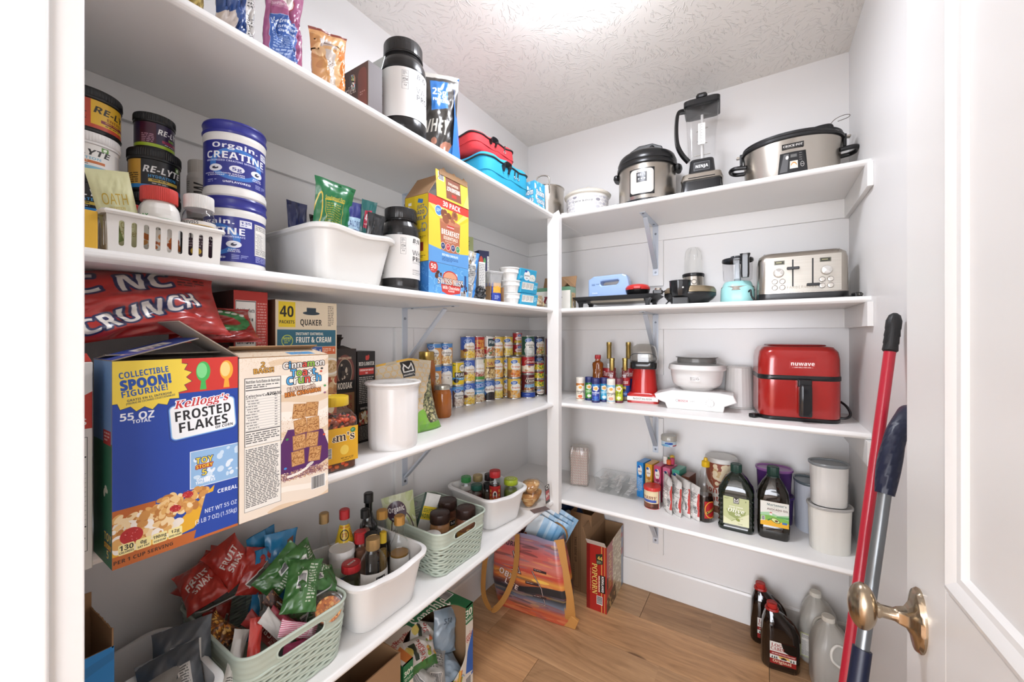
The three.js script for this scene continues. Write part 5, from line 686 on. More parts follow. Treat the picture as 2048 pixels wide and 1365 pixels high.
  const rice = cell(260, 110, (g, w, h) => { fill(g, '#2f9cc0', 0, 0, w, h); ell(g, '#e9e9e4', 110, 62, 48, 44); ell(g, '#2b57a5', 88, 24, 20, 10); txt(g, 'jasmine', 110, 62, 22, '#333'); txt(g, 'rice', 110, 84, 18, '#333'); ell(g, '#e2ddd0', 196, 82, 50, 38); blobs(g, 40, 160, 58, 72, 50, ['#efece4', '#cfc8b8', '#7a8a5a'], 2, 5); fine(g, 8, 70, 44, 24, 3, '#dff0f5'); }), rice2 = cell(260, 110, (g, w, h) => { fill(g, '#2f9cc0', 0, 0, w, h); fill(g, '#e4e1d8', 12, 14, 180, 62); for (let i = 0; i < 3; i++) fine(g, 18 + i * 58, 22, 50, 46, 6, '#777'); fine(g, 204, 30, 44, 40, 4, '#dff0f5'); });
  for (let i = 0; i < 3; i++) {
    const t = thing('rice_cup_pack', ['teal sleeved pack of two white rice cups, bottom of the stack', 'teal sleeved pack of two white rice cups, middle of the stack', 'teal sleeved pack of two white rice cups, top of the stack with cloud logo'][i], 'cups', put(-0.985 + (i === 2 ? -0.006 : 0), -1.6), LF - 0.12, 'rice cup packs'); t.position.y = y + i * 0.0595;
    for (const s of [-1, 1]) { const c = mesh('cup', lathe([[0, 0.001], [0.032, 0], [0.034, 0.003], [0.04, 0.03], [0.044, 0.032], [0.045, 0.05], [0.049, 0.052], [0.049, 0.056], [0, 0.057]], 36), mat(0xe6e4e0, 0.3), t); c.position.x = s * 0.051; }
    const [g, m] = boxGeo(0.13, 0.056, 0.102, { f: i === 2 ? rice : rice2, a: flat('#2f9cc0') }, 'gloss', 0.003); g.translate(0.035, 0.002, 0); const p = g.attributes.position; for (let k = 0; k < p.count; k++) { p.setZ(k, p.getZ(k) * (0.82 + p.getY(k) * 3.3)); } g.computeVertexNormals(); mesh('sleeve', g, m, t);
  }
  const cb = cell(120, 160, (g, w, h) => { fill(g, '#93b59c', 0, 0, w, h); fill(g, '#d8b88c', 22, 40, 90, 112); fine(g, 36, 56, 60, 8, 1, '#7a5a3a'); ell(g, '#e6e0d0', 68, 122, 20, 30, 0, '#4a443c', 3); ell(g, '#333', 68, 122, 5, 12); }), cf = cell(200, 160, (g, w, h) => { fill(g, '#dcd8ce', 0, 0, w, h); fill(g, '#5f8a6c', 0, 0, w, 26); txt(g, 'n', 70, 80, 90, '#7a1f2a', { serif: 1, skew: 0.3 }); txt(g, 'r', 130, 84, 80, '#2a1c1c', { serif: 1, skew: 0.3 }); });
  const tc = thing('baking_box', 'pale green open carton with brown flap in the corner behind the post', 'box', put(-0.965, -1.98), 0.0); openBox(tc, 0.205, 0.125, 0.075, { f: cf, r: cb, a: flat('#93b59c') }); flap(tc, 0.2, 0.072, [0, 0.125, -0.0375], PI, 1.25, kraft); flap(tc, 0.07, 0.07, [0.1025, 0.125, 0], -PI / 2, 0.75, kraft);
  const nutC = speckle(120, 80, '#9a7c58', ['#b8986c', '#7a5a3c', '#cdb28a', '#8a9a5a', '#6a7a84'], 260, 2, 5); bag('nut_bag', 'small clear bag of brown nuts lying against the corner post', -0.945, -1.745, 0.1, 0.06, 0.05, nutC, { seed: 41, kind: 'pillow', ry: LF - 0.3, back2: 0.5 });
}

// ---------- left wall, top shelf: bags, tubs, lunch coolers ----------
{
  const y = S[1];
  const bag = (name, label, x, z, w, h, t, c, o = {}) => { const q = thing(name, label, 'bag', [x, y + 0.001, z], o.ry ?? LF); pouch('bag', w, h, t, { front: c, back: o.back ?? c, kind: o.kind ?? 'stand', seed: o.seed ?? 2, wrinkle: o.wr ?? 0.012, nx: 26, ny: 36, vp: o.vp, warp: o.warp }, q); return q; };
  bag('chip_bag', 'tan chip bag at the near end of the top shelf', -0.99, -0.322, 0.07, 0.26, 0.05, cell(150, 300, (g, w, h) => { fill(g, '#b8a05c', 0, 0, w, h); poly(g, '#2a3a5a', [[110, 300], [150, 240], [150, 300]]); ell(g, '#c9402c', 130, 262, 14, 12); }), { seed: 3 });
  bag('frozen_snack_bag', 'blue and white crinkled snack bag on the top shelf', -0.985, -0.407, 0.088, 0.27, 0.045, cell(220, 400, (g, w, h) => { fill(g, '#2b4a86', 0, 0, w, h); poly(g, '#cdbfb6', [[0, 300], [70, 290], [140, 400], [0, 400]]); fill(g, '#dcd8d4', 150, 0, 66, 400); for (let i = 0; i < 6; i++) fine(g, 156, 20 + i * 60, 52, 40, 5, '#444'); }), { seed: 8, wr: 0.016 });
  bag('pet_treat_bag', 'pink plastic bag with blue guarantee panel on the top shelf', -0.985, -0.51, 0.108, 0.29, 0.05, cell(260, 520, (g, w, h) => { fill(g, '#a2567f', 0, 0, w, h); ell(g, '#dcd2cc', 120, 180, 66, 36, 0.15, '#a83a4a', 4); poly(g, '#b87a98', [[10, 190], [120, 210], [120, 244], [10, 236]]); txt(g, 'TEMPERS', 60, 222, 20, '#e6cbd6', { max: 90 }); g.fillStyle = '#3a5fa8'; g.beginPath(); g.roundRect(22, 270, 170, 190, 10); g.fill(); g.strokeStyle = '#a8bfe0'; g.lineWidth = 2; g.stroke(); for (let i = 0; i < 6; i++) { g.strokeStyle = '#e6ecf6'; g.lineWidth = 6; g.lineCap = 'round'; g.beginPath(); g.moveTo(52 + Math.cos(i * PI / 3 + 0.5) * 9, 306 + Math.sin(i * PI / 3 + 0.5) * 9); g.lineTo(52 + Math.cos(i * PI / 3 + 0.5) * 22, 306 + Math.sin(i * PI / 3 + 0.5) * 22); g.stroke(); } ['Great Quality.', 'Great Price.', 'Guaranteed.'].forEach((s, i) => txt(g, s, 82, 290 + i * 20, 17, '#eef2fa', { al: 'left', max: 104 })); fine(g, 36, 350, 140, 96, 9, '#b9cbe8'); bars(g, 60, 474, 90, 30); }), { seed: 16, wr: 0.014, warp: (p, u, v) => { p.x *= 1 - 0.16 * Math.exp(-(((v - 0.55) / 0.13) ** 2)); } });
  bag('tortilla_bag', 'clear and orange bag of tortillas folded over on the top shelf', -0.985, -0.628, 0.112, 0.21, 0.075, cell(240, 400, (g, w, h) => { fill(g, '#cf9a62', 0, 0, w, h); blobs(g, 40, 0, 0, w, h, ['#d9ab78', '#c08a54', '#e0b98a'], 20, 50); poly(g, '#d87f35', [[150, 100], [w, 40], [w, h], [130, h], [170, 260]]); poly(g, '#b9aaa2', [[40, 60], [140, 50], [130, 150], [50, 140]]); poly(g, '#c9bdb4', [[60, 160], [120, 170], [150, 380], [90, 390]]); fine(g, 70, 210, 60, 60, 6, '#7a6a60'); fill(g, '#7a3020', 0, 0, w, 12); ell(g, '#a8978c', 118, 330, 16, 12); }), { seed: 19, wr: 0.009, warp: (p, u, v) => { p.y -= v > 0.7 ? (1 - u) * 0.035 : 0; } });
  { const q = thing('ribbon_tie', 'small red green bow of bag wrapper at the side of the tortilla bag', 'wrapper', [-0.985, y + 0.105, -0.697], LF); mesh('bow', loft([[0, 0.012], [0.006, 0.016], [0.016, 0.02], [0.02, 0.016], [0.014, 0.006]].map(([x, r]) => circ(r * 0.8, 0, 16).map(([a, , b]) => [x * 0.6 + 0.004, a * 1.5, b * 0.5]))), cmat(cell(60, 40, (g, w, h) => { fill(g, '#a5301f', 0, 0, w, h); fill(g, '#2c5a34', 0, 0, w, 10); fill(g, '#d9b53a', 0, 12, w, 5); }), 'film'), q); q.position.set(-0.985, y, -0.688); q.children[0].position.y = 0.1; q.children[0].position.x = 0.004; }
  const bb = cell(200, 200, (g, w, h) => { fill(g, '#5a433d', 0, 0, w, h); g.fillStyle = '#7a4a42'; g.beginPath(); g.roundRect(120, 14, 70, 180, 30); g.fill(); txt(g, 'dried', 50, 74, 40, '#d9cfc8', { serif: 1 }); fine(g, 136, 96, 40, 16, 2, '#c9a8a0'); });
  const tb = thing('bar_box', 'brown open snack box with pale inner flap on the top shelf', 'box', [-1.008, y, -0.752], LF); openBox(tb, 0.048, 0.165, 0.12, { l: bb, f: flat('#3a2622'), a: flat('#4a302c') }, { inner: mat(0x9a9c98, 0.6) });
  flap(tb, 0.115, 0.05, [0.024, 0.165, 0], PI / 2, 1.3, { a: mat(0xbfc4c0, 0.5) });
  // protein pouch
  const pp = cell(220, 420, (g, w, h) => { fill(g, '#3b3733', 0, 0, w, h); fill(g, '#b9b4ac', 0, 0, w, 24); poly(g, '#2f6cae', [[60, 40], [160, 40], [160, 170], [60, 190]]); txt(g, '25g', 110, 95, 52, '#eef1f4', { max: 88 }); txt(g, 'PROTEIN', 110, 138, 22, '#eef1f4', { max: 86 }); txt(g, 'WHEY', 80, 262, 84, '#cfcabf', { skew: 0.2, max: 170 }); blobs(g, 14, 60, 330, 100, 80, ['#a8705a', '#c08a72', '#7a4a3a'], 14, 28); poly(g, '#4f96d8', [[120, h], [w, 300], [w, h]]); });
  bag('protein_pouch', 'black and blue protein pouch standing beside the top shelf tub', -1.0, -1.075, 0.15, 0.335, 0.095, pp, { seed: 27, wr: 0.006, ry: face(-1, -1.075) + 0.1, back: flat('#2264b8'), vp: 1.6 });
  mesh('side_gusset', (() => { const g = new THREE.BufferGeometry(); const a = [[0.04, 0.0, 0.05], [0.085, 0.0, -0.02], [0.055, 0.318, 0], [0.052, 0.16, 0.032]]; const p = [...a[0], ...a[1], ...a[3], ...a[1], ...a[2], ...a[3]]; g.setAttribute('position', new THREE.Float32BufferAttribute(p, 3)); g.setAttribute('uv', new THREE.Float32BufferAttribute(new Float32Array(12), 2)); g.computeVertexNormals(); return g; })(), mat(0x2468bd, 0.35), scene.getObjectByName('protein_pouch'), 'bright blue folded side');
  // soft lunch coolers, one on the other
  const cooler = (label, x, yy, z, hw, hd, h, col, ry, flap2) => {
    const t = thing('lunch_cooler', label, 'lunch bag', [x, yy, z], ry), m = mat(col, 0.8, 0, { sheen: 0.3, sheenRoughness: 0.5 }), R2 = (k, e, q) => rrect(hw * k, hd * k, 0.05, q, 72).map((p, i) => [p[0], p[1] + 0.004 * Math.sin(i * 0.5 + e), p[2] * (1 + 0.02 * Math.sin(i * 0.9 + e * 2))]);
    mesh('bag_body', loft([R2(0.9, 0, 0.004), R2(0.98, 1, h * 0.16), R2(1.01, 2, h * 0.45), R2(0.985, 3, h * 0.8)], { crease: 1.2 }), m, t); mesh('bag_lid', loft([R2(0.985, 3, h * 0.83), R2(0.965, 3, h * 0.9), R2(0.9, 3, h * 0.965), R2(0.6, 3, h * 1.0)], { crease: 1.2 }), m, t);
    const seam = (k, e, q, r) => new THREE.TubeGeometry(new THREE.CatmullRomCurve3(R2(k, e, q).map((p) => V(...p)), true), 120, r, 6, true);
    mesh('zipper', seam(0.998, 3, h * 0.815, 0.0034), mat(0x1d1d1e, 0.5), t); mesh('piping', seam(1.015, 2, h * 0.4, 0.0016), m, t);
    for (const q of flap2) { box('zip_pull', 0.007, 0.026, 0.003, mat(0x232323, 0.4), t, { at: [q, h * 0.58, hd * 1.012], rot: [0.1, 0, 0] }); const rg = mesh('pull_ring', new THREE.TorusGeometry(0.006, 0.0013, 6, 18), mat(0xb9bcc0, 0.3, 0.8), t); rg.position.set(q, h * 0.55, hd * 1.03); }
    mesh('handle', ribbon([[-hw * 0.35, h * 0.55, hd * 0.98], [-hw * 0.35, h * 0.75, hd * 1.06], [-hw * 0.12, h * 0.75, hd * 1.06], [-hw * 0.12, h * 0.55, hd * 0.98]], [0, 0.6, 1], 0.026, 0.002, 20), mat(0x1f1f20, 0.6), t);
  };
  cooler('teal soft lunch cooler lying under the red one on the top shelf', -1.055, y, -1.46, 0.165, 0.125, 0.145, 0x1f8fb0, LF - 0.05, [0.03, 0.055]);
  cooler('red soft lunch cooler lying on the teal one', -1.09, y + 0.152, -1.44, 0.145, 0.105, 0.095, 0xd0353a, LF - 0.08, [0.05]);
  const wb = cell(160, 150, (g, w, h) => { fill(g, '#3f9fc8', 0, 0, w, h); blobs(g, 14, 0, 0, w, h, ['#e6eef2', '#7fc4de'], 8, 20); txt(g, 'Boom', 84, 60, 44, '#f1f4f6', { st: '#24324a', sw: 5 }); txt(g, 'Chicka', 90, 106, 36, '#f1f4f6', { st: '#24324a', sw: 5 }); });
  carton('snack_carton', 'small bright blue printed box beside the steel pot on the top shelf', 'box', [-0.965, y, -1.712], LF - 0.1, 0.09, 0.13, 0.09, { f: wb, l: wb, a: flat('#3f9fc8') });
}

// ---------- left wall, lowest shelf: bins and baskets with their contents ----------
{
  const y = S[4], yb = y + 0.0065, put = (x, z) => [x, yb, z];
  const binM = mat(0xe7e5e2, 0.3), bin = (label, x, z, ry, hw, hd, h) => mesh('bin_body', binGeo(hw, hd, 0.045, h, { taper: 0.84, dip: 0.008, lip: 0.013 }), binM, thing('storage_bin', label, 'bin', [x, y, z], ry));
  bin('white plastic bin holding grey zip pouches at the near end of the lowest shelf', -1.075, -0.25, LF, 0.11, 0.15, 0.135);
  bin('white plastic bin full of sauce and vinegar bottles on the lowest shelf', -1.055, -0.8, LF, 0.127, 0.145, 0.157);
  bin('white plastic bin of lidded jars at the far end of the lowest shelf', -1.08, -1.487, LF - 0.17, 0.122, 0.145, 0.145);
  // woven sage baskets: wavy strands, a smooth upper band with a slot handle, a rolled rim
  const sage = mat(0xb9c4b5, 0.5);
  const basket = (label, x, z, ry, hw, hd, h) => {
    const t = thing('woven_basket', label, 'basket', [x, y, z], ry), K = (q) => 0.9 + 0.1 * q / h, rr = (q, e = 0, n = 200) => rrect(hw * K(q) + e, hd * K(q) + e, 0.04, q, n);
    mesh('base', loft([rr(0.001), rr(0.006)]), sage, t);
    const top = h - 0.052, N = 11;
    for (let k = 0; k < N; k++) { const q = 0.008 + (top - 0.008) * k / (N - 1), pts = rr(q, 0, 260).map((p, i, a) => V(p[0], p[1] + (k === N - 1 ? 0.0004 : 0.0017) * Math.sin(i / a.length * 2 * PI * 26 + k * PI), p[2])); mesh('strand', new THREE.TubeGeometry(new THREE.CatmullRomCurve3(pts, true), 280, 0.0043, 6, true), sage, t); }
    // smooth band with an open slot in each end
    const n = 240, m = 14, pos = [], idx = [], R2 = []; for (let j = 0; j <= m; j++) R2.push(rr(top + (h - top) * j / m, j % 4 === 1 ? 0.0012 : 0, n)); R2.forEach((r) => r.forEach((p) => pos.push(...p)));
    const sw = hw * 0.44, sy = top + (h - top) * 0.46, sh = 0.013; const inSlot = (p) => { const dx = Math.max(0, Math.abs(p[0]) - (sw - sh)); return Math.abs(p[2]) > hd * 0.8 && Math.hypot(dx, p[1] - sy) < sh; };
    for (let j = 0; j < m; j++) for (let i = 0; i < n; i++) { const a = R2[j][i], b = R2[j + 1][(i + 1) % n]; if (inSlot([(a[0] + b[0]) / 2, (a[1] + b[1]) / 2, (a[2] + b[2]) / 2])) continue; const q = j * n + i, s = j * n + (i + 1) % n; idx.push(q, s, s + n, q, s + n, q + n); }
    const g = new THREE.BufferGeometry(); g.setAttribute('position', new THREE.Float32BufferAttribute(pos, 3)); g.setAttribute('uv', new THREE.Float32BufferAttribute(new Float32Array(pos.length / 3 * 2), 2)); g.setIndex(idx); g.computeVertexNormals(); mesh('upper_band', g, sage, t);
    for (const s of [1, -1]) { const p = []; for (let k = 0; k < 28; k++) { const a = k / 28 * 2 * PI; p.push([Math.sign(Math.cos(a)) * (sw - sh) + sh * Math.cos(a), sy + sh * Math.sin(a), s * (hd * K(sy) + 0.0004)]); } mesh('handle_rim', tube(p, 0.0026, 90, true, 6), sage, t); }
    mesh('rim', new THREE.TubeGeometry(new THREE.CatmullRomCurve3(rr(h, 0, 120).map((p) => V(...p)), true), 220, 0.0038, 8, true), sage, t);
  };
  basket('pale sage woven basket full of snack bags and bars, nearest of the two sage baskets', -1.092, -0.52, LF, 0.13, 0.175, 0.15);
  basket('pale sage woven basket holding brown lidded peanut butter jars', -1.078, -1.133, LF - 0.04, 0.135, 0.163, 0.155);
  // soft packets
  const bag = (name, label, cat, at, rot, w, h, t, c, o = {}) => { const q = thing(name, label, cat, at, 0, o.group); q.rotation.set(...rot, 'YXZ'); pouch(o.part ?? 'wrapper', w, h, t, { front: c, back: o.back ?? c, kind: o.kind ?? 'pillow', seed: o.seed ?? 2, wrinkle: o.wr ?? 0.006, nx: o.nx ?? 14, ny: o.ny ?? 18, fin: o.fin, vp: o.vp }, q).position.y = o.mid === false ? 0 : -h / 2; return q; };
  const redC = cell(200, 260, (g, w, h) => { fill(g, '#b8352a', 0, 0, w, h); txt(g, 'FRUIT', 96, 100, 50, '#f0e6e0', { rot: -0.4, skew: 0.1 }); txt(g, 'SNAX', 110, 148, 46, '#f0e6e0', { rot: -0.4 }); }), redB = cell(200, 260, (g, w, h) => { fill(g, '#b03228', 0, 0, w, h); poly(g, '#e0d8d2', [[30, 200], [150, 60], [180, 80], [60, 230]]); for (let i = 0; i < 9; i++) { g.strokeStyle = '#332'; g.lineWidth = 3; g.beginPath(); g.moveTo(40 + i * 3, 205 - i * 2 + i * 4); g.lineTo(152 + i * 3, 66 + i * 3); g.stroke(); } });
  const tubC = clearPlastic(0xf3f3f1, 0.12), tubB = (label, x, z, ry, hw, hd, h) => { const t = thing('clear_tub', label, 'container', put(x, z), ry), r = (k, e, q) => rrect(hw * k + e, hd * k + e, 0.02, q, 60); mesh('tub_body', loft([r(0.82, 0, 0), r(0.86, 0, 0.004), r(1, 0, h - 0.008), r(1, 0.006, h - 0.006), r(1, 0.007, h)], { top: false, crease: 0.9 }), tubC, t); mesh('rim', new THREE.TubeGeometry(new THREE.CatmullRomCurve3(r(1, 0.006, h).map((p) => V(...p)), true), 120, 0.002, 6, true), mat(0xd9d8d4, 0.2, 0, { transmission: 0.6, thickness: 0 }), t); };
  tubB('clear plastic tub heaped with red snack bags in the nearer sage basket', -1.198, -0.452, LF, 0.056, 0.05, 0.165); tubB('clear plastic tub heaped with green snack bags in the nearer sage basket', -1.032, -0.58, LF, 0.053, 0.052, 0.16);
  const G1 = 'red snack bags in the clear tub';
  [[-1.2, 0.655, -0.452, 0.1, 0.15, 0.03, 'red snack bag standing inside the clear tub, its striped back showing', redB, 0], [-1.185, 0.815, -0.48, -0.25, -0.5, 0.5, 'red snack bag with bold white lettering leaning on top of the heap', redC, 1], [-1.225, 0.8, -0.5, 0.35, -0.9, 0.9, 'red snack bag at the top back of the heap', redC, 2], [-1.225, 0.79, -0.435, -0.7, -1.0, -0.4, 'red snack bag lying at the upper left of the heap', redB, 3], [-1.195, 0.785, -0.415, -0.6, -0.9, 0.5, 'red snack bag lying at the front left of the heap', redC, 4], [-1.16, 0.775, -0.53, 0.2, -0.35, -0.5, 'red snack bag leaning right over the tub rim', redB, 5], [-1.165, 0.65, -0.42, 0.9, 0.1, 0.1, 'red snack bag low at the tub front, seen through the clear wall', redB, 6]].forEach(([x, yy, z, a, b, c, l, cl, k]) => bag('snack_bag', l, 'bag', [x, yy, z], [b, LF + a, c], k === 0 || k === 6 ? 0.072 : 0.088, k === 0 || k === 6 ? 0.12 : 0.112, 0.035, cl, { seed: 50 + k, group: G1, wr: 0.008 }));
  const blueC = cell(160, 240, (g, w, h) => { fill(g, '#2c7fae', 0, 0, w, h); poly(g, '#cfd6da', [[20, 90], [70, 60], [90, 190], [50, 210]]); bars(g, 34, 110, 30, 60); poly(g, '#7a4630', [[110, 30], [140, 20], [150, 90], [120, 120]]); });
  [[-1.205, -0.572, 0.2, 0.06, 0.85], [-1.17, -0.592, -0.15, -0.1, 0.845], [-1.155, -0.545, 0.4, -0.25, 0.82]].forEach(([x, z, a, c, yy], k) => bag('snack_bag', ['tall blue snack bag at the back between the red and green heaps', 'blue snack bag with a brown picture, right of the tallest blue bag', 'blue snack bag nearest the red heap showing a white barcode panel'][k], 'bag', [x, yy - 0.105, z], [-0.08, LF + a, c], 0.088, 0.215, 0.03, blueC, { seed: 60 + k, wr: 0.007, group: 'blue snack bags' }));
  const grC = cell(160, 200, (g, w, h) => { fill(g, '#3b6a34', 0, 0, w, h); fill(g, '#dedcd4', 50, 50, 44, 66); bars(g, 54, 62, 36, 46); fine(g, 104, 20, 40, 150, 14, '#dcdad0'); });
  [[-1.05, 0.785, -0.6, 0.2, -0.35, 0.2], [-1.0, 0.77, -0.565, -0.3, -0.7, -0.3], [-1.01, 0.765, -0.61, 0.6, -0.8, 0.8], [-1.075, 0.79, -0.555, -0.2, -0.2, -0.9], [-1.03, 0.655, -0.58, 0.1, 0.1, 0.1]].forEach(([x, yy, z, a, b, c], k) => bag('snack_bag', ['green snack bag with white barcode at the back of the green heap', 'green snack bag at the front of the green heap', 'green snack bag at the right of the green heap', 'green snack bag with pointed corner standing up at the left of the green heap', 'green snack bag low inside the clear tub'][k], 'bag', [x, yy, z], [b, LF + a, c], 0.085, 0.12, 0.03, grC, { seed: 70 + k, wr: 0.008, group: 'green snack bags' }));
  { const t = thing('dip_cup', 'small round clear cup of orange snacks tilted against the sage basket rim', 'cup', [-0.963, 0.675, -0.613], LF - 0.6); t.rotation.set(0.62, LF - 0.5, 0, 'YXZ'); mesh('cup', lathe([[0, 0], [0.024, 0.0], [0.026, 0.003], [0.033, 0.045], [0.036, 0.047], [0.036, 0.051]]), tubC, t); mesh('contents', lathe([[0, 0.003], [0.024, 0.004], [0.031, 0.038], [0.02, 0.042], [0, 0.04]]), mat(0xb4622a, 0.6), t); const cr = speckle(120, 120, '#b4622a', ['#d98a3c', '#8c4418', '#e0a860', '#c06a2c'], 160, 4, 10); const q = mesh('contents', new THREE.CircleGeometry(0.031, 28), cmat(cr), t); uvTo(q.geometry, cr); q.rotation.x = -PI / 2; q.position.y = 0.0425; mesh('lid', lathe([[0.036, 0.0485], [0.037, 0.05], [0.037, 0.053], [0.033, 0.054], [0.032, 0.051], [0, 0.051]]), clearPlastic(0xf5f5f3, 0.2), t); }
  const barC = (c, ink, s, o = {}) => cell(90, 240, (g, w, h) => { fill(g, c, 0, 0, w, h); if (o.stripe) for (let i = 0; i < 9; i++) fill(g, '#e9dfe0', i * 10, 0, 4, h); if (s) txt(g, s, w / 2, h * 0.45, 44, ink, { rot: -PI / 2, max: 150 }); fine(g, 12, h * 0.72, w - 24, 40, 5, ink); });
  [['red wrapped bar with thin lettering leaning at the near corner of the sage basket', -0.965, 0.705, -0.435, 0.75, 0.45, -0.5, barC('#b8362c', '#8a1f1a', '')], ['white and black printed bar wrapper at the near rim of the sage basket', -0.985, 0.69, -0.405, 0.7, 0.6, -0.7, barC('#d9d6d0', '#333', '')], ['dark red wafer bar with round white mark', -1.03, 0.69, -0.485, 0.5, 0.3, 0.5, barC('#8c2a26', '#dccfc4', 'CRISP')], ['silver backed bar with dense black print in the middle of the bars', -0.985, 0.705, -0.497, 0.6, 0.2, 0.5, barC('#cfccc6', '#222', '')], ['pink edged bar beside the silver bar', -0.99, 0.695, -0.525, 0.5, 0.5, 0.55, barC('#b54a5a', '#e6c9cc', '')], ['pink and white striped bar lying along the basket rim', -0.952, 0.697, -0.53, 0.9, 0.25, 0.9, barC('#c2607a', '#fff', '', { stripe: 1 })], ['dark chocolate crumb bar in clear wrap behind the pink bars', -1.03, 0.71, -0.535, 0.2, 0.4, 0.5, speckle(90, 240, '#4a2c22', ['#a8764a', '#6a4230', '#2a1812'], 120, 3, 8)], ['pink bar seen through the basket handle slot', -0.958, 0.643, -0.555, 0.05, 0.1, 1.3, barC('#b5456a', '#e9c9d4', '')]].forEach(([l, x, yy, z, a, b, c, cl], k) => bag('snack_bar', l, 'bar', [x, yy, z], [-b, LF + a * 0.4, c], 0.036, 0.125, 0.017, cl, { seed: 80 + k, wr: 0.002, nx: 10 }));
  bag('snack_bag', 'small clear bag of orange crunchy pieces at the left of the red tub', 'bag', [-1.1, 0.7, -0.415], [-0.7, LF, 0.5], 0.07, 0.08, 0.035, speckle(120, 120, '#7a4a20', ['#d98a2c', '#b8641c', '#e6b45a', '#4a2a14'], 130, 3, 8), { seed: 90 });
  // blue open carton and pouches at the near end
  const kids = cell(200, 330, (g, w, h) => { fill(g, '#1f82c8', 0, 0, w, h); txt(g, 'D', 70, 112, 30, '#16242f', { rot: -0.25 }); txt(g, 'Y', 78, 140, 30, '#16242f', { rot: -0.25 }); txt(g, 'KIDS', 92, 172, 38, '#16242f', { rot: -0.25, max: 120 }); txt(g, 'GRAINS', 66, 242, 18, '#16242f', { rot: -0.25 }); poly(g, '#1a74b4', [[0, 30], [w, 10], [w, 24], [0, 52]]); });
  const bx4 = thing('snack_carton', 'bright blue open carton with torn brown top at the near end of the lowest shelf', 'box', [-0.998, y, -0.157], LF); openBox(bx4, 0.088, 0.315, 0.14, { f: kids, a: flat('#1f82c8') }, {});
  { const p = [[-0.07, 0]]; for (let i = 0; i <= 24; i++) p.push([-0.07 + i * 0.14 / 24, 0.03 - i * 0.0006 + R(0, 0.004)]); p.push([0.07, 0]); const g = extr(p, 0.002); g.rotateY(PI / 2); g.translate(0.041, 0.312, 0); mesh('torn_edge', g, kraft, bx4); const g2 = extr([[-0.043, 0], [-0.043, 0.05], [0.043, 0.046], [0.043, 0]], 0.002); g2.translate(0, 0.312, -0.07); mesh('torn_edge', g2, kraft, bx4); }
  const zipB = cell(260, 240, (g, w, h) => { fill(g, '#b9b7b2', 0, 0, w, h); fill(g, '#cfcdc8', 0, 0, w, 34); fill(g, '#23285c', 0, 34, w, 40); });
  bag('zip_bag', 'clear zip bag with blue seal strip in the nearest white bin', 'bag', [-1.06, 0.655, -0.225], [-0.25, LF, 0.1], 0.16, 0.13, 0.03, zipB, { seed: 95 });
  const gry = (c1, c2) => cell(200, 280, (g, w, h) => { fill(g, c1, 0, 0, w, h); fill(g, c2, 0, 200, w, 80); for (let i = 0; i < 26; i++) { const x = R(0, w), q = R(205, 275); poly(g, ['#c9c2b4', '#b08a5a', '#8a929a'][i % 3], [[x, q], [x + 7, q + 3], [x + 2, q + 9]]); } fill(g, '#cfccc6', 120, 70, 44, 100); fine(g, 126, 76, 32, 88, 10, '#444'); g.strokeStyle = '#b9bcc0'; g.lineWidth = 2; g.strokeRect(60, 70, 34, 40); ell(g, null, 77, 90, 8, 13, 0.5, '#b9bcc0', 2); });
  const g1 = gry('#4b5055', '#343a42'), g2 = gry('#8f8c86', '#6f6c68'), G2 = 'grey zip pouches in the near white bin';
  [[-1.055, 0.7, -0.335, -0.55, 0.05, g1, 'dark grey pouch with a pattern of small triangles lying across the near bin'], [-1.01, 0.685, -0.305, -0.75, 0.3, g1, 'dark grey pouch with a white label in front of the triangle pouch'], [-0.975, 0.67, -0.27, -0.9, 0.55, g2, 'pale grey pouch lying edge up in the near bin'], [-0.96, 0.65, -0.225, -1.0, 0.75, g2, 'pale grey pouch with spots at the left of the near bin'], [-0.975, 0.63, -0.19, -1.1, 0.9, g1, 'dark grey pouch low beside the blue carton']].forEach(([x, yy, z, b, c, cl, l], k) => bag('zip_pouch', l, 'pouch', [x, yy, z], [b, LF - 0.35, c * 0.5], 0.105, 0.16, 0.024, cl, { seed: 100 + k, group: G2, wr: 0.005 }));
  // bottles in the middle white bin
  const glassC = clearPlastic(0xf4f6f4, 0.04), dark = mat(0x1c110c, 0.12), goldC = mat(0xa8895a, 0.4, 0.5), goldO = mat(0xb98a44, 0.45, 0.3), redC2 = mat(0xb5262a, 0.4), blackC = mat(0x161616, 0.35);
  const bottle = (label, x, z, r, h, rn, o) => { const hb = h * (o.hb ?? 0.5), fh = h * (o.fillTo ?? 0.2), t = jar('sauce_bottle', label, 'bottle', [x, y + 0.0125, z], face(x, z) + (o.ry ?? 0), { prof: bottleProf(r, hb, rn, h * 0.93, o.sh), mat: o.mat ?? glassC, fillProf: o.fill && [[0, 0.003], [r * 0.94, 0.003], [r * 0.95, Math.min(fh, hb)], ...(fh > hb ? [[r * 0.8, (fh + hb) / 2], [rn * 1.2, fh]] : []), [0, fh]], fillMat: o.fill, label: o.label && { r: r * 1.012, y0: h * o.label[1], y1: h * o.label[2], cell: o.label[0], span: o.label[3] ?? 2.6, r1: r * (o.label[4] ?? 1.012) }, cap: { r: rn * 1.28, y0: h * 0.885, y1: h, mat: o.cap } }); return t; };
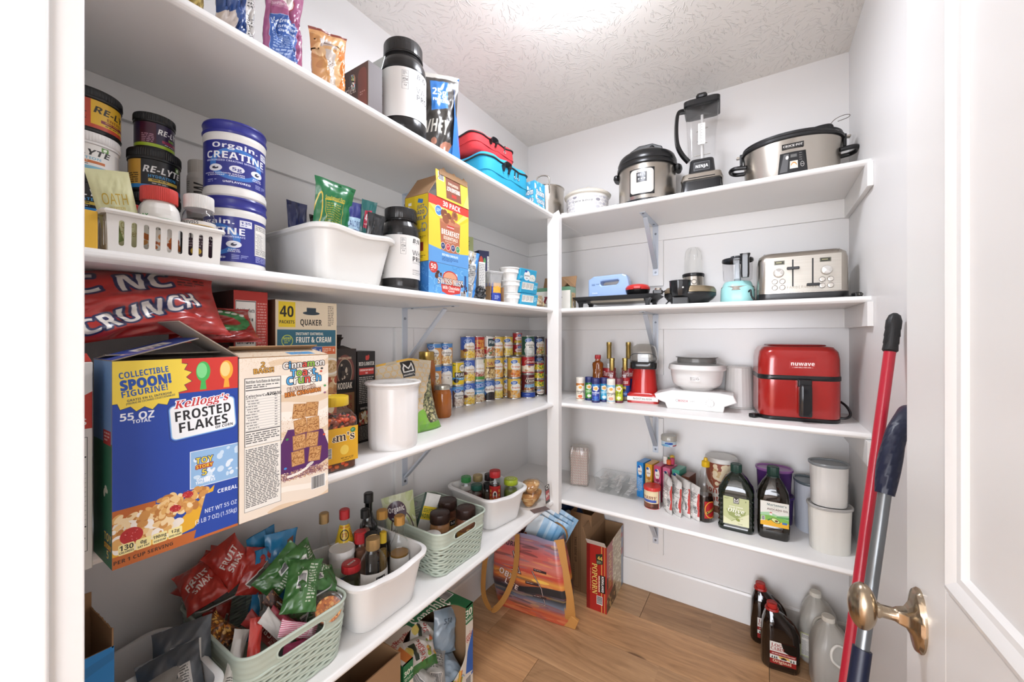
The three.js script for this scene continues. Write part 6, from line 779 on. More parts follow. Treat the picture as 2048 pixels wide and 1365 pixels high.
  const lb = (c, s, ink, o = {}) => cell(130, 120, (g, w, h) => { fill(g, c, 0, 0, w, h); if (o.ring) { ell(g, '#2a2220', 65, 60, 30, 34); ell(g, '#c9a83c', 65, 60, 24, 27); txt(g, 'TT', 65, 60, 30, '#8a2a1c', { serif: 1 }); txt(g, 'VEGETABLE', 65, 14, 16, '#a82a1c'); fine(g, 100, 30, 26, 60, 6, '#a82a1c'); } else { if (s) txt(g, s, 65, 40, 28, ink, { max: 116 }); fine(g, 12, 60, 106, 50, 6, ink); } });
  bottle('tall clear bottle with gold cap and dark liquid, leftmost in the bottle bin', -1.155, -0.722, 0.031, 0.275, 0.011, { cap: goldC, fill: dark, fillTo: 0.3, hb: 0.48, label: [lb('#23356a', '1O1', '#e6e9f2'), 0.1, 0.34, 1.6] });
  bottle('hot sauce bottle with red cap and yellow neck label', -1.15, -0.79, 0.029, 0.262, 0.0125, { cap: redC2, fill: mat(0x4a1a10, 0.2), fillTo: 0.62, hb: 0.42, sh: 0.4, label: [lb('#d9b62c', '', '#8a2a1c', { ring: 1 }), 0.6, 0.82, 2.8, 0.5] });
  bottle('pinkish sauce bottle with short black cap', -1.118, -0.845, 0.024, 0.25, 0.0115, { cap: blackC, fill: mat(0xa9705c, 0.3), fillTo: 0.72, hb: 0.5 });
  bottle('tall all black bottle at the back of the bottle bin', -1.155, -0.887, 0.03, 0.282, 0.0125, { cap: blackC, mat: mat(0x121313, 0.12), hb: 0.55 });
  bottle('dark soy sauce bottle with tan cap and gold lettering', -1.09, -0.892, 0.027, 0.235, 0.0145, { cap: goldO, fill: dark, fillTo: 0.66, hb: 0.58, label: [lb('#1d1512', 'SOY', '#c98a34'), 0.3, 0.56] });
  bottle('clear bottle of amber liquid with tan cap and white label', -1.0, -0.888, 0.03, 0.24, 0.0135, { cap: goldO, fill: mat(0xb9873f, 0.1, 0, { transmission: 0.5, thickness: 0.03 }), fillTo: 0.5, hb: 0.56, label: [lb('#dedcd6', '', '#666'), 0.14, 0.48, 3.4] });
  const sj = (label, x, z, r, h, capM, fillM, o = {}) => jar('sauce_jar', label, 'jar', [x, y + 0.0125, z], face(x, z), { prof: [[0, 0.001], [r * 0.92, 0], [r, 0.005], [r, h * 0.66], ...soft([[r, h * 0.66], [r * 0.95, h * 0.74], [r * 0.8, h * 0.8]], 8).slice(1), [r * 0.8, h * 0.86]], mat: glassC, fillProf: [[0, 0.002], [r * 0.94, 0.003], [r * 0.95, h * 0.6], [r * 0.8, h * 0.7], [0, h * 0.71]], fillMat: fillM, label: o.label && { r: r * 1.01, y0: h * (o.l0 ?? 0.15), y1: h * (o.l1 ?? 0.58), cell: o.label, span: o.span ?? 3.2 }, cap: { r: r * (o.cr ?? 0.9), y0: h * (o.c0 ?? 0.82), y1: h, mat: capM, ribs: o.ribs, print: o.print } });
  sj('narrow jar with red plastic cap behind the large clear bottle', -1.098, -0.812, 0.0185, 0.195, redC2, mat(0x9a6a52, 0.4), { cr: 1.05 }); sj('narrow jar with glossy black cap just behind the gold capped clear bottle', -1.048, -0.815, 0.019, 0.2, blackC, mat(0x2a2420, 0.3), { cr: 1.1 }); sj('small bottle with yellow cap half hidden behind the black capped jar', -1.04, -0.855, 0.0125, 0.19, mat(0xd9b52c, 0.4), mat(0x8a6a2c, 0.4));
  const petL = cell(150, 130, (g, w, h) => { fill(g, '#d6d2cb', 0, 0, w, h); poly(g, '#c9a05a', [[70, 130], [w, 90], [w, 130]]); fill(g, '#17181a', 76, 24, 44, 70); poly(g, null, [[82, 70], [84, 36], [98, 56], [112, 36], [114, 70]], '#e9e6e0', 5); txt(g, "Member's", 98, 82, 10, '#e9e6e0'); });
  { const t = thing('vinegar_jug', 'large ribbed clear plastic bottle with gold cap at the front of the bottle bin', 'bottle', [-0.985, y + 0.0125, -0.772], face(-0.985, -0.772)), rg = []; for (let k = 0; k <= 40; k++) { const q = k / 40 * 0.185, r = q < 0.138 ? 0.042 : 0.042 - 0.024 * Math.min(1, (q - 0.138) / 0.046) ** 1.6; rg.push([r + (q > 0.01 ? 0.0009 * Math.sin(k * 2.1) : -0.003), q]); } mesh('body', lathe([[0, 0.001], ...rg, [0.016, 0.19], [0.016, 0.2]]), clearPlastic(0xf2f2f0, 0.06), t); mesh('contents', lathe([[0, 0.003], [0.038, 0.003], [0.0395, 0.09], [0, 0.09]]), mat(0xd2cdc4, 0.15, 0, { transmission: 0.7, thickness: 0.03 }), t); mesh('label', band(0.0435, 0.07, 0.135, 2.2, petL), cmat(petL, 'gloss'), t).rotation.y = 0.2; mesh('cap', ribCap(0.0205, 0.19, 0.222, 40), goldC, t); }
  const gvt = cell(220, 120, (g, w, h) => { fill(g, '#c9d6bf', 0, 0, w, h); fill(g, '#dcdad2', 0, 0, w, 20); ell(g, '#2b4f94', 110, 70, 34, 24); txt(g, 'Great', 110, 63, 18, '#eef2f6'); txt(g, 'Value', 110, 79, 16, '#eef2f6'); blobs(g, 10, 0, 90, w, 30, ['#a8c07a', '#b9c99a'], 6, 14); });
  { const t = thing('drink_mix_tub', 'round pale green tub with flat white lid among the sauce bottles', 'tub', [-1.108, y + 0.0125, -0.752], face(-1.108, -0.752) + 0.15), r = 0.037; mesh('body', lathe([[0, 0.001], [r * 0.96, 0], [r * 0.97, 0.15], [0, 0.15]]), mat(0xdedcd4, 0.35), t); mesh('label', band(r * 0.98, 0.008, 0.142, 2 * PI, gvt), cmat(gvt, 'gloss'), t); mesh('lid', lathe([[r * 0.98, 0.146], [r * 1.04, 0.147], [r * 1.05, 0.162], [r * 1.0, 0.166], [r * 0.96, 0.164], [0, 0.163]]), mat(0xdcdad6, 0.35), t); }
  const redLid = cell(120, 120, (g, w, h) => { fill(g, '#b5282a', 0, 0, w, h); ell(g, null, 60, 60, 50, 50, 0, '#8f1c20', 4); poly(g, '#e6e0d8', [[30, 78], [80, 30], [92, 42], [42, 90]]); txt(g, 'SALSA', 60, 60, 20, '#222', { rot: -0.76, max: 60 }); });
  sj('jar with wide red printed lid and dark pickles in the bottle bin', -1.037, -0.735, 0.027, 0.148, redC2, mat(0x3a3a1c, 0.3), { cr: 1.02, ribs: 40, print: redLid, c0: 0.86 });
  // second sage basket: three nut butter jars, chia seeds, a packet and a lidded cup
  const nut = cell(240, 110, (g, w, h) => { fill(g, '#8a5a3c', 0, 0, w, h); blobs(g, 14, 0, 0, w, h, ['#c9985a', '#d9b07a'], 5, 10); fill(g, '#dcd8d0', 0, 30, 70, 74); fine(g, 6, 36, 58, 60, 8, '#444'); poly(g, '#c09048', [[80, 40], [180, 24], [180, 110], [80, 110]]); fill(g, '#17181a', 130, 20, 26, 34); txt(g, 'M', 143, 38, 24, '#e6e2da'); poly(g, '#b3302c', [[90, 96], [180, 60], [190, 90], [110, 110]]); });
  const pb = (label, x, z, c) => { const t = thing('nut_butter_jar', label, 'jar', [x, y + 0.007, z], face(x, z), 'brown lidded nut butter jars'), r = 0.038; mesh('jar_body', lathe([[0, 0.001], [r * 0.92, 0], [r, 0.006], [r, 0.095], ...soft([[r, 0.095], [r * 0.97, 0.108], [r * 0.88, 0.116]], 8).slice(1), [r * 0.88, 0.12], [0, 0.12]]), mat(c, 0.22), t); mesh('label', band(r * 1.008, 0.03, 0.094, 2 * PI, nut), cmat(nut, 'gloss'), t); mesh('lid', ribCap(r * 1.0, 0.121, 0.156, 80, 0.0005), mat(0x35211b, 0.4), t); };
  pb('nut butter jar with brown lid, farthest back of the three in the sage basket', -1.095, -1.228, 0x6a4230); pb('tan nut butter jar with brown lid, nearest of the three in the sage basket', -1.042, -1.125, 0xa87a52); pb('nut butter jar with brown lid at the front right of the sage basket', -0.985, -1.212, 0x8a5a44);
  const chia = cell(240, 300, (g, w, h) => { fill(g, '#b9bd98', 0, 0, w, h); blobs(g, 30, 0, 0, w, h, ['#a9b27a', '#c9ccae', '#98a868'], 14, 40); ell(g, '#c4c4bc', 110, 190, 76, 100); ell(g, null, 120, 190, 92, 112, 0, '#4a2f3a', 7); ell(g, '#43283a', 96, 76, 74, 48); txt(g, 'Organic', 96, 64, 34, '#eae6e2', { max: 124 }); txt(g, 'Seed', 100, 94, 18, '#eae6e2', { thin: 1 }); txt(g, 'chia Seeds', 104, 166, 32, '#22201e', { max: 120, rot: 0.15 }); });
  bag('seed_bag', 'pale green bag of chia seeds with purple badge in the farther sage basket', 'bag', [-1.125, y + 0.008, -1.035], [-0.12, face(-1.125, -1.035) + 0.12, 0.14], 0.12, 0.235, 0.05, chia, { seed: 120, kind: 'stand', mid: false, part: 'bag' });
  bag('seasoning_packet', 'yellow and white packet with dark edge standing behind the nut butter jars', 'packet', [-1.135, y + 0.105, -1.142], [-0.1, LF - 0.5, -0.35], 0.07, 0.2, 0.012, cell(110, 240, (g, w, h) => { fill(g, '#dfddd6', 0, 0, w, h); fill(g, '#e0c42c', 0, 60, w, 60); txt(g, 'HONEY', 55, 104, 26, '#3a5a24'); fine(g, 20, 70, 70, 20, 3, '#3a5a24'); fill(g, '#1c3a28', 0, 0, 14, h); }), { seed: 122, wr: 0.002, fin: 'paper' });
  jar('lidded_cup', 'small cup with white lid at the near corner of the farther sage basket', 'cup', [-1.0, y + 0.007, -1.04], 0, { prof: [[0, 0.001], [0.024, 0], [0.029, 0.11], [0, 0.11]], mat: mat(0xd6d4ce, 0.4), cap: { r: 0.031, y0: 0.108, y1: 0.121, mat: mat(0xdddbd6, 0.4), print: flat('#dedcd8') } });
  // jars in the far bin
  const jl = (c, s, ink, d) => cell(160, 90, (g, w, h) => { fill(g, c, 0, 0, w, h); if (d) { ell(g, '#e6ded0', 80, 46, 20, 22); ell(g, '#2a2220', 80, 40, 9, 9); poly(g, '#c23a34', [[70, 50], [90, 50], [94, 66], [66, 66]]); for (const x of [40, 120]) for (const q of [26, 48, 70]) fill(g, '#d9b04a', x - 7, q - 7, 14, 14); } if (s) txt(g, s, 80, 38, 26, ink, { max: 120 }); fine(g, 40, 60, 80, 20, 3, ink); });
  sj('small white labelled jar with bright green lid in the far white bin', -1.2, -1.478, 0.0265, 0.15, mat(0x3f8f4c, 0.35), mat(0xd9d5cc, 0.4), { ribs: 36, label: jl('#dfdcd4', 'HERDEZ', '#7a2a34'), l0: 0.3, l1: 0.74, c0: 0.84 }); sj('jar with tan printed lid behind the green lidded jar', -1.165, -1.525, 0.0265, 0.15, mat(0xb09a6a, 0.35, 0.3), mat(0x6a4a34, 0.4), { ribs: 36 });
  sj('jar of dark red sauce with dark green lid at the front of the far bin', -1.115, -1.45, 0.0285, 0.138, mat(0x23584a, 0.35), mat(0x4a1a14, 0.3), { ribs: 36, c0: 0.84 }); sj('dark lidded jar behind the tall red lidded jar', -1.11, -1.545, 0.0265, 0.16, mat(0x241a1c, 0.3), mat(0x2a1414, 0.3), { ribs: 36 }); sj('jar with black lid between the green and red lidded jars', -1.088, -1.498, 0.021, 0.135, blackC, mat(0x4a3a2a, 0.4), {});
  sj('tall chili oil jar with red lid and red portrait label', -1.04, -1.492, 0.0262, 0.205, redC2, mat(0x2a0f0a, 0.15), { ribs: 36, cr: 0.98, label: jl('#b02a28', '', '#e0b04a', true), l0: 0.3, l1: 0.68, c0: 0.86 });
  sj('wide jar of green pickles with lime lid at the right of the far bin', -1.0, -1.566, 0.034, 0.152, mat(0xa3b52c, 0.35), mat(0x6a7432, 0.3), { ribs: 44, cr: 0.96, c0: 0.84, print: cell(90, 90, (g, w, h) => { fill(g, '#a9bb30', 0, 0, w, h); ell(g, null, 45, 45, 28, 28, 0, '#dfe6b8', 3); txt(g, 'BIO', 45, 40, 18, '#eef2d8'); fine(g, 34, 56, 24, 10, 2, '#eef2d8'); }) });
  // bread rolls in a printed bag
  { const t = thing('bread_bag', 'clear bag of round bread rolls with red printed band beside the corner post', 'bread', [-0.965, y, -1.705], LF - 0.5); const bun = (x, q, z, s) => { const bc = speckle(60, 60, '#b9854c', ['#c9985e', '#a8733c', '#d6b07a'], 60, 4, 9), m = mesh('bread_roll', loft([0, 0.3, 0.7, 1, 1.25, 1.45, 1.57].map((a) => oval(0.045 * Math.sin(Math.min(1.57, a + 0.45)) * (a > 1.5 ? 0.02 : 1) * (a > 0.9 ? Math.cos(a - 0.9) ** 0.5 : 1), 0.04 * Math.sin(Math.min(1.57, a + 0.45)) * (a > 1.5 ? 0.02 : 1) * (a > 0.9 ? Math.cos(a - 0.9) ** 0.5 : 1), 0.055 * Math.sin(a), 28)), { crease: 2 }), cmat(bc, 'matte'), t); uvTo(m.geometry, bc); m.position.set(x, q, z); m.scale.setScalar(s); };
    bun(-0.022, 0.004, 0.01, 1); bun(0.024, 0.006, -0.02, 0.95); bun(-0.004, 0.058, 0.0, 1.0); mesh('bag', loft([rrect(0.07, 0.055, 0.03, 0.001, 40), rrect(0.078, 0.062, 0.04, 0.05, 40), rrect(0.06, 0.05, 0.04, 0.1, 40), rrect(0.03, 0.02, 0.02, 0.125, 40)].map((r, k) => r.map((p, i) => [p[0] + 0.003 * Math.sin(i * 1.9 + k), p[1], p[2] + 0.003 * Math.cos(i * 2.3)]))), clearPlastic(0xf6f4f0, 0.15), t);
    const bl = cell(70, 130, (g, w, h) => { fill(g, '#241c1a', 0, 0, w, h); ell(g, '#d9d3ca', 35, 18, 24, 14); ell(g, '#241c1a', 35, 18, 15, 8); fill(g, '#b0302c', 8, 40, 54, 70); txt(g, 'BEN', 35, 75, 28, '#efe6da', { rot: -0.2 }); }); box('label', 0.045, 0.085, 0.0008, { f: bl, a: flat('#241c1a') }, t, { at: [0.058, 0.018, 0.058], rot: [-0.1, 0.5, 0], rad: 0, fin: 'film' }); box('bag_tail', 0.09, 0.0015, 0.04, mat(0x6d5c5a, 0.4), t, { at: [0.0, 0.0012, 0.075], rad: 0 }); }
}
// ---------- floor, left side ----------
{
  const sn = cell(520, 470, (g, w, h) => { fill(g, '#dcd4c6', 0, 0, w, h); fill(g, '#1d6b40', 0, 0, w, 100); fill(g, '#dcd4c6', 60, 100, w, h); txt(g, '30', 482, 40, 56, '#ece8dc'); txt(g, 'BAGS', 482, 80, 26, '#ece8dc'); txt(g, '30%', 38, 50, 34, '#ece8dc'); fine(g, 8, 74, 64, 16, 2, '#ece8dc'); txt(g, 'Veggie', 470, 178, 52, '#a8342c', { serif: 1, rot: -0.12, max: 92 }); poly(g, '#2f62b0', [[w, 150], [470, 260], [455, 380], [w, 400]]); for (let i = 0; i < 40; i++) { g.strokeStyle = ['#d9a23c', '#c9683a', '#8aa03c', '#e0b95a'][i % 4]; g.lineWidth = 11; g.beginPath(); const x = R(180, 440); g.moveTo(x, 460); g.lineTo(x + R(-10, 40), R(300, 370)); g.stroke(); } poly(g, '#2f62b0', [[300, h], [w, 400], [w, 414], [330, h]]); ell(g, '#d9a86a', 360, 300, 34, 24); fine(g, 338, 290, 46, 20, 3, '#5a3a20'); bars(g, 456, 410, 44, 48); fill(g, '#23499a', 300, 440, 120, 18); });
  const snT = cell(520, 200, (g, w, h) => { fill(g, '#1d6b40', 0, 0, w, h); txt(g, 'Snack', 300, 50, 38, '#ece8dc'); txt(g, 'Sensible', 330, 112, 84, '#ece8dc', { serif: 1, max: 240 }); bars(g, 448, 46, 60, 70); poly(g, '#dcd4c6', [[0, 60], [190, 90], [200, h], [0, h]]); for (let i = 0; i < 3; i++) { txt(g, 'Veggie', 42 + i * 66, 120, 26, '#a8342c', { serif: 1 }); poly(g, ['#d9803c', '#2f62b0', '#5a8a3c'][i], [[20 + i * 66, 150], [70 + i * 66, 140], [60 + i * 66, 200], [20 + i * 66, 200]]); } });
  const t = thing('snack_box', 'green and cream snack carton with arched cutout full of small bags under the lowest shelf', 'box', [-1.115, 0, -1.085], LF), w = 0.37, h = 0.325, d = 0.24, kin = kraft;
  const arch = []; for (let i = 0; i <= 16; i++) { const a = i / 16 * PI; arch.push([0.12 * Math.cos(a) + (i < 8 ? 0.022 : -0.022), 0.15 - 0.07 * Math.sin(a)]); }
  const fg = extr([[-w / 2, 0], [w / 2, 0], [w / 2, h], [0.142, h], ...arch, [-0.142, h], [-w / 2, h]], 0.003); { const p = fg.attributes.position, uv = fg.attributes.uv; for (let i = 0; i < p.count; i++) uv.setXY(i, p.getX(i) / w + 0.5, p.getY(i) / h); uvTo(fg, sn); } fg.translate(0, 0, d / 2 - 0.003); mesh('front_panel', fg, cmat(sn), t);
  const tg = (() => { const a = []; for (let i = 0; i <= 16; i++) { const q = i / 16 * PI; a.push([0.142 * Math.cos(q), -d / 2 + 0.11 * Math.sin(q) ** 0.6]); } return extr([[w / 2, -d / 2], [w / 2, d / 2], [-w / 2, d / 2], [-w / 2, -d / 2], ...a.reverse()], 0.003); })(); { const p = tg.attributes.position, uv = tg.attributes.uv; for (let i = 0; i < p.count; i++) uv.setXY(i, p.getX(i) / w + 0.5, p.getY(i) / d + 0.5); uvTo(tg, snT); } tg.rotateX(-PI / 2); tg.translate(0, h - 0.003, 0); mesh('top_panel', tg, cmat(snT), t);
  box('side_panel', 0.003, h - 0.003, d - 0.006, { r: flat('#1d6b40'), a: kin }, t, { at: [w / 2 - 0.0015, 0, 0], rad: 0 }); box('side_panel', 0.003, h - 0.003, d - 0.006, { l: flat('#1d6b40'), a: kin }, t, { at: [-w / 2 + 0.0015, 0, 0], rad: 0 }); box('back_panel', w, h - 0.003, 0.003, kin, t, { at: [0, 0, -d / 2 + 0.0015], rad: 0 }); box('bottom_panel', w - 0.01, 0.003, d - 0.01, kin, t, { rad: 0 });
  const vg = cell(160, 220, (g, W2, H2) => { fill(g, '#d6d2ca', 0, 0, W2, H2); fill(g, '#3f7a3c', 0, 0, 46, H2); txt(g, 'Veggie', 96, 90, 44, '#a8342c', { serif: 1, max: 110 }); poly(g, '#23301f', [[60, 40], [140, 30], [140, 62], [60, 66]]); ell(g, '#d9c25a', 110, 20, 26, 18); blobs(g, 10, 50, 140, 110, 80, ['#d9a23c', '#c9683a', '#8aa03c'], 8, 18); }), vb = cell(160, 220, (g, W2, H2) => { fill(g, '#b4b3ae', 0, 0, W2, H2); bars(g, 40, 120, 70, 60); fine(g, 20, 20, 120, 80, 8, '#5a5a56'); }), vl = cell(160, 220, (g, W2, H2) => { fill(g, '#8fa0ae', 0, 0, W2, H2); txt(g, 'SEA', 80, 60, 40, '#4a5a68'); });
  [[-1.08, 0.22, -1.06, -0.6, 0.3, 1.2, vg, 'white and green veggie straw bag lying on top in the snack box'], [-1.06, 0.19, -0.985, -0.9, -0.3, 0.5, vb, 'silver backed snack bag at the left in the snack box'], [-1.05, 0.13, -1.1, -0.8, 0.2, -0.8, vb, 'silver backed snack bag with barcode at the front of the snack box'], [-1.1, 0.2, -1.215, -0.25, -0.2, -0.25, vl, 'pale blue grey snack bag at the right in the snack box'], [-1.13, 0.22, -1.12, -0.3, 0.2, 0.9, vg, 'white and green veggie straw bag behind, near the arch'], [-1.06, 0.1, -1.02, -1.2, 0.2, 0.2, vb, 'silver backed snack bag deep in the snack box'], [-1.06, 0.1, -1.15, -1.2, 0.1, 1.2, vl, 'pale grey snack bag deep at the right of the snack box']].forEach(([x, yy, z, b, a, c, cl, l], k) => { const q = thing('snack_bag', l, 'bag', [x, yy, z], 0, 'veggie straw bags in the green carton'); q.rotation.set(b, LF + a, c, 'YXZ'); pouch('wrapper', 0.12, 0.16, 0.045, { front: cl, back: vb, seed: 130 + k, wrinkle: 0.008, nx: 14, ny: 18 }, q).position.y = -0.08; });
  const kb = thing('cardboard_box', 'open brown cardboard box in the dark left of the green snack carton', 'box', [-1.105, 0, -0.72], LF); openBox(kb, 0.3, 0.4, 0.26, { a: kraft }, { e: 0.004 });
  // tote bag with mailers
  const sun = cell(520, 560, (g, W2, H2) => { const c = [['#7f93b4', 0], ['#a8808c', 0.1], ['#c4605a', 0.22], ['#c9786a', 0.34], ['#c04a3c', 0.44], ['#d99a4a', 0.5], ['#c96a3a', 0.56], ['#5a3a3c', 0.62], ['#33363c', 0.68], ['#6d7888', 0.76], ['#8f6a70', 0.82], ['#c86a44', 0.88], ['#c4553c', 1]]; const gr = g.createLinearGradient(0, 0, 0, H2); c.forEach(([q, a]) => gr.addColorStop(a, q)); g.fillStyle = gr; g.fillRect(0, 0, W2, H2); for (let i = 0; i < 110; i++) { g.globalAlpha = 0.35; const q = R(0, H2); ell(g, ['#e0a878', '#8a5a6a', '#b04438', '#6a7a94', '#e6b45a', '#2f2c30'][Math.floor(R(0, 6))], R(0, W2), q, R(20, 110), R(3, 11), R(-0.1, 0.1)); } g.globalAlpha = 0.9; ell(g, '#efc35a', 350, 285, 60, 10); g.globalAlpha = 1; poly(g, '#2b2c30', [[200, 345], [330, 320], [W2, 300], [W2, 350], [300, 370], [200, 380]]);
    txt(g, 'SURF', 120, 90, 40, '#2a2024'); g.strokeStyle = '#2a2024'; g.lineWidth = 13; g.beginPath(); g.moveTo(150, 130); g.lineTo(210, 260); g.lineTo(150, 250); g.stroke(); g.strokeStyle = '#e6d6d0'; g.lineWidth = 4; g.stroke(); txt(g, 'OBX', 110, 290, 56, '#e2cfc8', { rot: 0.3, st: '#3a2a2c', sw: 4 }); txt(g, 'LIFE', 150, 350, 52, '#e2cfc8', { rot: 0.3, st: '#3a2a2c', sw: 4 }); g.lineWidth = 9; g.strokeStyle = '#2a2024'; g.beginPath(); g.moveTo(290, 230); g.lineTo(360, 330); g.lineTo(380, 440); g.lineTo(320, 445); g.stroke(); g.lineWidth = 3; g.strokeStyle = '#e2cfc8'; g.stroke(); for (const [x, q] of [[300, 210], [250, 300], [300, 380]]) { fill(g, '#3a2a2c', x, q, 90, 16); fine(g, x + 6, q + 4, 78, 8, 1, '#d9c8c0'); } });
  const tt = thing('tote_bag', 'sunset printed tote bag with orange handles standing on the floor under the corner', 'bag', [-0.985, 0, -1.775], 0.12), or = mat(0xb98240, 0.7), R3 = (hw, hd, q, dx, dz) => rrect(hw, hd, 0.02, q, 80).map((p, i) => [p[0] + dx + 0.004 * Math.sin(i * 0.7 + q * 30), p[1] + (q < 0.01 ? 0 : 0.004 * Math.sin(i * 0.4)), p[2] + dz + 0.006 * Math.sin(p[0] * 22 + q * 14) * Math.sin(q * 7)]);
  const body = loft([R3(0.19, 0.05, 0.001, 0.0, 0.0), R3(0.2, 0.058, 0.03, 0, 0), R3(0.2, 0.075, 0.15, -0.01, 0.01), R3(0.185, 0.075, 0.28, -0.02, 0.0), R3(0.17, 0.06, 0.4, -0.035, -0.02)], { top: false, crease: 1.2 }); { const p = body.attributes.position, uv = body.attributes.uv; for (let i = 0; i < p.count; i++) uv.setXY(i, Math.min(0.999, Math.max(0.001, (p.getX(i) + 0.21) / 0.4)), Math.min(0.999, Math.max(0.001, p.getY(i) / 0.41))); uvTo(body, sun); } mesh('bag_body', body, cmat(sun, 'gloss'), tt);
  { const pr = [[0.155, 0.003, 0.045], [0.2, 0.0, 0.04], [0.19, 0.15, 0.075], [0.17, 0.28, 0.06], [0.128, 0.41, 0.02]], g = ribbon([[0.196, 0.004, 0.03], [0.203, 0.06, 0.05], [0.195, 0.17, 0.062], [0.168, 0.29, 0.053], [0.138, 0.404, 0.026]], [1, 0, -0.55], 0.05, 0.003, 40); mesh('side_gusset', g, or, tt, 'orange side gusset'); }
  mesh('corner_fold', extr([[0, 0], [0.06, 0], [0.075, 0.04], [0.03, 0.06]], 0.012, 0.003).translate(0.165, 0.004, 0.035), or, tt);
  mesh('handle', ribbon([[-0.075, 0.4, 0.058], [-0.065, 0.3, 0.085], [-0.08, 0.19, 0.1], [-0.12, 0.09, 0.14], [-0.165, 0.05, 0.16], [-0.215, 0.09, 0.15], [-0.235, 0.2, 0.12], [-0.23, 0.3, 0.09], [-0.19, 0.4, 0.05]], [1, 0, 0.15], 0.028, 0.003, 70), or, tt); mesh('handle', ribbon([[0.06, 0.4, -0.075], [0.09, 0.44, -0.07], [0.14, 0.42, -0.06], [0.15, 0.37, -0.07], [0.13, 0.33, -0.08]], [0.2, 0.2, 1], 0.028, 0.003, 50), or, tt);
  const ml = cell(160, 200, (g, W2, H2) => { fill(g, '#c9d4da', 0, 0, W2, H2); fill(g, '#7fb0d4', 60, 0, 100, H2); fill(g, '#a9cbe2', 90, 0, 14, H2); fill(g, '#5f98c4', 130, 0, 8, H2); blobs(g, 4, 6, 40, 44, 120, ['#3a3a3c', '#a05a3c'], 5, 9); });
  for (let k = 0; k < 4; k++) { const q = thing('mailer', ['frontmost white and blue mailer sticking out of the tote bag', 'second blue mailer in the tote bag', 'third blue mailer in the tote bag', 'rearmost blue mailer in the tote bag'][k], 'mailer', [-1.03 + k * 0.008, 0.2, -1.745 - k * 0.022], 0, 'blue mailers in the tote'); q.rotation.set(-0.15, 0.35, -0.42 - k * 0.02, 'YXZ'); pouch('mailer', 0.17, 0.29 + k * 0.012, 0.012, { front: ml, seed: 150 + k, wrinkle: 0.004, nx: 12, ny: 14 }, q); }
  // cartons in the corner
  carton('cardboard_box', 'low closed brown cardboard box behind the tote bag', 'box', [-0.985, 0, -2.105], 0, 0.15, 0.285, 0.19, { a: kraft });
  const kp = cell(150, 420, (g, W2, H2) => { fill(g, '#8e6c4c', 0, 0, W2, H2); g.strokeStyle = '#5a432e'; g.lineWidth = 2; g.beginPath(); g.moveTo(70, 0); g.lineTo(70, H2); g.stroke(); g.beginPath(); g.roundRect(14, 30, 46, 370, 12); g.stroke(); txt(g, 'THIS SIDE UP', 36, 200, 22, '#4a3624', { rot: PI / 2, max: 300 }); fine(g, 20, 280, 8, 100, 10, '#4a3624'); });
  const kt = thing('cardboard_box', 'tall open brown cardboard box with printed side strip behind the popcorn carton', 'box', [-0.838, 0, -2.13], 0); openBox(kt, 0.122, 0.435, 0.2, { f: kp, a: kraft }, { e: 0.0035 });
  const pc = cell(240, 640, (g, W2, H2) => { fill(g, '#a32620', 0, 0, W2, H2); fill(g, '#7c1a18', 0, 0, 40, H2); g.fillStyle = '#d9b25a'; g.fillRect(178, 0, 5, H2); g.fillRect(212, 0, 5, H2); g.fillRect(176, 0, 2, H2); poly(g, '#2c3428', [[110, 90], [190, 70], [196, 170], [120, 190]]); txt(g, '44', 160, 120, 52, '#e0c25a'); fine(g, 124, 150, 56, 26, 3, '#cfd6b0'); txt(g, 'POPCORN', 96, 330, 84, '#e6c46a', { serif: 1, rot: PI / 2, st: '#5c1512', sw: 5, max: 300 }); txt(g, 'MICROWAVE', 150, 370, 26, '#efdfc4', { rot: PI / 2 }); fine(g, 44, 240, 8, 220, 14, '#e6c8b0'); fill(g, '#1a1716', 160, 280, 62, 170); txt(g, 'KIRKLAND', 190, 365, 36, '#efeae2', { rot: PI / 2, max: 156 }); bars(g, 124, 490, 62, 76, true); });
  const ps = cell(330, 640, (g, W2, H2) => { fill(g, '#a32620', 0, 0, 110, H2); fill(g, '#b9a888', 110, 0, 180, H2); blobs(g, 260, 110, 0, 180, H2, ['#d9cfae', '#c4b48a', '#e6dcc0', '#a89468'], 6, 16); fill(g, '#7d8ba0', 286, 0, 44, H2); fill(g, '#a83a38', 286, 70, 30, 50); fill(g, '#a83a38', 286, 230, 30, 70); txt(g, 'POPCORN', 60, 260, 70, '#d9b25a', { serif: 1, rot: PI / 2, max: 380 }); fill(g, '#1a1716', 0, 300, 22, 110); poly(g, '#3a2418', [[0, 500], [160, 470], [180, H2], [0, H2]]); blobs(g, 40, 0, 500, 170, 140, ['#6a4428', '#c9a86a', '#4a3020'], 8, 20); });
  const pt = thing('popcorn_box', 'red open popcorn carton with gold vertical lettering on the floor', 'box', [-0.716, 0, -2.085], 0.02); openBox(pt, 0.107, 0.337, 0.3, { f: pc, r: ps, a: flat('#8c201c') }, { fin: 'gloss' });
  flap(pt, 0.1, 0.04, [0, 0.337, 0.15], 0, 0.9, { a: mat(0xcfc8be, 0.6) }); flap(pt, 0.29, 0.075, [-0.0535, 0.337, 0], -PI / 2, 1.25, kraft);
  // blue hose and hook in the dark corner
  const hp = []; for (let k = 0; k <= 60; k++) { const a = k / 60; hp.push(V(-1.04 + 0.17 * a, 0.345 + 0.075 * Math.sin(a * PI), -2.05 - 0.09 * Math.sin(a * PI * 0.8))); }
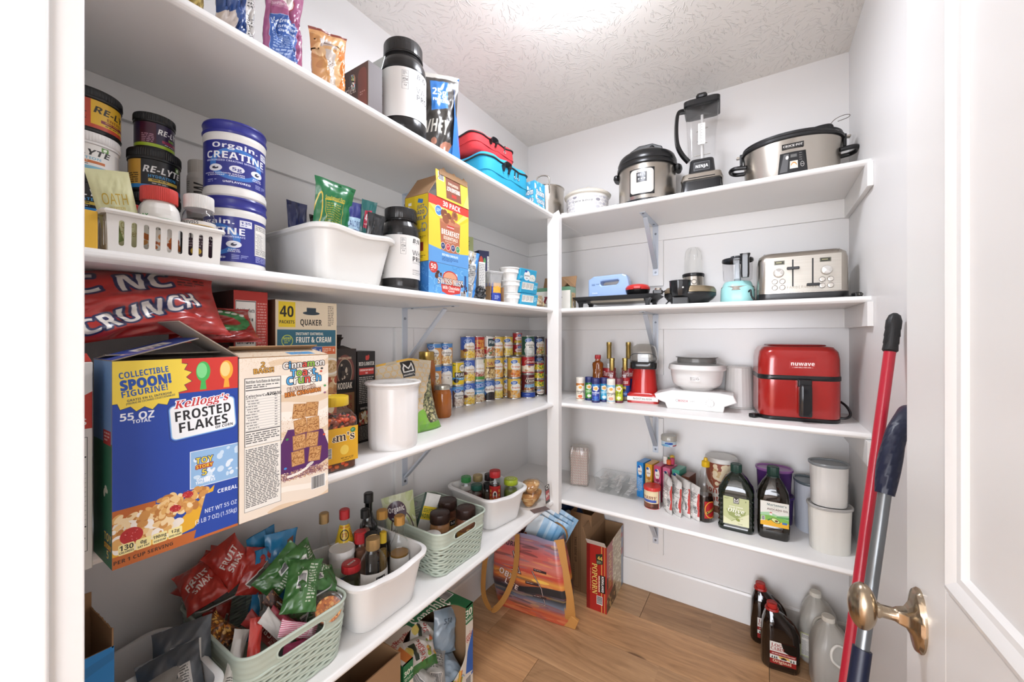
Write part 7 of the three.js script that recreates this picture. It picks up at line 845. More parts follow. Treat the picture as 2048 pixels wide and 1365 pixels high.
  const hose = thing('vacuum_hose', 'dark blue ribbed vacuum hose lying on the low box in the corner', 'hose', [0, 0, 0]); { const c = new THREE.CatmullRomCurve3(hp), g = new THREE.TubeGeometry(c, 150, 0.03, 18), p = g.attributes.position, nn = g.attributes.normal; for (let i = 0; i < p.count; i++) { const rib = (Math.floor(i / 19) % 3 === 0) ? -0.004 : 0.0015; p.setXYZ(i, p.getX(i) + nn.getX(i) * rib, p.getY(i) + nn.getY(i) * rib, p.getZ(i) + nn.getZ(i) * rib); } g.computeVertexNormals(); mesh('hose_body', g, mat(0x22406e, 0.35), hose); }
  const hk = thing('wire_hanger', 'white wire hanger end resting on the low brown box', 'hanger', [-0.965, 0.2885, -2.035], 0); mesh('wire', tube([[-0.06, 0.004, 0.03], [0, 0.02, 0.02], [0.035, 0.035, 0.015], [0.05, 0.03, 0.012], [0.045, 0.008, 0.02], [0.0, 0.004, 0.035], [-0.05, 0.004, 0.04]], 0.0032, 60), mat(0xdedcd8, 0.35), hk);
}

// ---------- back wall, top shelf: pots and cookers ----------
const steelM = mat(0xb9b2a8, 0.26, 0.95), darkSteel = mat(0x8f8a84, 0.25, 0.95), blackP = mat(0x151516, 0.3), blackM = mat(0x1c1c1e, 0.55), at = (o, x, y, z) => { o.position.set(x, y, z); return o; };
{
  const y = S[1];
  { const t = thing('stock_pot', 'tall stainless steel pot with loop handles in the back corner of the top shelf', 'pot', [-1.07, y, -2.07], 0.3), r = 0.1, h = 0.232; mesh('pot_body', lathe([[0, 0.001], [r * 0.94, 0], [r, 0.008], [r, h - 0.004], [r * 1.035, h], [r * 1.04, h + 0.002], [r * 1.0, h + 0.003], [r * 0.985, h - 0.006], [r * 0.985, 0.01], [0, 0.005]], 56), steelM, t); for (const s of [0, PI]) { const q = mesh('handle', tube([[-0.035, h - 0.045, r + 0.003], [-0.036, h - 0.01, r + 0.016], [-0.033, h + 0.03, r + 0.022], [-0.015, h + 0.04, r + 0.024], [0.015, h + 0.04, r + 0.024], [0.033, h + 0.03, r + 0.022], [0.036, h - 0.01, r + 0.016], [0.035, h - 0.045, r + 0.003]], 0.0038, 60), steelM, t); q.rotation.y = s; } }
  const hex = cell(600, 150, (g, w, h) => { fill(g, '#e6e3df', 0, 0, w, h); for (let j = 0; j < 6; j++) for (let i = 0; i < 26; i++) ell(g, ['#c9c6c8', '#bdbac0', '#d3d0d0', '#c4c2c6', '#8d8a92'][(i * 7 + j * 5) % 11 === 0 ? 4 : (i + j * 2) % 4], i * 24 + (j % 2) * 12, 14 + j * 25, 11, 11); fill(g, '#e6e3df', 262, 30, 82, 110); txt(g, 'CROCKPOT', 300, 46, 17, '#4a4a4c', { serif: 1 }); fine(g, 285, 66, 40, 6, 1, '#aaa'); });
  { const t = thing('slow_cooker', 'small round slow cooker with grey honeycomb dots and cream lid', 'cooker', [-0.812, y, -2.06], face(-0.815, -2.06) - 0.25), r = 0.1; t.scale.setScalar(1.14); mesh('body', lathe([[0, 0.004], [r * 0.86, 0.002], [r * 0.94, 0.012], [r, 0.1], [r * 1.02, 0.112], [0, 0.112]], 56), mat(0xe3e0dc, 0.3), t); mesh('printed_band', band(r * 0.945, 0.012, 0.108, 2 * PI, hex, r * 1.008, 56), cmat(hex, 'gloss'), t); mesh('pot_rim', lathe([[r * 1.0, 0.112], [r * 1.1, 0.118], [r * 1.12, 0.124], [r * 1.06, 0.13], [r * 0.98, 0.128]], 56), mat(0xd9d2c4, 0.25), t); mesh('lid', lathe(soft([[r * 1.06, 0.13], [r * 0.95, 0.137], [r * 0.6, 0.149], [0.001, 0.154]]), 56), mat(0xd9d2c6, 0.2), t); mesh('lid_knob', tube([[-0.016, 0.152, 0], [-0.012, 0.166, 0], [0, 0.171, 0], [0.012, 0.166, 0], [0.016, 0.152, 0]], 0.005, 30), mat(0xd9d2c6, 0.25), t); at(mesh('dial', lathe([[0.013, 0], [0.012, 0.012], [0.01, 0.014], [0, 0.014]]), mat(0xe9e6e2, 0.3), t), 0, 0.035, r * 0.96).rotation.x = PI / 2 + 0.05; for (const s of [-1, 1]) at(mesh('handle', rb(-0.018, 0.018, 0, 0.012, -0.016, 0.016, 0.005), mat(0xdedbd6, 0.3), t), s * 0.112, 0.05, 0); mesh('power_cord', tube([[0.09, 0.03, -0.04], [0.115, 0.05, 0.0], [0.118, 0.02, 0.04], [0.11, 0.004, 0.06], [0.1, 0.004, 0.02]], 0.003, 40), blackP, t); }
  // pressure cooker
  const pcp = cell(220, 260, (g, w, h) => { g.fillStyle = '#1a1a1b'; g.beginPath(); g.roundRect(0, 0, w, h, 40); g.fill(); g.fillStyle = '#bdb9b2'; g.beginPath(); g.roundRect(9, 9, w - 18, h - 22, 34); g.fill(); fill(g, '#232325', 66, 40, 88, 96); fill(g, '#2f2f33', 72, 46, 76, 36); txt(g, '88:1', 110, 64, 30, '#c9c9cc', { mono: 1 }); txt(g, 'Instant Pot', 110, 25, 15, '#6a6660'); for (let i = 0; i < 3; i++) ell(g, '#c9c9cc', 86 + i * 24, 104, 8, 7); fine(g, 76, 118, 66, 12, 2, '#9a9a9c'); for (const x of [36, 184]) for (let j = 0; j < 5; j++) { ell(g, '#e6e3de', x, 62 + j * 34, 15, 12, 0, '#a8a39c', 2); fine(g, x - 9, 58 + j * 34, 18, 7, 1, '#7a756e'); } for (const x of [86, 134]) for (let j = 0; j < 2; j++) { ell(g, '#e6e3de', x, 166 + j * 36, 18, 13, 0, '#a8a39c', 2); fine(g, x - 11, 162 + j * 36, 22, 7, 1, '#7a756e'); } });
  { const t = thing('pressure_cooker', 'round stainless electric pressure cooker with black lid and button panel', 'cooker', [-0.492, y, -2.06], 0.06), r = 0.13; t.scale.setScalar(1.05); mesh('base_ring', lathe([[0, 0.004], [r * 0.9, 0], [r * 0.985, 0.012], [r * 1.005, 0.035], [0, 0.036]], 56), blackP, t); mesh('body', lathe([[r, 0.034], [r * 1.004, 0.04], [r * 1.004, 0.195], [r * 0.99, 0.2], [0, 0.2]], 64), steelM, t); mesh('rim', lathe([[r * 1.0, 0.196], [r * 1.06, 0.2], [r * 1.07, 0.212], [r * 1.02, 0.222], [0, 0.222]], 56), blackP, t); mesh('lid', lathe([[r * 1.03, 0.222], [r * 1.045, 0.232], [r * 0.98, 0.255], ...soft([[r * 0.93, 0.262], [r * 0.7, 0.278], [r * 0.35, 0.287], [0.001, 0.289]], 14)], 56), mat(0x1b1b1c, 0.28), t);
    mesh('lid_handle', extr([[-0.085, 0.262], [-0.07, 0.296], [-0.03, 0.316], [0.03, 0.316], [0.07, 0.296], [0.085, 0.262], [0.05, 0.285], [0.0, 0.297], [-0.05, 0.285]], 0.05, 0.004).translate(0, 0, -0.02), blackP, t); at(mesh('steam_valve', lathe([[0, 0], [0.012, 0], [0.013, 0.012], [0.008, 0.02], [0, 0.021]]), blackP, t), 0.03, 0.284, 0.04);
    const p = mesh('control_panel', band(r * 1.02, 0.052, 0.172, 0.86, pcp), cmat(pcp, 'gloss'), t); for (const s of [-1, 1]) at(mesh('side_handle', loft([oval(0.012, 0.03, 0, 24), oval(0.018, 0.036, 0.012, 24), oval(0.016, 0.034, 0.024, 24), oval(0.008, 0.02, 0.032, 24)]), blackP, t), s * 0.142, 0.175, 0); mesh('power_cord', tube([[-0.13, 0.06, 0.02], [-0.155, 0.05, 0.03], [-0.165, 0.02, 0.05], [-0.15, 0.005, 0.07], [-0.12, 0.004, 0.1]], 0.0035, 40), blackP, t); }
  // tall blender
  { const t = thing('blender', 'tall blender with clear square jug and black base on the top shelf', 'blender', [-0.235, y, -2.05], 0.08), R = (a, b, q, r = 0.02) => rrect(a, b, r, q, 64);
    mesh('base', loft([R(0.085, 0.09, 0), R(0.09, 0.095, 0.006), R(0.083, 0.085, 0.085), R(0.078, 0.08, 0.1)]), mat(0x18191b, 0.22), t); mesh('control_strip', loft([R(0.0845, 0.0865, 0.086), R(0.088, 0.092, 0.09), R(0.08, 0.083, 0.118), R(0.062, 0.066, 0.128)]), steelM, t); box('button_plate', 0.11, 0.003, 0.036, blackP, t, { at: [0, 0.108, 0.079], rot: [0.95, 0, 0], rad: 0.001 });
    const nj = cell(150, 90, (g, w, h) => { fill(g, '#242527', 0, 0, w, h); g.strokeStyle = '#7a7c80'; g.lineWidth = 3; g.strokeRect(3, 3, w - 6, h - 6); txt(g, 'NINJA', 75, 46, 42, '#e6e6e6', { max: 120 }); });
    mesh('jug_collar', loft([R(0.06, 0.062, 0.128), R(0.056, 0.058, 0.135), R(0.05, 0.054, 0.19), R(0.048, 0.05, 0.195)]), mat(0x222325, 0.3), t); box('badge', 0.066, 0.04, 0.001, { f: nj, a: blackP }, t, { at: [0, 0.138, 0.0585], rot: [-0.07, 0, 0], rad: 0, fin: 'gloss' });
    mesh('jug', loft([R(0.055, 0.056, 0.185), R(0.06, 0.062, 0.25), R(0.07, 0.072, 0.44)], { top: false, bottom: false }), clearPlastic(0xf0f0f0, 0.06), t); mesh('blade_shaft', lathe([[0.01, 0.19], [0.008, 0.24], [0.006, 0.42], [0, 0.421]]), mat(0xcfcdca, 0.3), t); for (let i = 0; i < 3; i++) { const b = box('blade', 0.07, 0.0015, 0.014, steelM, t, { at: [0, 0.23 + i * 0.06, 0], rot: [0.2, i * 1.1, 0], rad: 0.0005 }); }
    const wh = cell(60, 120, (g, w, h) => { fill(g, '#e9e7e2', 0, 0, w, h); for (let i = 0; i < 14; i++) fill(g, '#8a8884', 12, 6 + i * 8, i % 2 ? 14 : 24, 2); }); box('measure_print', 0.03, 0.1, 0.0006, { f: wh, a: flat('#e9e7e2') }, t, { at: [0.0, 0.255, 0.0645], rot: [-0.065, 0, 0], rad: 0, fin: 'gloss' });
    mesh('jug_lid', loft([R(0.07, 0.072, 0.436), R(0.076, 0.078, 0.44), R(0.076, 0.078, 0.462), R(0.066, 0.068, 0.47)], {}), mat(0x2a2b2d, 0.2, 0, { transmission: 0.25, thickness: 0 }), t); mesh('lid_lock', loft([R(0.02, 0.075, 0.468, 0.01), R(0.024, 0.078, 0.476, 0.01), R(0.02, 0.072, 0.487, 0.01)]), blackP, t);
    mesh('jug_handle', ribbon([[-0.064, 0.445, 0.02], [-0.1, 0.44, 0.03], [-0.108, 0.41, 0.032], [-0.106, 0.29, 0.03], [-0.085, 0.24, 0.02], [-0.058, 0.205, 0.01]], [0.3, 0, 1], 0.026, 0.014, 50), blackP, t); }
  // large oval cooker
  const cpp = cell(260, 150, (g, w, h) => { poly(g, '#1b1b1c', [[30, 0], [230, 0], [w, h], [0, h]]); poly(g, '#59595a', [[40, 10], [92, 10], [84, 130], [16, 130]]); ell(g, '#d9d6d0', 76, 34, 15, 13); fill(g, '#3f3f40', 104, 14, 70, 26); txt(g, '8888', 138, 28, 24, '#8f8f8a', { mono: 1 }); fill(g, '#d6d3c8', 104, 62, 72, 52); g.strokeStyle = '#c98a3c'; g.lineWidth = 7; g.beginPath(); g.arc(140, 100, 26, PI * 1.1, PI * 1.9); g.stroke(); ell(g, null, 216, 92, 16, 16, 0, '#d9d6d0', 3); txt(g, 'START', 216, 92, 9, '#d9d6d0'); for (let i = 0; i < 4; i++) fine(g, 192, 14 + i * 15, 46, 6, 1, '#c9c6c0'); });
  const cpl = cell(200, 64, (g, w, h) => { g.fillStyle = '#232324'; g.beginPath(); g.roundRect(0, 0, w, h, 10); g.fill(); txt(g, 'CROCK·POT', w / 2, 30, 34, '#e2dfda', { serif: 1, max: 178 }); fine(g, 40, 50, 120, 6, 1, '#a9a6a0'); });
  { const t = thing('slow_cooker', 'large oval stainless slow cooker with black handles and dark rim lid', 'cooker', [0.105, y, -2.06], 0.02), a = 0.172, b = 0.132, st = cmat(speckle(300, 120, '#b3aca2', ['#bdb6ac', '#a9a298', '#9a8f80'], 160, 1, 7), 'metal');
    mesh('base', loft([oval(a * 0.86, b * 0.86, 0, 72), oval(a * 0.92, b * 0.92, 0.01, 72), oval(a * 0.945, b * 0.945, 0.022, 72)]), blackP, t); mesh('body', loft([oval(a * 0.945, b * 0.945, 0.021, 72), oval(a * 0.965, b * 0.965, 0.06, 72), oval(a, b, 0.16, 72), oval(a * 1.005, b * 1.005, 0.168, 72)]), steelM, t); mesh('rim', loft([oval(a * 1.0, b * 1.0, 0.167, 72), oval(a * 1.05, b * 1.05, 0.172, 72), oval(a * 1.06, b * 1.06, 0.181, 72), oval(a * 1.0, b * 1.0, 0.188, 72)]), blackP, t); mesh('lid', loft([oval(a * 1.0, b * 1.0, 0.188, 72), oval(a * 0.94, b * 0.94, 0.2, 72), oval(a * 0.7, b * 0.7, 0.213, 72), oval(a * 0.3, b * 0.3, 0.219, 72)], { crease: 1.2 }), mat(0xa9a49c, 0.1, 0.3), t); mesh('lid_rim', loft([oval(a * 1.01, b * 1.01, 0.188, 72), oval(a * 1.02, b * 1.02, 0.196, 72), oval(a * 0.96, b * 0.96, 0.2, 72)], { top: false, bottom: false }), blackP, t);
    for (const s of [-1, 1]) { mesh('handle', tube([[s * a * 0.93, 0.118, 0.04], [s * (a + 0.035), 0.122, 0.036], [s * (a + 0.05), 0.124, 0], [s * (a + 0.035), 0.122, -0.036], [s * a * 0.93, 0.118, -0.04]], 0.0095, 50), blackP, t); box('lid_clip', 0.012, 0.05, 0.03, blackP, t, { at: [s * (a + 0.008), 0.14, 0], rad: 0.003 }); box('clip_hook', 0.02, 0.007, 0.024, steelM, t, { at: [s * (a + 0.018), 0.176, 0], rad: 0.002 }); }
    const cg = band(1, 0.026, 0.112, 0.62, cpp); { const p = cg.attributes.position; for (let i = 0; i < p.count; i++) { const yy = p.getY(i), k = 0.95 + (yy - 0.03) * 0.42, an = Math.atan2(p.getX(i), p.getZ(i)) * (1 - (yy - 0.026) * 2.2); p.setX(i, Math.sin(an) * a * k + 0.0); p.setZ(i, Math.cos(an) * b * k + 0.003); } cg.computeVertexNormals(); } mesh('control_panel', cg, cmat(cpp, 'gloss'), t); box('name_badge', 0.072, 0.022, 0.002, { f: cpl, a: blackP }, t, { at: [0.0, 0.126, b + 0.0], rot: [-0.06, 0, 0], rad: 0, fin: 'gloss' });
    mesh('thermometer_wire', tube([[0.13, 0.235, 0.0], [0.15, 0.262, -0.005], [0.185, 0.275, -0.01], [0.2, 0.27, -0.01], [0.195, 0.262, -0.008], [0.16, 0.25, 0]], 0.0014, 50), darkSteel, t); mesh('lid_handle', tube([[0.05, 0.222, 0.02], [0.09, 0.236, 0.01], [0.135, 0.238, 0], [0.14, 0.226, 0.0]], 0.009, 40), blackP, t); at(mesh('vent_knob', lathe([[0, 0], [0.018, 0], [0.02, 0.006], [0.016, 0.011], [0, 0.012]]), blackP, t), -0.03, 0.217, 0.03); }
}
// ---------- back wall, second shelf: small appliances ----------
{
  const y = S[2];
  { const t = thing('griddle', 'long black electric griddle with drip tray on the second back shelf', 'griddle', [-0.645, y, -2.06], 0); mesh('plate', loft([rrect(0.195, 0.09, 0.02, 0.044, 60), rrect(0.215, 0.105, 0.025, 0.058, 60), rrect(0.22, 0.11, 0.025, 0.064, 60), rrect(0.212, 0.103, 0.022, 0.064, 60), rrect(0.2, 0.095, 0.02, 0.058, 60)]), blackM, t); box('drip_tray', 0.3, 0.014, 0.17, mat(0x8f8678, 0.35, 0.5), t, { at: [0.01, 0.032, 0.0], rad: 0.003 }); for (const sx of [-1, 1]) for (const sz of [-1, 1]) { const l = mesh('leg', loft([rrect(0.009, 0.009, 0.003, 0, 20), rrect(0.011, 0.012, 0.003, 0.03, 20), rrect(0.02, 0.014, 0.004, 0.046, 20)]), blackP, t); l.position.set(sx * 0.175, 0, sz * 0.075); } box('front_rail', 0.05, 0.012, 0.008, blackP, t, { at: [-0.14, 0.03, 0.09], rad: 0.003 }); }
  { const t = thing('griddle_control', 'black plug-in heat control with cord at the right end of the griddle', 'control', [-0.424, y + 0.06, -2.0], 0.1); box('control_body', 0.045, 0.022, 0.05, blackP, t, { rad: 0.006 }); at(mesh('dial', lathe([[0.016, 0], [0.015, 0.01], [0, 0.011]]), steelM, t), 0, 0.022, 0); mesh('power_cord', tube([[0.02, 0.01, 0], [0.05, 0.02, 0.01], [0.06, -0.02, 0.02], [0.04, -0.05, 0.03], [0.055, -0.056, 0.05], [0.085, -0.056, 0.04], [0.06, -0.045, 0.0]], 0.0035, 70), blackP, t); }
  const mixC = mat(0x9db9e2, 0.3), mixG = extr([[-0.1, 0], [0.105, 0], [0.105, 0.03], [0.1, 0.075], [0.092, 0.098], [0.075, 0.105], [-0.075, 0.1], [-0.1, 0.085]], 0.058, 0.007, [[[-0.035, 0.048], [-0.048, 0.062], [-0.046, 0.08], [-0.03, 0.086], [0.055, 0.09], [0.066, 0.078], [0.06, 0.06], [0.045, 0.05]]]);
  { const t = thing('hand_mixer', 'pale blue hand mixer standing on the black griddle', 'mixer', [-0.69, y + 0.0655, -2.07], 0.06); mesh('mixer_body', mixG.translate(0, 0.007, -0.03), mixC, t); for (let i = 0; i < 3; i++) box('vent', 0.018, 0.0025, 0.002, mat(0x5f7ba8, 0.4), t, { at: [-0.078 + (i % 2) * 0.024, 0.07 - Math.floor(i / 2) * 0.006, 0.0355], rad: 0 }); const l = cell(70, 40, (g, w, h) => { fill(g, '#9db9e2', 0, 0, w, h); txt(g, 'Dash', 35, 20, 24, '#dce6f4', { serif: 1 }); }); box('logo', 0.034, 0.018, 0.001, { f: l, a: mixC }, t, { at: [-0.07, 0.014, 0.0355], rad: 0, fin: 'gloss' }); box('speed_lever', 0.02, 0.008, 0.02, mat(0x8aa8d6, 0.3), t, { at: [-0.04, 0.106, 0], rad: 0.002 }); }
  { const t = thing('mini_waffle_maker', 'small red and black round waffle maker on the griddle beside the mixer', 'appliance', [-0.535, y + 0.0655, -2.05], 0.2); mesh('base', lathe([[0, 0.001], [0.045, 0], [0.056, 0.012], [0.06, 0.026], [0, 0.027]]), blackP, t); mesh('lid', lathe(soft([[0.06, 0.028], [0.061, 0.036], [0.052, 0.05], [0.03, 0.057], [0.001, 0.058]])), mat(0xc5302c, 0.3), t); box('latch', 0.036, 0.014, 0.018, mat(0xc5302c, 0.3), t, { at: [0, 0.029, 0.058], rad: 0.004 }); }
  { const t = thing('waffle_maker', 'round black and bronze waffle maker with black cup in front', 'appliance', [-0.285, y, -2.02], 0.2); mesh('base', lathe([[0, 0.004], [0.07, 0.002], [0.075, 0.012], [0.1, 0.03], [0.112, 0.046], [0.112, 0.056], [0, 0.057]], 48), blackP, t); mesh('lid', lathe([[0.112, 0.058], [0.112, 0.07], [0.104, 0.084], [0.08, 0.09], [0, 0.09]], 48), mat(0x9a8a70, 0.35, 0.7), t); at(mesh('front_cup', lathe([[0, 0.028], [0.036, 0.03], [0.044, 0.05], [0.046, 0.098], [0.048, 0.1], [0.043, 0.1], [0.042, 0.05], [0, 0.045]]), mat(0x17181a, 0.2), t), -0.045, 0.01, 0.085); box('front_foot', 0.075, 0.04, 0.05, blackP, t, { at: [-0.045, 0, 0.08], rad: 0.008 }); const s = mesh('indicator', new THREE.SphereGeometry(0.004, 10, 8), mat(0xd9d6d0, 0.2), t); at(s, -0.035, 0.075, 0.1325); box('hinge', 0.04, 0.05, 0.03, blackP, t, { at: [0.02, 0.03, -0.115], rad: 0.006 }); }
  { const t = thing('bullet_blender', 'silver bullet blender with upturned clear cup behind the waffle maker', 'blender', [-0.292, y, -2.19], 0.2); mesh('base', lathe([[0, 0.001], [0.05, 0], [0.052, 0.01], [0.048, 0.12], [0.0475, 0.158], [0, 0.158]], 40), steelM, t); mesh('collar', lathe([[0.05, 0.158], [0.052, 0.163], [0.052, 0.172], [0.046, 0.176], [0, 0.176]], 40), blackP, t); mesh('cup', lathe([[0.043, 0.176], [0.043, 0.23], ...soft([[0.043, 0.23], [0.04, 0.28], [0.03, 0.305], [0.001, 0.312]], 14).slice(1)], 40), clearPlastic(0xf2f2f0, 0.05), t); at(mesh('logo_ring', new THREE.TorusGeometry(0.011, 0.0022, 8, 24), darkSteel, t), 0, 0.13, 0.0485); for (let i = 0; i < 4; i++) { const a = i * PI / 2 + 0.4; mesh('cup_rib', tube([[Math.sin(a) * 0.0435, 0.25, Math.cos(a) * 0.0435], [Math.sin(a) * 0.038, 0.288, Math.cos(a) * 0.038], [Math.sin(a) * 0.02, 0.309, Math.cos(a) * 0.02]], 0.0016, 20), clearPlastic(0xe6e6e6, 0.1), t); } }
  { const t = thing('food_chopper', 'small aqua food chopper with clear bowl and black handle', 'appliance', [-0.09, y, -2.06], -0.05), aq = mat(0x9fd4d2, 0.3); mesh('base', loft([rrect(0.066, 0.066, 0.05, 0, 48), rrect(0.068, 0.068, 0.05, 0.006, 48), rrect(0.066, 0.066, 0.055, 0.07, 48), rrect(0.054, 0.054, 0.05, 0.1, 48), rrect(0.05, 0.05, 0.05, 0.104, 48)], { crease: 1 }), aq, t); mesh('chrome_band', band(0.0685, 0.062, 0.08, 2 * PI, null, 0.0655), steelM, t); mesh('bowl', lathe([[0.05, 0.105], [0.058, 0.112], [0.061, 0.195]], 44), clearPlastic(0xe9ecee, 0.06), t); mesh('blade_stem', lathe([[0.014, 0.105], [0.012, 0.16], [0.008, 0.19], [0, 0.19]]), mat(0x8f9498, 0.3), t); mesh('lid', lathe([[0.062, 0.194], [0.064, 0.199], [0.062, 0.208], [0.03, 0.212], [0.028, 0.22], [0.014, 0.221], [0.012, 0.213], [0, 0.213]], 44), mat(0x2a2c2f, 0.2, 0, { transmission: 0.3, thickness: 0 }), t); mesh('handle', loft([rrect(0.014, 0.012, 0.006, 0.115, 24), rrect(0.016, 0.014, 0.007, 0.13, 24), rrect(0.016, 0.014, 0.007, 0.2, 24), rrect(0.02, 0.018, 0.008, 0.218, 24)]).translate(0.035, 0, 0.063), mat(0x18191a, 0.18), t); mesh('power_cord', tube([[0.045, 0.05, 0.05], [0.055, 0.058, 0.065], [0.06, 0.03, 0.075], [0.075, 0.008, 0.08], [0.085, 0.004, 0.06]], 0.0035, 40), blackP, t); }
  const tf = cell(640, 360, (g, w, h) => { fill(g, '#b7b0a5', 0, 0, w, h); for (let i = 0; i < 500; i++) { g.globalAlpha = 0.05; fill(g, rnd() < 0.5 ? '#fff' : '#4a4640', 0, R(0, h), w, 1); } g.globalAlpha = 1; for (const x of [128, 512]) { fill(g, '#6a675c', x - 46, 36, 92, 42); fill(g, '#3a3a30', x - 38, 42, 76, 30); fill(g, '#8f8a6a', x - 30, 50, 50, 10); } txt(g, 'FARBERWARE', 318, 312, 40, '#8f877a', { max: 270, st: '#d9d2c6', sw: 2 }); for (const x of [128, 512]) fine(g, x - 40, 268, 30, 5, 1, '#6a645a'); });
  { const t = thing('toaster', 'wide stainless four slice toaster with twin levers and dials', 'toaster', [0.136, y, -2.055], 0.04), m = cmat(tf, 'metal'); mesh('base', loft([rrect(0.148, 0.088, 0.03, 0, 60), rrect(0.152, 0.092, 0.03, 0.012, 60), rrect(0.152, 0.092, 0.03, 0.034, 60)]), blackP, t); mesh('shell', loft([rrect(0.152, 0.09, 0.035, 0.033, 72), rrect(0.15, 0.09, 0.035, 0.17, 72), rrect(0.145, 0.084, 0.035, 0.192, 72), rrect(0.13, 0.07, 0.03, 0.204, 72), rrect(0.1, 0.05, 0.02, 0.206, 72)], { crease: 1 }), steelM, t); box('front_plate', 0.25, 0.145, 0.002, { f: tf, a: steelM }, t, { at: [0, 0.038, 0.0905], rad: 0.0008, fin: 'metal' }); for (const x of [-0.09, 0.09]) for (const z of [-0.03, 0.03]) box('bread_slot', 0.12, 0.002, 0.022, blackM, t, { at: [x * 0.75, 0.2058, z], rad: 0.0005 });
    for (const [i, x] of [-0.03, 0.035].entries()) { box('lever_slot', 0.005, 0.11, 0.002, blackM, t, { at: [x, 0.06, 0.0915], rad: 0.0008 }); box('lever', 0.042, 0.011, 0.018, mat(0x2a2a2c, 0.25), t, { at: [x, i ? 0.058 : 0.128, 0.1], rad: 0.003 }); } for (const s of [-1, 1]) { const d = mesh('dial', lathe([[0.019, 0], [0.0185, 0.005], [0.016, 0.013], [0.014, 0.014], [0, 0.0135]]), mat(0xd9d6d0, 0.22, 0.6), t); at(d, s * 0.078, 0.118, 0.0918).rotation.x = PI / 2; for (let k = 0; k < 4; k++) { const b = mesh('button', lathe([[0.0085, 0], [0.0085, 0.004], [0.006, 0.006], [0, 0.006]]), mat(0xcfc9bf, 0.25, 0.6), t); at(b, s * 0.078 + (k % 2 ? 0.013 : -0.013), k < 2 ? 0.083 : 0.058, 0.0918).rotation.x = PI / 2; const r = mesh('button_ring', new THREE.TorusGeometry(0.0095, 0.0012, 6, 24), darkSteel, t); at(r, b.position.x, b.position.y, 0.092); } } }
  { const t = thing('power_plug', 'black power plug and cord beside the toaster at the shelf end', 'plug', [0.303, y, -1.93], 0.3); box('plug_body', 0.026, 0.022, 0.03, blackP, t, { rad: 0.006 }); for (const s of [-1, 1]) box('prong', 0.0015, 0.006, 0.014, steelM, t, { at: [s * 0.006, 0.01, 0.021], rad: 0 }); mesh('cord', tube([[-0.012, 0.008, 0], [-0.03, 0.006, 0.0], [-0.05, 0.004, -0.03], [-0.03, 0.004, -0.09]], 0.0035, 30), blackP, t); }
}

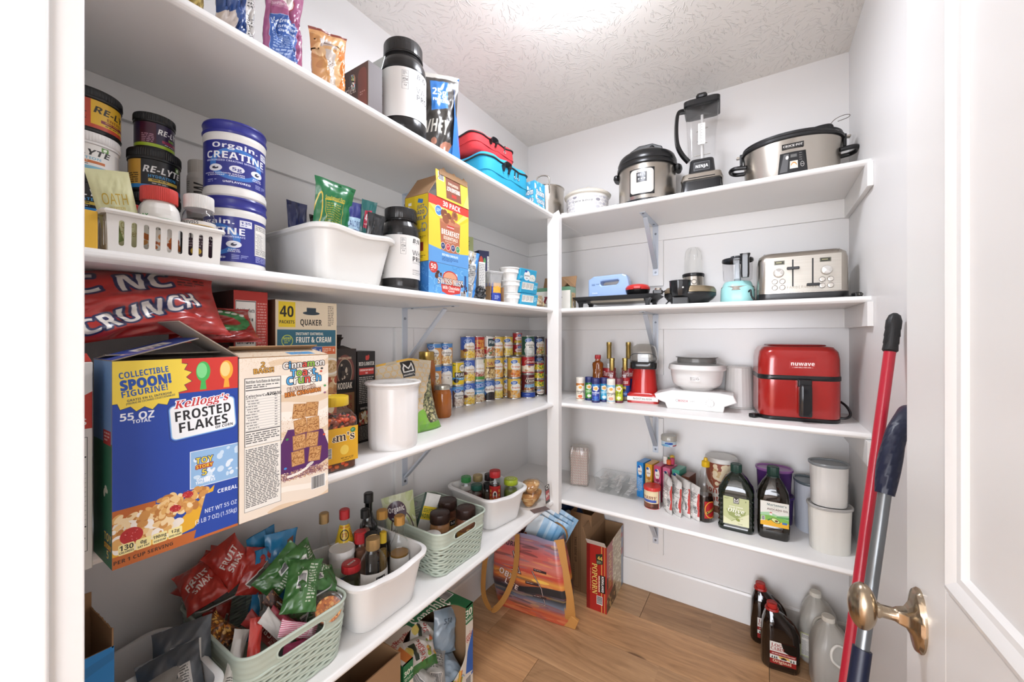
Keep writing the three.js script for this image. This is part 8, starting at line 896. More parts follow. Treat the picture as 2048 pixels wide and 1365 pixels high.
// ---------- back wall, third shelf ----------
{
  const y = S[3];
  const sh = (label, x, z, capC, c) => { const t = thing('seasoning_shaker', label, 'shaker', [x, y, z], face(x, z)), r = 0.0215; mesh('body', lathe([[0, 0.001], [r * 0.95, 0], [r * 1.04, 0.004], [r * 0.96, 0.012], [r * 0.92, 0.05], [r * 0.98, 0.09], [r * 0.98, 0.1], [0, 0.1]]), mat(capC, 0.35), t); mesh('label', band(r * 0.985, 0.012, 0.094, 2 * PI, c, r * 1.0), cmat(c, 'gloss'), t); mesh('cap', ribCap(r * 0.99, 0.1, 0.124, 36, 0.0004), mat(capC, 0.4), t); };
  const sc = (bg, top, w1, ink, pic) => cell(200, 130, (g, w, h) => { fill(g, bg, 0, 0, w, h); fill(g, top, 0, 0, w, 22); for (let i = 0; i < 5; i++) ell(g, '#e9e5da', 100 + 15 * Math.cos(i * 1.26), 34 + 13 * Math.sin(i * 1.26), 11, 10); ell(g, '#e0a23c', 100, 34, 13, 12); txt(g, w1, 100, 68, 24, ink, { max: 70 }); fine(g, 74, 82, 52, 8, 1, ink); ell(g, pic, 100, 108, 17, 13); fine(g, 132, 60, 16, 60, 8, ink); fill(g, top, 0, h - 6, w, 6); });
  sh('white shaker of popcorn seasoning with orange trim, leftmost at the front', -0.807, -1.945, 0xe3ddd2, sc('#ece3d0', '#c47a34', 'simply', '#2a2622', '#d9683c')); sh('green popcorn seasoning shaker behind the leftmost white one', -0.775, -1.99, 0x26306a, sc('#4d9a3a', '#2f7a2c', 'ranch', '#eef2e0', '#e6e2d0'));
  sh('dark blue popcorn seasoning shaker in the middle of the front row', -0.721, -1.945, 0x2a2c66, sc('#2b3f96', '#3f86c4', 'butter', '#eef0f6', '#3f6ac0')); sh('light blue popcorn seasoning shaker behind the dark blue one', -0.692, -1.99, 0x2a2c66, sc('#3aa8d0', '#2a86b4', 'kettle', '#eef6fa', '#e6f0f4'));
  sh('white shaker of popcorn seasoning with blue trim at the right of the front row', -0.644, -1.955, 0xe3ddd2, sc('#ece3d0', '#7fb8d6', 'simply', '#2a2622', '#d99a7a')); sh('lime popcorn seasoning shaker behind the right white one', -0.617, -1.998, 0x6a2c3a, sc('#b8c42c', '#8a9a1c', 'dill', '#3a4210', '#e6e9b4'));
  const glassC = clearPlastic(0xf2f4f2, 0.04), goldF = mat(0x9c854a, 0.3, 0.7);
  const tl = (a, b, s) => cell(260, 240, (g, w, h) => { fill(g, '#b02a30', 0, 0, w, 100); fill(g, '#23458f', 0, 100, w, 140); txt(g, 'Torani', 130, 55, 62, '#f0ece6', { serif: 1, skew: 0.35, max: 150 }); fill(g, a, 100, 112, 60, 34); ell(g, b, 130, 158, 30, 18); fill(g, '#3f6fc0', 90, 180, 90, 50); txt(g, s, 134, 205, 22, '#eef0f6', { max: 80 }); });
  const tor = (label, x, z, r, h, L, fillC) => { const t = thing('syrup_bottle', label, 'bottle', [x, y, z], face(x, z) - 0.15); mesh('bottle_body', lathe(bottleProf(r, h * 0.58, 0.0115, h * 0.93, 0.3)), glassC, t); mesh('syrup', lathe([[0, 0.004], [r * 0.93, 0.004], [r * 0.94, h * 0.52], [0, h * 0.53]]), mat(fillC, 0.1), t); mesh('label', band(r * 1.012, h * 0.1, h * 0.54, 2.8, L), cmat(L, 'gloss'), t); mesh('cap', lathe([[0.0125, h * 0.7], [0.0135, h * 0.72], [0.0135, h * 0.93], [0.0145, h * 0.935], [0.0145, h * 0.995], [0.012, h], [0, h]]), goldF, t); };
  const L1 = tl('#d9b83c', '#3a2a20', 'VANILLA'), L2 = tl('#c9583c', '#8a2a34', 'CHERRY');
  tor('tall syrup bottle with red label and gold neck, left of the tall pair', -0.712, -2.13, 0.037, 0.308, L1, 0x2a1712); tor('tall syrup bottle with red and blue label and gold neck, right of the tall pair', -0.618, -2.175, 0.036, 0.308, L2, 0x241410); tor('small syrup bottle with tan cap in front of the tall left bottle', -0.672, -2.056, 0.027, 0.225, L2, 0x9a9184); tor('small syrup bottle with blue label in front of the tall right bottle', -0.612, -2.09, 0.027, 0.225, L1, 0xa89c8a);
  { const t = thing('maple_syrup', 'amber ribbed syrup bottle with red cap behind the seasoning shakers', 'bottle', [-0.757, y, -2.075], 0.3), am = mat(0xb0601c, 0.08, 0, { transmission: 0.45, thickness: 0.04, attenuationColor: '#c9721c', attenuationDistance: 0.04 }); mesh('bottle_body', loft([[0.036, 0], [0.04, 0.006], [0.04, 0.07], [0.03, 0.1], [0.0265, 0.15], [0.03, 0.185], [0.028, 0.196], [0.014, 0.206], [0.0135, 0.222]].map(([r, q], i) => circ(r, q, 48, i > 2 && i < 6 ? 0.0016 : 0)), { crease: 0.9 }), am, t); mesh('cap', ribCap(0.0165, 0.216, 0.238, 30), mat(0xb32428, 0.4), t); const l = cell(120, 60, (g, w, h) => { fill(g, '#d9a83c', 0, 0, w, h); txt(g, 'MAPLE', 60, 28, 26, '#5a2414'); }); mesh('label', band(0.0405, 0.016, 0.066, 2.4, l), cmat(l, 'gloss'), t); }
  { const t = thing('popcorn_maker', 'red hot air popcorn maker with smoky clear chute', 'appliance', [-0.517, y, -2.11], 0.12), rd = mat(0xbf2a26, 0.22), nl = cell(180, 34, (g, w, h) => { fill(g, '#b9b4ac', 0, 0, w, h); txt(g, 'NOSTALGIA', 90, 18, 22, '#4a4640', { max: 110 }); }); mesh('base', loft([rrect(0.078, 0.074, 0.02, 0, 56), rrect(0.078, 0.074, 0.02, 0.04, 56), rrect(0.07, 0.067, 0.03, 0.05, 56)]), rd, t); box('name_band', 0.15, 0.022, 0.002, { f: nl, a: steelM }, t, { at: [0, 0.012, 0.0745], rad: 0.0006, fin: 'metal' }); mesh('body', loft([0.066, 0.0655, 0.06, 0.055].map((r, i) => circ(r, [0.048, 0.06, 0.12, 0.175][i], 72, 0.0018)), { crease: 0.9 }), rd, t); mesh('collar', loft([rrect(0.063, 0.06, 0.03, 0.172, 56), rrect(0.066, 0.064, 0.03, 0.178, 56), rrect(0.066, 0.064, 0.03, 0.204, 56), rrect(0.058, 0.056, 0.03, 0.214, 56)]), mat(0x202224, 0.18), t); mesh('chute', loft([rrect(0.062, 0.06, 0.03, 0.206, 56), rrect(0.062, 0.06, 0.03, 0.25, 56), rrect(0.054, 0.056, 0.04, 0.285, 56), rrect(0.035, 0.04, 0.03, 0.3, 56), rrect(0.01, 0.01, 0.005, 0.302, 56)], { bottom: false, crease: 1.2 }), mat(0xe6e4e0, 0.06, 0, { transmission: 0.95, thickness: 0 }), t); for (const s of [-1, 1]) mesh('chute_rib', tube([[s * 0.06, 0.205, 0.05], [s * 0.064, 0.23, 0.05], [s * 0.05, 0.248, 0.058], [0, 0.252, 0.063]], 0.0022, 24), mat(0x4a4c4e, 0.3), t); }
  { const t = thing('stand_mixer', 'white kitchen machine with broad bowl, smoky lid and speed dial', 'mixer', [-0.262, y, -2.075], 0.06), wm = mat(0xe6e4e1, 0.25), fp = cell(420, 100, (g, w, h) => { fill(g, '#dddad6', 0, 0, w, h); ell(g, null, 50, 46, 10, 10, 0, '#7a7672', 3); txt(g, 'BOSCH', 104, 48, 26, '#a02a30'); fine(g, 168, 44, 66, 7, 1, '#6a6662'); fine(g, 250, 46, 40, 5, 1, '#9a9692'); g.strokeStyle = '#8a8682'; for (let i = 0; i < 9; i++) { const a = PI * (0.9 + i * 0.15); g.beginPath(); g.moveTo(340 + 34 * Math.cos(a), 52 + 34 * Math.sin(a)); g.lineTo(340 + 40 * Math.cos(a), 52 + 40 * Math.sin(a)); g.stroke(); } });
    const bp = [[-0.115, -0.005], [0.11, -0.005], [0.115, 0.02], [0.16, 0.04], [0.15, 0.062], [0.1, 0.07], [-0.1, 0.07], [-0.17, 0.05], [-0.165, 0.035], [-0.125, 0.02]].map(([a, b]) => [a, b + 0.01]); mesh('machine_base', extr(bp, 0.14, 0.006).translate(0, 0, -0.04), wm, t); box('front_plate', 0.2, 0.05, 0.0015, { f: fp, a: wm }, t, { at: [0, 0.014, 0.1068], rad: 0, fin: 'gloss' }); at(mesh('speed_dial', lathe([[0.0165, 0], [0.016, 0.008], [0.013, 0.011], [0, 0.011]]), wm, t), 0.063, 0.038, 0.108).rotation.x = PI / 2; box('dial_grip', 0.004, 0.026, 0.006, wm, t, { at: [0.063, 0.025, 0.12], rad: 0.0015 });
    mesh('bowl', lathe([[0, 0.082], [0.066, 0.082], [0.07, 0.088], ...soft([[0.08, 0.095], [0.104, 0.112], [0.113, 0.15], [0.116, 0.178]], 14), [0.124, 0.18], [0.127, 0.186], [0.122, 0.206], [0.118, 0.207], [0.112, 0.18], [0, 0.178]], 64), mat(0xe0ddda, 0.18), t); const wl = cell(80, 50, (g, w, h) => { fill(g, '#e0ddda', 0, 0, w, h); fine(g, 6, 6, 68, 40, 6, '#4a4644'); }); mesh('warning_label', band(0.1155, 0.135, 0.155, 0.4, wl, 0.116), cmat(wl, 'gloss'), t);
    mesh('lid', lathe([[0.12, 0.207], [0.1, 0.218], [0.088, 0.22], [0.086, 0.236], [0.094, 0.24], [0.092, 0.243], [0.03, 0.246], [0, 0.246]], 56), mat(0x9a9894, 0.1, 0, { transmission: 0.55, thickness: 0 }), t); at(mesh('drive_post', lathe([[0.02, 0.09], [0.018, 0.215], [0, 0.217]]), wm, t), 0, 0.0, 0); for (const x of [-0.09, 0.09]) for (const z of [-0.03, 0.08]) at(mesh('foot', lathe([[0.011, 0], [0.011, 0.006], [0, 0.006]]), blackM, t), x, 0, z); }
  { const t = thing('blender_cup', 'upturned white ribbed cup between the white mixer and the red fryer', 'container', [-0.09, y, -2.18], 0); mesh('cup', loft([[0.064, 0], [0.0635, 0.004], [0.055, 0.19], [0.05, 0.197], [0.03, 0.198]].map(([r, q]) => circ(r, q, 24, 0.0)), { crease: 0.2 }), mat(0xd6d3cf, 0.22), t); mesh('foot_ring', lathe([[0.064, 0.0], [0.066, 0.002], [0.066, 0.007], [0.0635, 0.009]]), mat(0xc6c3bf, 0.3), t); }
  { const t = thing('air_fryer', 'large glossy red air fryer with black band and drawer handle', 'appliance', [0.117, y, -2.06], 0.12), rd = mat(0xa31f1a, 0.2, 0.1, { clearcoat: 0.5, clearcoatRoughness: 0.15 }), R = (a, b, q, r = 0.05) => rrect(a, b, r, q, 80); mesh('base', loft([R(0.136, 0.122, 0.0), R(0.139, 0.125, 0.004), R(0.139, 0.125, 0.013), R(0.136, 0.122, 0.016)]), blackP, t); mesh('shell', loft([R(0.137, 0.123, 0.016), R(0.139, 0.126, 0.024), R(0.139, 0.126, 0.165)], { crease: 0.9 }), rd, t); mesh('band', loft([R(0.1395, 0.1265, 0.165), R(0.141, 0.128, 0.167), R(0.141, 0.128, 0.182), R(0.1395, 0.1265, 0.184)]), blackP, t); mesh('top_shell', loft([R(0.139, 0.126, 0.184), R(0.138, 0.125, 0.25), R(0.134, 0.121, 0.278), R(0.122, 0.109, 0.297), R(0.105, 0.095, 0.302), R(0.101, 0.09, 0.3)], { crease: 1.2 }), rd, t);
    const tp = cell(260, 170, (g, w, h) => { fill(g, '#7f1715', 0, 0, w, h); fill(g, '#4a3a3a', 88, 50, 84, 22); txt(g, '350', 130, 61, 18, '#8f8884', { mono: 1 }); txt(g, 'PIZZA', 60, 24, 13, '#94403a'); for (let j = 0; j < 2; j++) for (let i = 0; i < 4; i++) fine(g, 52 + i * 42, 94 + j * 26, 28, 9, 1, '#94403a'); }); const tg = loft([R(0.098, 0.088, 0.3, 0.04), R(0.1, 0.09, 0.304, 0.04), R(0.098, 0.088, 0.307, 0.04)]); { const p = tg.attributes.position, uv = tg.attributes.uv; for (let i = 0; i < p.count; i++) uv.setXY(i, p.getX(i) / 0.2 + 0.5, 0.5 - p.getZ(i) / 0.18); uvTo(tg, tp); } mesh('top_panel', tg, cmat(tp, 'gloss'), t);
    const lg = cell(200, 70, (g, w, h) => { fill(g, '#a31f1a', 0, 0, w, h); txt(g, 'nuwave', 100, 26, 50, '#f0e9e4', { max: 180 }); txt(g, '— LIVE WELL FOR LESS —', 100, 58, 13, '#f0e9e4', { max: 170 }); }); box('logo', 0.088, 0.031, 0.0006, { f: lg, a: rd }, t, { at: [0.008, 0.212, 0.1257], rad: 0, fin: 'gloss' });
    mesh('drawer_handle', loft([rrect(0.0195, 0.014, 0.007, 0.026, 36), rrect(0.021, 0.016, 0.008, 0.032, 36), rrect(0.0205, 0.017, 0.008, 0.14, 36), rrect(0.018, 0.015, 0.007, 0.15, 36)], { crease: 0.9 }).translate(0.012, 0, 0.149), mat(0x1a1b1d, 0.14), t); box('handle_mount', 0.046, 0.03, 0.026, blackP, t, { at: [0.012, 0.14, 0.136], rad: 0.005 }); mesh('power_cord', tube([[0.135, 0.09, -0.02], [0.17, 0.06, 0.03], [0.178, 0.03, 0.05], [0.165, 0.016, 0.055], [0.138, 0.014, 0.05]], 0.0048, 50), blackP, t); box('plug', 0.026, 0.016, 0.034, blackP, t, { at: [-0.155, 0.001, 0.1], rot: [0, -0.7, 0], rad: 0.004 }); }
}
// ---------- back wall, lowest shelf ----------
{
  const y = S[4];
  { const t = thing('straw_pack', 'clear wrapped bundle of red and white paper straws in the left corner', 'straws', [-0.868, y + 0.001, -2.085], 0.25); const sc = cell(24, 160, (g, w, h) => { fill(g, '#e2dcd6', 0, 0, w, h); for (let i = -2; i < 16; i++) poly(g, '#cf8a84', [[0, i * 12 + 10], [w, i * 12], [w, i * 12 + 4], [0, i * 12 + 14]]); }), sg = uvTo(new THREE.CylinderGeometry(0.0042, 0.0042, 0.19, 8, 1, false), sc); for (let j = 0; j < 5; j++) for (let i = 0; i < 10; i++) if (j === 4 || i % 9 === 0 || j === 0) at(mesh('straw', sg, cmat(sc), t), -0.042 + i * 0.0092, 0.102, -0.03 + j * 0.0145); mesh('wrapper', loft([rrect(0.05, 0.038, 0.015, 0.001, 40), rrect(0.052, 0.042, 0.016, 0.02, 40), rrect(0.05, 0.04, 0.016, 0.12, 40), rrect(0.056, 0.046, 0.018, 0.15, 40), rrect(0.052, 0.042, 0.016, 0.19, 40), rrect(0.046, 0.036, 0.012, 0.214, 40)].map((r, k) => r.map((p, i) => [p[0] + 0.0022 * Math.sin(i * 2.1 + k * 2), p[1], p[2] + 0.0022 * Math.cos(i * 1.7 + k)]))), mat(0xf3f0ea, 0.2, 0, { transmission: 0.8, thickness: 0 }), t); }
  { const t = thing('cutlery_tray', 'clear plastic tray of white plastic cutlery in three sections', 'tray', [-0.645, y, -2.1], 0.0), cp = clearPlastic(0xeff1f1, 0.1), RT = (a, b, q) => rrect(a, b, 0.015, q, 56); mesh('tray_body', loft([RT(0.108, 0.068, 0.001), RT(0.112, 0.072, 0.006), RT(0.118, 0.078, 0.078), RT(0.123, 0.083, 0.082)], { top: false }), cp, t); for (const x of [-0.04, 0.035]) box('divider', 0.0018, 0.066, 0.14, cp, t, { at: [x, 0.004, 0], rad: 0.0005 }); mesh('rim', new THREE.TubeGeometry(new THREE.CatmullRomCurve3(RT(0.121, 0.081, 0.081).map((p) => V(...p)), true), 120, 0.0018, 6, true), cp, t);
    const fk = mergeGeometries([rb(-0.004, 0.004, 0, 0.0015, -0.055, 0.02, 0.0006), rb(-0.009, 0.009, 0, 0.0018, 0.02, 0.035, 0.0006), ...[-0.0075, -0.0025, 0.0025, 0.0075].map((x) => rb(x - 0.0012, x + 0.0012, 0, 0.0014, 0.034, 0.06, 0.0005))]), wp = mat(0xe9e7e4, 0.3);
    const cut = thing('plastic_fork', 'white plastic forks loose in the clear cutlery tray', 'fork', [0, 0, 0], 0, 'white plastic forks in the clear tray'); mesh('fork_body', fk, wp, cut); const put = (o) => { o.position.set(-0.645 + [-0.078, -0.004, 0.076][o.k % 3] + R(-0.016, 0.016), y + 0.012 + Math.floor(o.k / 3) * 0.0085, -2.1 + R(-0.008, 0.008)); o.rotation.set(R(-0.2, 0.2), R(-0.15, 0.15) + (o.k % 2) * PI, R(-0.2, 0.2)); }; cut.k = 0; put(cut); for (let k = 1; k < 24; k++) { const o = cut.clone(); o.name = numbered('plastic_fork'); scene.add(o); o.k = k; put(o); o.scale.setScalar(1.2); } }
  const pb = (c, pic, s) => cell(110, 300, (g, w, h) => { fill(g, c, 0, 0, w, h); ell(g, '#e9e4da', 55, 70, 36, 44); ell(g, '#2b57a5', 40, 40, 20, 11); txt(g, s, 56, 76, 18, '#7a4a3a', { max: 60 }); fine(g, 16, 130, 78, 120, 13, '#f0ece2'); ell(g, pic, 60, 120, 26, 14); });
  [['#2a86cc', '#1c5a94', 'Baking', 'blue pudding box, leftmost of the row behind the cookie bags'], ['#d39a2c', '#b8742c', 'Butter', 'golden yellow pudding box second in the row'], ['#c04a6c', '#8f2a48', 'Berry', 'dark pink pudding box third in the row'], ['#cf6a8a', '#b03a5c', 'Straw', 'light pink pudding box fourth in the row'], ['#4a9c86', '#2f6a5c', 'Lime', 'teal pudding box fifth in the row'], ['#7a4a38', '#4a2a20', 'Cocoa', 'brown pudding box at the right end of the row']].forEach(([c, p, s, l], i) => carton('pudding_box', l, 'box', [-0.522 + i * 0.0445, y, -2.125 + i * 0.006], -0.22, 0.036, i === 5 ? 0.16 : 0.182, 0.09, { f: pb(c, p, s), t: flat(c), a: flat(c) }, { fin: 'gloss' }));
  { const bnd = cell(240, 50, (g, w, h) => { fill(g, '#c9dbe6', 0, 0, w, h); ell(g, '#2b57a5', 120, 18, 22, 12); poly(g, '#7ab0d0', [[60, 50], [110, 20], [130, 50]]); fill(g, '#c23a40', 140, 34, 70, 10); }), t = thing('sprinkle_jar', 'clear compartment jar of coloured sprinkles standing on the pudding boxes', 'jar', [-0.398, y + 0.183, -2.125], 0.2), r = 0.034; mesh('jar_body', loft([circ(r * 0.9, 0, 12), circ(r * 0.92, 0.004, 12), circ(r * 0.95, 0.1, 12), circ(r * 1.0, 0.104, 12)], { crease: 0.3 }), clearPlastic(0xeef0f2, 0.06), t); mesh('label', band(r * 1.06, 0.098, 0.122, 2 * PI, bnd), cmat(bnd, 'gloss'), t); mesh('lid', lathe([[r * 1.0, 0.122], [r * 1.12, 0.124], [r * 1.12, 0.146], [r * 1.05, 0.15], [0, 0.15]]), mat(0xd0cdc2, 0.2, 0, { transmission: 0.4, thickness: 0 }), t); const cs = ['#d9682c', '#c23a5c', '#e0b93c', '#4aa86a', '#2f6ac0', '#e6e2da']; for (let i = 0; i < 6; i++) { const a = i * PI / 3; at(mesh('sprinkles', lathe([[0, 0], [0.011, 0.002], [0.0115, 0.022 + (i % 3) * 0.008], [0, 0.028 + (i % 3) * 0.008]], 14), mat(cs[i], 0.6), t), Math.sin(a) * 0.019, 0.004, Math.cos(a) * 0.019).userData.kind = 'stuff'; } const top = speckle(80, 80, '#c9b06a', cs, 120, 3, 6); const q = mesh('sprinkles', uvTo(new THREE.CylinderGeometry(r * 1.08, r * 1.08, 0.008, 32, 1, true), top), cmat(top), t); q.position.y = 0.141; q.userData.kind = 'stuff'; }
  const fr = cell(300, 110, (g, w, h) => { fill(g, '#b9282a', 0, 0, w, h); fill(g, '#e2d0a8', 40, 0, 160, 80); ell(g, '#b9282a', 66, 26, 20, 22); txt(g, 'creamy', 130, 40, 30, '#7a3a2c', { serif: 1, skew: 0.2 }); fill(g, '#3a55a0', 56, 56, 130, 16); fill(g, '#4a2418', 40, 78, 160, 32); ell(g, '#7a4630', 120, 90, 50, 14); fill(g, '#dcd8d0', 205, 0, 80, h); fine(g, 210, 8, 70, 94, 12, '#444'); });
  { const x = -0.452, z = -2.003, t = thing('frosting_can', 'round frosting can with red lid at the shelf front', 'can', [x, y, z], face(x, z) - 0.25), r = 0.0385; mesh('can_body', lathe([[0, 0.001], [r * 0.97, 0], [r, 0.004], [r, 0.09], [0, 0.09]]), mat(0xb9282a, 0.35), t); mesh('label', band(r * 1.006, 0.003, 0.088, 2 * PI, fr), cmat(fr, 'gloss'), t); mesh('lid', lathe([[r * 1.01, 0.086], [r * 1.07, 0.087], [r * 1.07, 0.1], [r * 1.03, 0.103], [r * 0.98, 0.101], [0, 0.1]]), mat(0xc9302c, 0.35), t); }
  const ck = cell(180, 300, (g, w, h) => { fill(g, '#d3cfca', 0, 0, w, h); fine(g, 20, 70, 140, 60, 6, '#5a5653'); fill(g, '#4a4643', 20, 138, 140, 3); facts(g, 24, 150, 100, 130); bars(g, 132, 170, 30, 70, true); fill(g, '#b8403a', 166, 60, 14, 200); });
  for (let k = 0; k < 4; k++) { const t = thing('cookie_mix_bag', ['white printed cookie mix pouch nearest the frosting can', 'white printed cookie mix pouch second from the frosting can', 'white printed cookie mix pouch third from the frosting can', 'white printed cookie mix pouch beside the chocolate syrup'][k], 'pouch', [-0.378 + k * 0.037, y, -1.995 + (k % 2) * 0.008], -1.02 + k * 0.06, 'cookie mix pouches'); pouch('pouch', 0.11, 0.168 - (k === 3 ? 0.012 : 0), 0.034, { front: ck, kind: 'stand', seed: 170 + k, wrinkle: 0.006, fin: 'paper', warp: (p) => { p.x += p.y * 0.06 * Math.sin(k * 2); } }, t); }
  { const t = thing('chocolate_syrup', 'clear bottle of dark chocolate syrup with yellow cap', 'bottle', [-0.213, y, -1.985], face(-0.2, -1.98) + 0.8), O = (a, b, q) => oval(a, b, q, 40), sh = [[0.032, 0.026, 0], [0.036, 0.03, 0.006], [0.036, 0.03, 0.1], [0.031, 0.027, 0.12], [0.033, 0.029, 0.16], [0.029, 0.026, 0.185], [0.024, 0.022, 0.19], [0.025, 0.023, 0.22], [0.014, 0.014, 0.245], [0.0125, 0.0125, 0.25]]; mesh('bottle_body', loft(sh.map((q) => O(...q)), { crease: 1 }), clearPlastic(0xeeeae6, 0.07), t); mesh('syrup', loft([O(0.032, 0.026, 0.003), O(0.034, 0.028, 0.008), O(0.034, 0.028, 0.098), O(0.03, 0.026, 0.118)]), mat(0x1e100b, 0.12), t); const l = cell(120, 150, (g, w, h) => { fill(g, '#a92024', 0, 0, w, h); ell(g, null, 60, 75, 54, 70, 0, '#d9b53a', 6); poly(g, '#1c1210', [[20, 90], [100, 50], [100, 80], [20, 118]]); txt(g, 'CHOCO', 60, 82, 28, '#e9c65a', { rot: -0.45 }); }); mesh('label', band(0.0362, 0.02, 0.096, 1.7, l), cmat(l, 'gloss'), t).scale.z = 0.84; mesh('cap', lathe([[0.0155, 0.244], [0.017, 0.246], [0.0165, 0.268], [0.009, 0.273], [0.007, 0.285], [0, 0.286]]), mat(0xd9b01c, 0.4), t); }
  const oat = cell(360, 210, (g, w, h) => { fill(g, '#dcd6cc', 0, 0, w, h); poly(g, '#8a4630', [[100, 0], [250, 0], [230, 60], [150, 110], [100, 60]]); blobs(g, 26, 150, 10, 90, 80, ['#e0cfae', '#c9a878', '#efe2c8'], 7, 14); txt(g, 'honey', 150, 116, 34, '#a0402c'); txt(g, 'oats', 150, 150, 30, '#a0402c'); fill(g, '#7a4a34', 0, 180, w, 30); });
  { const x = -0.163, z = -2.145, t = thing('oat_canister', 'round oat canister with white lid behind the olive oil', 'canister', [x, y, z], face(x, z) + 0.1), r = 0.066; mesh('can_body', lathe([[0, 0.001], [r * 0.97, 0], [r, 0.005], [r, 0.24], [0, 0.24]], 48), mat(0xdcd6cc, 0.5), t); mesh('label', band(r * 1.004, 0.006, 0.238, 2 * PI, oat, r * 1.004, 48), cmat(oat), t); mesh('lid', lathe([[r * 1.01, 0.236], [r * 1.06, 0.238], [r * 1.06, 0.254], [r * 1.02, 0.258], [r * 0.96, 0.255], [0, 0.254]], 48), mat(0xd9d7d2, 0.35), t); }
  // oil jugs
  const ol = cell(260, 330, (g, w, h) => { g.fillStyle = '#b9bf8c'; g.beginPath(); g.roundRect(0, 0, w, h, 12); g.fill(); poly(g, '#8f9a5c', [[30, 150], [230, 150], [220, 190], [130, 250], [60, 220]]); poly(g, '#d6d6b0', [[0, 240], [90, 290], [w, 170], [w, h], [0, h]]); fill(g, '#17181a', 104, 0, 56, 72); poly(g, null, [[112, 52], [114, 16], [132, 38], [150, 16], [152, 52]], '#eceae4', 6); txt(g, "Member's", 132, 63, 11, '#eceae4'); txt(g, '3', 226, 34, 26, '#4a4c24'); fine(g, 12, 16, 60, 20, 2, '#6a6c3c'); txt(g, 'EXTRA VIRGIN', 130, 112, 20, '#eceadf', { max: 150 }); txt(g, 'Olive', 130, 156, 64, '#f2f0e6', { serif: 1, skew: 0.25 }); txt(g, 'OIL', 150, 200, 38, '#f2f0e6'); ell(g, '#7f8a3a', 150, 262, 22, 16, 0.5); ell(g, '#9aa64a', 146, 258, 8, 6); g.strokeStyle = '#6a7a3a'; g.lineWidth = 3; g.beginPath(); g.moveTo(80, 290); g.quadraticCurveTo(120, 250, 200, 240); g.stroke(); fine(g, 150, 305, 80, 10, 1, '#5a5c34'); });
  const av = cell(260, 300, (g, w, h) => { fill(g, '#dcdad0', 0, 0, w, h); txt(g, "Marianne's", 150, 38, 36, '#24484a', { serif: 1, max: 180 }); fine(g, 90, 62, 130, 7, 1, '#8a8a7a'); txt(g, 'AVOCADO OIL', 158, 92, 32, '#4a2c20', { max: 190 }); fine(g, 90, 114, 150, 7, 1, '#8a7a6a'); poly(g, '#9cc49a', [[0, 150], [80, 130], [160, 160], [w, 140], [w, 210], [0, 210]]); poly(g, '#7ab04a', [[0, 180], [90, 170], [w, 200], [w, 240], [0, 240]]); poly(g, '#5c9c5a', [[150, 170], [w, 160], [w, 190], [150, 190]]); fill(g, '#e6e2dc', 86, 140, 24, 26); poly(g, '#c04a3c', [[82, 142], [98, 126], [114, 142]]); poly(g, '#dfa82c', [[0, 250], [80, 226], [w, 240], [w, h], [0, h]]); ell(g, '#4a6a2c', 140, 226, 46, 26, 0.45); ell(g, '#d3dc9a', 140, 226, 38, 20, 0.45); ell(g, '#5a3a24', 148, 230, 15, 12); bars(g, 14, 190, 26, 50, true); fill(g, '#3a6ab0', 200, 232, 44, 24); ell(g, '#3f7a3c', 80, 226, 18, 8, -0.8); });
  const jug = (label, x, z, ry, secs, h, lc, lw, lh, ly, lz, c) => { const t = thing('oil_bottle', label, 'bottle', [x, y, z], ry); mesh('bottle_body', loft(secs.map(([a, b, r, q]) => rrect(a, b, r, q, 72)), { crease: 1 }), mat(c, 0.1, 0, { clearcoat: 0.5 }), t); mesh('cap', ribCap(0.022, h - 0.034, h, 44, 0.0007), mat(0x1c3c33, 0.4), t); mesh('neck_ring', lathe([[0.02, h - 0.05], [0.024, h - 0.046], [0.024, h - 0.038], [0.02, h - 0.034]]), mat(0x16302a, 0.4), t); box('label', lw, lh, 0.0012, { f: lc, a: flat('#c9c8a8') }, t, { at: [0.002, ly, lz], rad: 0, fin: 'gloss' }); return t; };
  const s1 = [[0.064, 0.05, 0.02, 0], [0.068, 0.054, 0.022, 0.008]]; for (let k = 0; k < 7; k++) s1.push([0.068, 0.054, 0.022, 0.018 + k * 0.0195], [0.0645, 0.0505, 0.02, 0.024 + k * 0.0195], [0.0645, 0.0505, 0.02, 0.03 + k * 0.0195]); s1.push([0.068, 0.054, 0.024, 0.16], [0.064, 0.052, 0.026, 0.18], [0.044, 0.038, 0.028, 0.218], [0.024, 0.023, 0.02, 0.24], [0.019, 0.019, 0.019, 0.246], [0.019, 0.019, 0.019, 0.26]);
  jug('large dark green ribbed olive oil jug with green cap', -0.092, -1.985, 0.0, s1, 0.278, ol, 0.096, 0.118, 0.03, 0.0548, 0x0f1a10); jug('dark avocado oil bottle with pale landscape label', 0.043, -1.99, 0.04, [[0.052, 0.045, 0.02, 0], [0.056, 0.049, 0.024, 0.008], [0.057, 0.05, 0.024, 0.06], [0.0555, 0.0485, 0.024, 0.062], [0.0555, 0.0485, 0.024, 0.15], [0.057, 0.05, 0.026, 0.155], [0.053, 0.047, 0.028, 0.19], [0.038, 0.036, 0.028, 0.225], [0.022, 0.022, 0.02, 0.25], [0.019, 0.019, 0.019, 0.258], [0.019, 0.019, 0.019, 0.272]], 0.29, av, 0.098, 0.1, 0.056, 0.0495, 0x17130c);
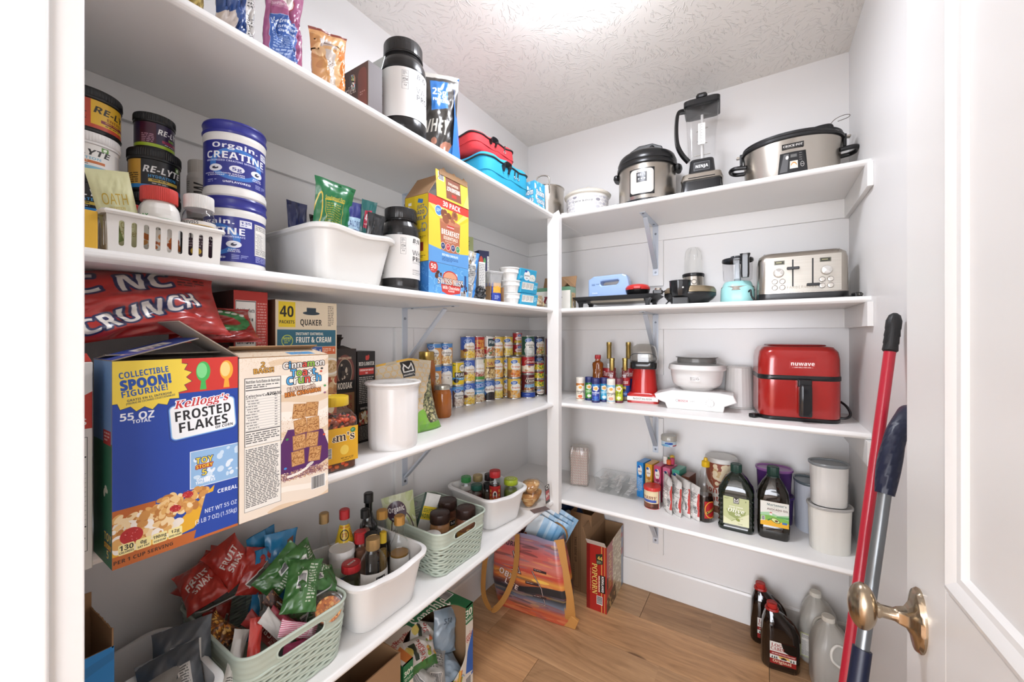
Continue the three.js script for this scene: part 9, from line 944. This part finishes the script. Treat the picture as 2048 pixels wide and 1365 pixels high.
  // oval canisters
  const canister = (label, x, yy, z, ry, a, b, h, c, lc, gr) => { const t = thing('oval_canister', label, 'canister', [x, yy, z], ry, gr), m = mat(c, 0.3), O = (k, q) => oval(a * k, b * k, q, 64, 2.3); mesh('body', loft([O(0.9, 0), O(0.93, 0.004), O(0.96, h * 0.5), O(1, h - 0.012)], { crease: 1 }), m, t); mesh('lid', loft([O(1.0, h - 0.013), O(1.06, h - 0.01), O(1.08, h - 0.004), O(1.06, h), O(0.98, h - 0.001), O(0.93, h - 0.006), O(0.5, h - 0.006)]), mat(lc, 0.28), t); };
  canister('dark purple oval canister, lower of the purple pair', 0.055, y, -2.145, 0.15, 0.068, 0.05, 0.125, 0x3d2464, 0x43286c, 'purple oval canisters'); canister('purple oval canister with mauve lid, upper of the purple pair', 0.05, y + 0.1255, -2.145, 0.1, 0.068, 0.05, 0.118, 0x4c2a66, 0x8f5c98, 'purple oval canisters');
  canister('pale blue grey oval canister with dark grey lid behind the white pair', 0.172, y, -2.135, 0.3, 0.045, 0.062, 0.215, 0xc3c8d2, 0x5f6a70); canister('white oval canister with grey lid, lower of the white pair', 0.228, y, -1.975, 0.3, 0.069, 0.055, 0.18, 0xe2dfd6, 0xb4b2ae, 'white oval canisters'); canister('white oval canister with steel grey lid, upper of the white pair', 0.225, y + 0.1805, -1.97, 0.25, 0.061, 0.05, 0.165, 0xdfddd8, 0x8a8f92, 'white oval canisters'); canister('grey lidded canister mostly hidden behind the white pair', 0.268, y, -2.14, 0, 0.038, 0.06, 0.225, 0xc9c6c0, 0x77787a);
}
// ---------- floor right: jugs, broom, floor washer ----------
{
  const lc = cell(280, 280, (g, w, h) => { poly(g, '#e3dfd8', [[0, 0], [120, 0], [150, 100], [w, 160], [w, h], [0, h]]); fill(g, '#8f1f1e', 0, 124, 170, 40); fill(g, '#8f1f1e', 0, 124, w, 44); txt(g, 'LOG', 72, 42, 52, '#8f1f1e', { serif: 1 }); txt(g, 'CABIN', 84, 88, 54, '#8f1f1e', { serif: 1, max: 150 }); txt(g, 'NO HIGH FRUCTOSE CORN SYRUP', 146, 146, 20, '#efe9e0', { max: 250 }); fill(g, '#dfe0d8', 0, 170, w, 46); poly(g, '#d9b45a', [[90, 170], [200, 170], [220, 200], [110, 200]]); poly(g, '#3a2a20', [[120, 190], [150, 176], [180, 190], [180, 206], [120, 206]]); for (const x of [26, 52, 74, 226, 254]) poly(g, '#2a3430', [[x, 176], [x + 10, 210], [x - 10, 210]]); fill(g, '#8f1f1e', 0, 216, w, 64); txt(g, 'Original', 130, 242, 48, '#e9d9b8', { serif: 1 }); fine(g, 100, 268, 50, 6, 1, '#e9d9b8'); });
  const syr = (label, x, z, ry) => { const t = thing('pancake_syrup', label, 'jug', [x, 0, z], ry, 'dark syrup jugs'), m = mat(0x150a06, 0.1, 0, { clearcoat: 0.6 }); mesh('jug_body', loft([[0.066, 0.044, 0.03, 0], [0.07, 0.048, 0.034, 0.01], [0.069, 0.048, 0.034, 0.1], [0.066, 0.046, 0.034, 0.15], [0.056, 0.04, 0.03, 0.185, -0.008], [0.036, 0.032, 0.026, 0.212, -0.02], [0.024, 0.023, 0.022, 0.228, -0.028], [0.02, 0.02, 0.02, 0.238, -0.028]].map(([a, b, r, q, dx = 0]) => rrect(a, b, r, q, 64).map((p) => [p[0] + dx, p[1], p[2]])), { crease: 1.2 }), m, t); mesh('jug_handle', tube([[0.012, 0.206, 0], [0.04, 0.186, 0], [0.062, 0.15, 0], [0.066, 0.115, 0]], 0.0095, 40), mat(0x341408, 0.12), t); mesh('collar', loft([oval(0.024, 0.022, 0.226, 32), oval(0.027, 0.024, 0.23, 32), oval(0.025, 0.022, 0.238, 32)]).translate(-0.028, 0, 0), mat(0xa8241f, 0.4), t); mesh('cap', ribCap(0.0195, 0.238, 0.259, 36).translate(-0.028, 0, 0), mat(0xb52a24, 0.4), t); box('label', 0.092, 0.092, 0.001, { f: lc, a: flat('#8f1f1e') }, t, { at: [0.004, 0.03, 0.0487], rad: 0, fin: 'gloss' }); };
  syr('dark syrup jug with red cap and cabin label, front of the two', 0.068, -2.045, 0.12); syr('dark syrup jug with red cap standing behind the labelled one', 0.026, -2.175, 0.05);
  const mk = (label, x, z, ry, lv, lc2) => { const t = thing('milk_jug', label, 'jug', [x, 0, z], ry, 'translucent gallon jugs'), R = (a, b, r, q, dx = 0) => rrect(a, b, r, q, 64).map((p) => [p[0] + dx, p[1], p[2]]); const pl = mat(0xe2e0d8, 0.35, 0, { transmission: 0.5, thickness: 0 }); mesh('jug_body', loft([R(0.06, 0.06, 0.03, 0), R(0.066, 0.066, 0.032, 0.01), R(0.067, 0.067, 0.034, 0.16), R(0.06, 0.06, 0.036, 0.2), R(0.044, 0.042, 0.034, 0.24, -0.004), R(0.024, 0.024, 0.022, 0.262, -0.01), R(0.019, 0.019, 0.019, 0.272, -0.01), R(0.019, 0.019, 0.019, 0.28, -0.01)], { crease: 1.2 }), pl, t); mesh('contents', loft([R(0.058, 0.058, 0.028, 0.003), R(0.0645, 0.0645, 0.03, 0.012), R(0.0655, 0.0655, 0.032, lv)]), mat(lc2, 0.3), t); mesh('handle_ridge', tube([[0.012, 0.14, 0.069], [-0.012, 0.16, 0.069], [-0.012, 0.195, 0.063], [0.008, 0.215, 0.055], [0.035, 0.205, 0.056], [0.05, 0.17, 0.064], [0.052, 0.13, 0.069]], 0.005, 50), mat(0xdedcd4, 0.35), t); mesh('cap', ribCap(0.0215, 0.272, 0.29, 44, 0.0007).translate(-0.01, 0, 0), mat(0xdedbd0, 0.4), t); return t; };
  mk('translucent gallon jug of dark liquid with cream cap, front of the two', 0.238, -2.01, 0.1, 0.15, 0x3a302e); const m2 = mk('translucent gallon jug with facts label standing behind the front jug', 0.212, -2.17, -0.1, 0.09, 0x9a968c); const fl = cell(110, 220, (g, w, h) => { fill(g, '#c3c98a', 0, 0, w, h); facts(g, 6, 8, w - 12, h - 16); }); box('label', 0.05, 0.1, 0.001, { f: fl, a: flat('#d9d6cc') }, m2, { at: [-0.036, 0.03, 0.0675], rad: 0, fin: 'gloss' });
  // red broom leaning on the right wall behind the door edge
  const rod = (a, b, r0, r1, m, name, t, n = 28) => { const A = V(...a), B = V(...b), g = new THREE.CylinderGeometry(r1, r0, A.distanceTo(B), n, 1); const o = mesh(name, g, m, t); o.position.copy(A.clone().add(B).multiplyScalar(0.5)); o.quaternion.setFromUnitVectors(V(0, 1, 0), B.clone().sub(A).normalize()); return o; };
  { const t = thing('broom', 'red broom handle with black ribbed grip leaning against the right wall', 'broom', [0.104, 0, -1.18], 0), top = [0.201, 1.475, -0.265], at2 = (k) => top.map((q) => q * k); const hm = mat(0xbd2438, 0.3, 0, { clearcoat: 0.3 }); rod(at2(0.06), at2(0.955), 0.0125, 0.0125, hm, 'handle', t); const gr = loft([[0.0135, 0], [0.0165, 0.004], [0.0152, 0.02], [0.0165, 0.024], [0.0155, 0.04], [0.0168, 0.044], [0.0155, 0.06], [0.0165, 0.064], [0.0165, 0.085], [0.012, 0.1], [0.005, 0.106]].map(([r, q]) => circ(r, q, 28)), { crease: 0.6 }), g2 = mesh('grip', gr, mat(0x181819, 0.5), t); g2.position.set(...at2(0.93)); g2.quaternion.setFromUnitVectors(V(0, 1, 0), V(...top).normalize()); box('brush_head', 0.03, 0.045, 0.2, hm, t, { at: [0.01, 0.085, -0.012], rad: 0.006 }); mesh('bristles', loft([rrect(0.014, 0.095, 0.006, 0.09, 40), rrect(0.024, 0.115, 0.008, 0.001, 40)].reverse()), mat(0x3a3a3c, 0.8), t).userData.kind = 'stuff'; }
  { const t = thing('floor_washer', 'grey tube floor washer with navy handle leaning beside the broom', 'floor cleaner', [0, 0, 0], 0), nv = mat(0x161c34, 0.42), L = (k) => [0.242 - 0.177 * k, 1.073 - k, -1.219 + 0.32 * k]; rod(L(0), L(0.34), 0.0122, 0.0122, mat(0x84888a, 0.32, 0.7), 'tube', t); rod(L(0.33), L(1.04), 0.0165, 0.0185, nv, 'lower_handle', t); mesh('handle', loft((() => { const c = new THREE.CatmullRomCurve3([L(0.02), L(-0.03), [0.2535, 1.135, -1.236], [0.268, 1.185, -1.258], [0.29, 1.218, -1.29], [0.305, 1.225, -1.33], [0.308, 1.19, -1.36]].map((p) => V(...p)), false, 'centripetal'), R = []; const fr = c.computeFrenetFrames(40, false); for (let i = 0; i <= 40; i++) { const p = c.getPointAt(i / 40), r = 0.0172 + 0.0045 * Math.sin(Math.min(1, i / 16) * PI * 0.8); R.push(Array.from({ length: 28 }, (_, k) => { const a = k / 28 * 2 * PI, n = fr.normals[i], b = fr.binormals[i]; return [p.x + r * (Math.cos(a) * n.x + Math.sin(a) * b.x), p.y + r * (Math.cos(a) * n.y + Math.sin(a) * b.y), p.z + r * (Math.cos(a) * n.z + Math.sin(a) * b.z)]; })); } return R; })(), { crease: 1 }), nv, t); const cr = rod(L(-0.005), L(0.012), 0.0178, 0.0178, mat(0x232c4a, 0.4), 'collar', t); box('floor_head', 0.14, 0.06, 0.2, nv, t, { at: [0.06, 0, -0.88], rad: 0.012 }); }
}

renderer.render(scene, camera);
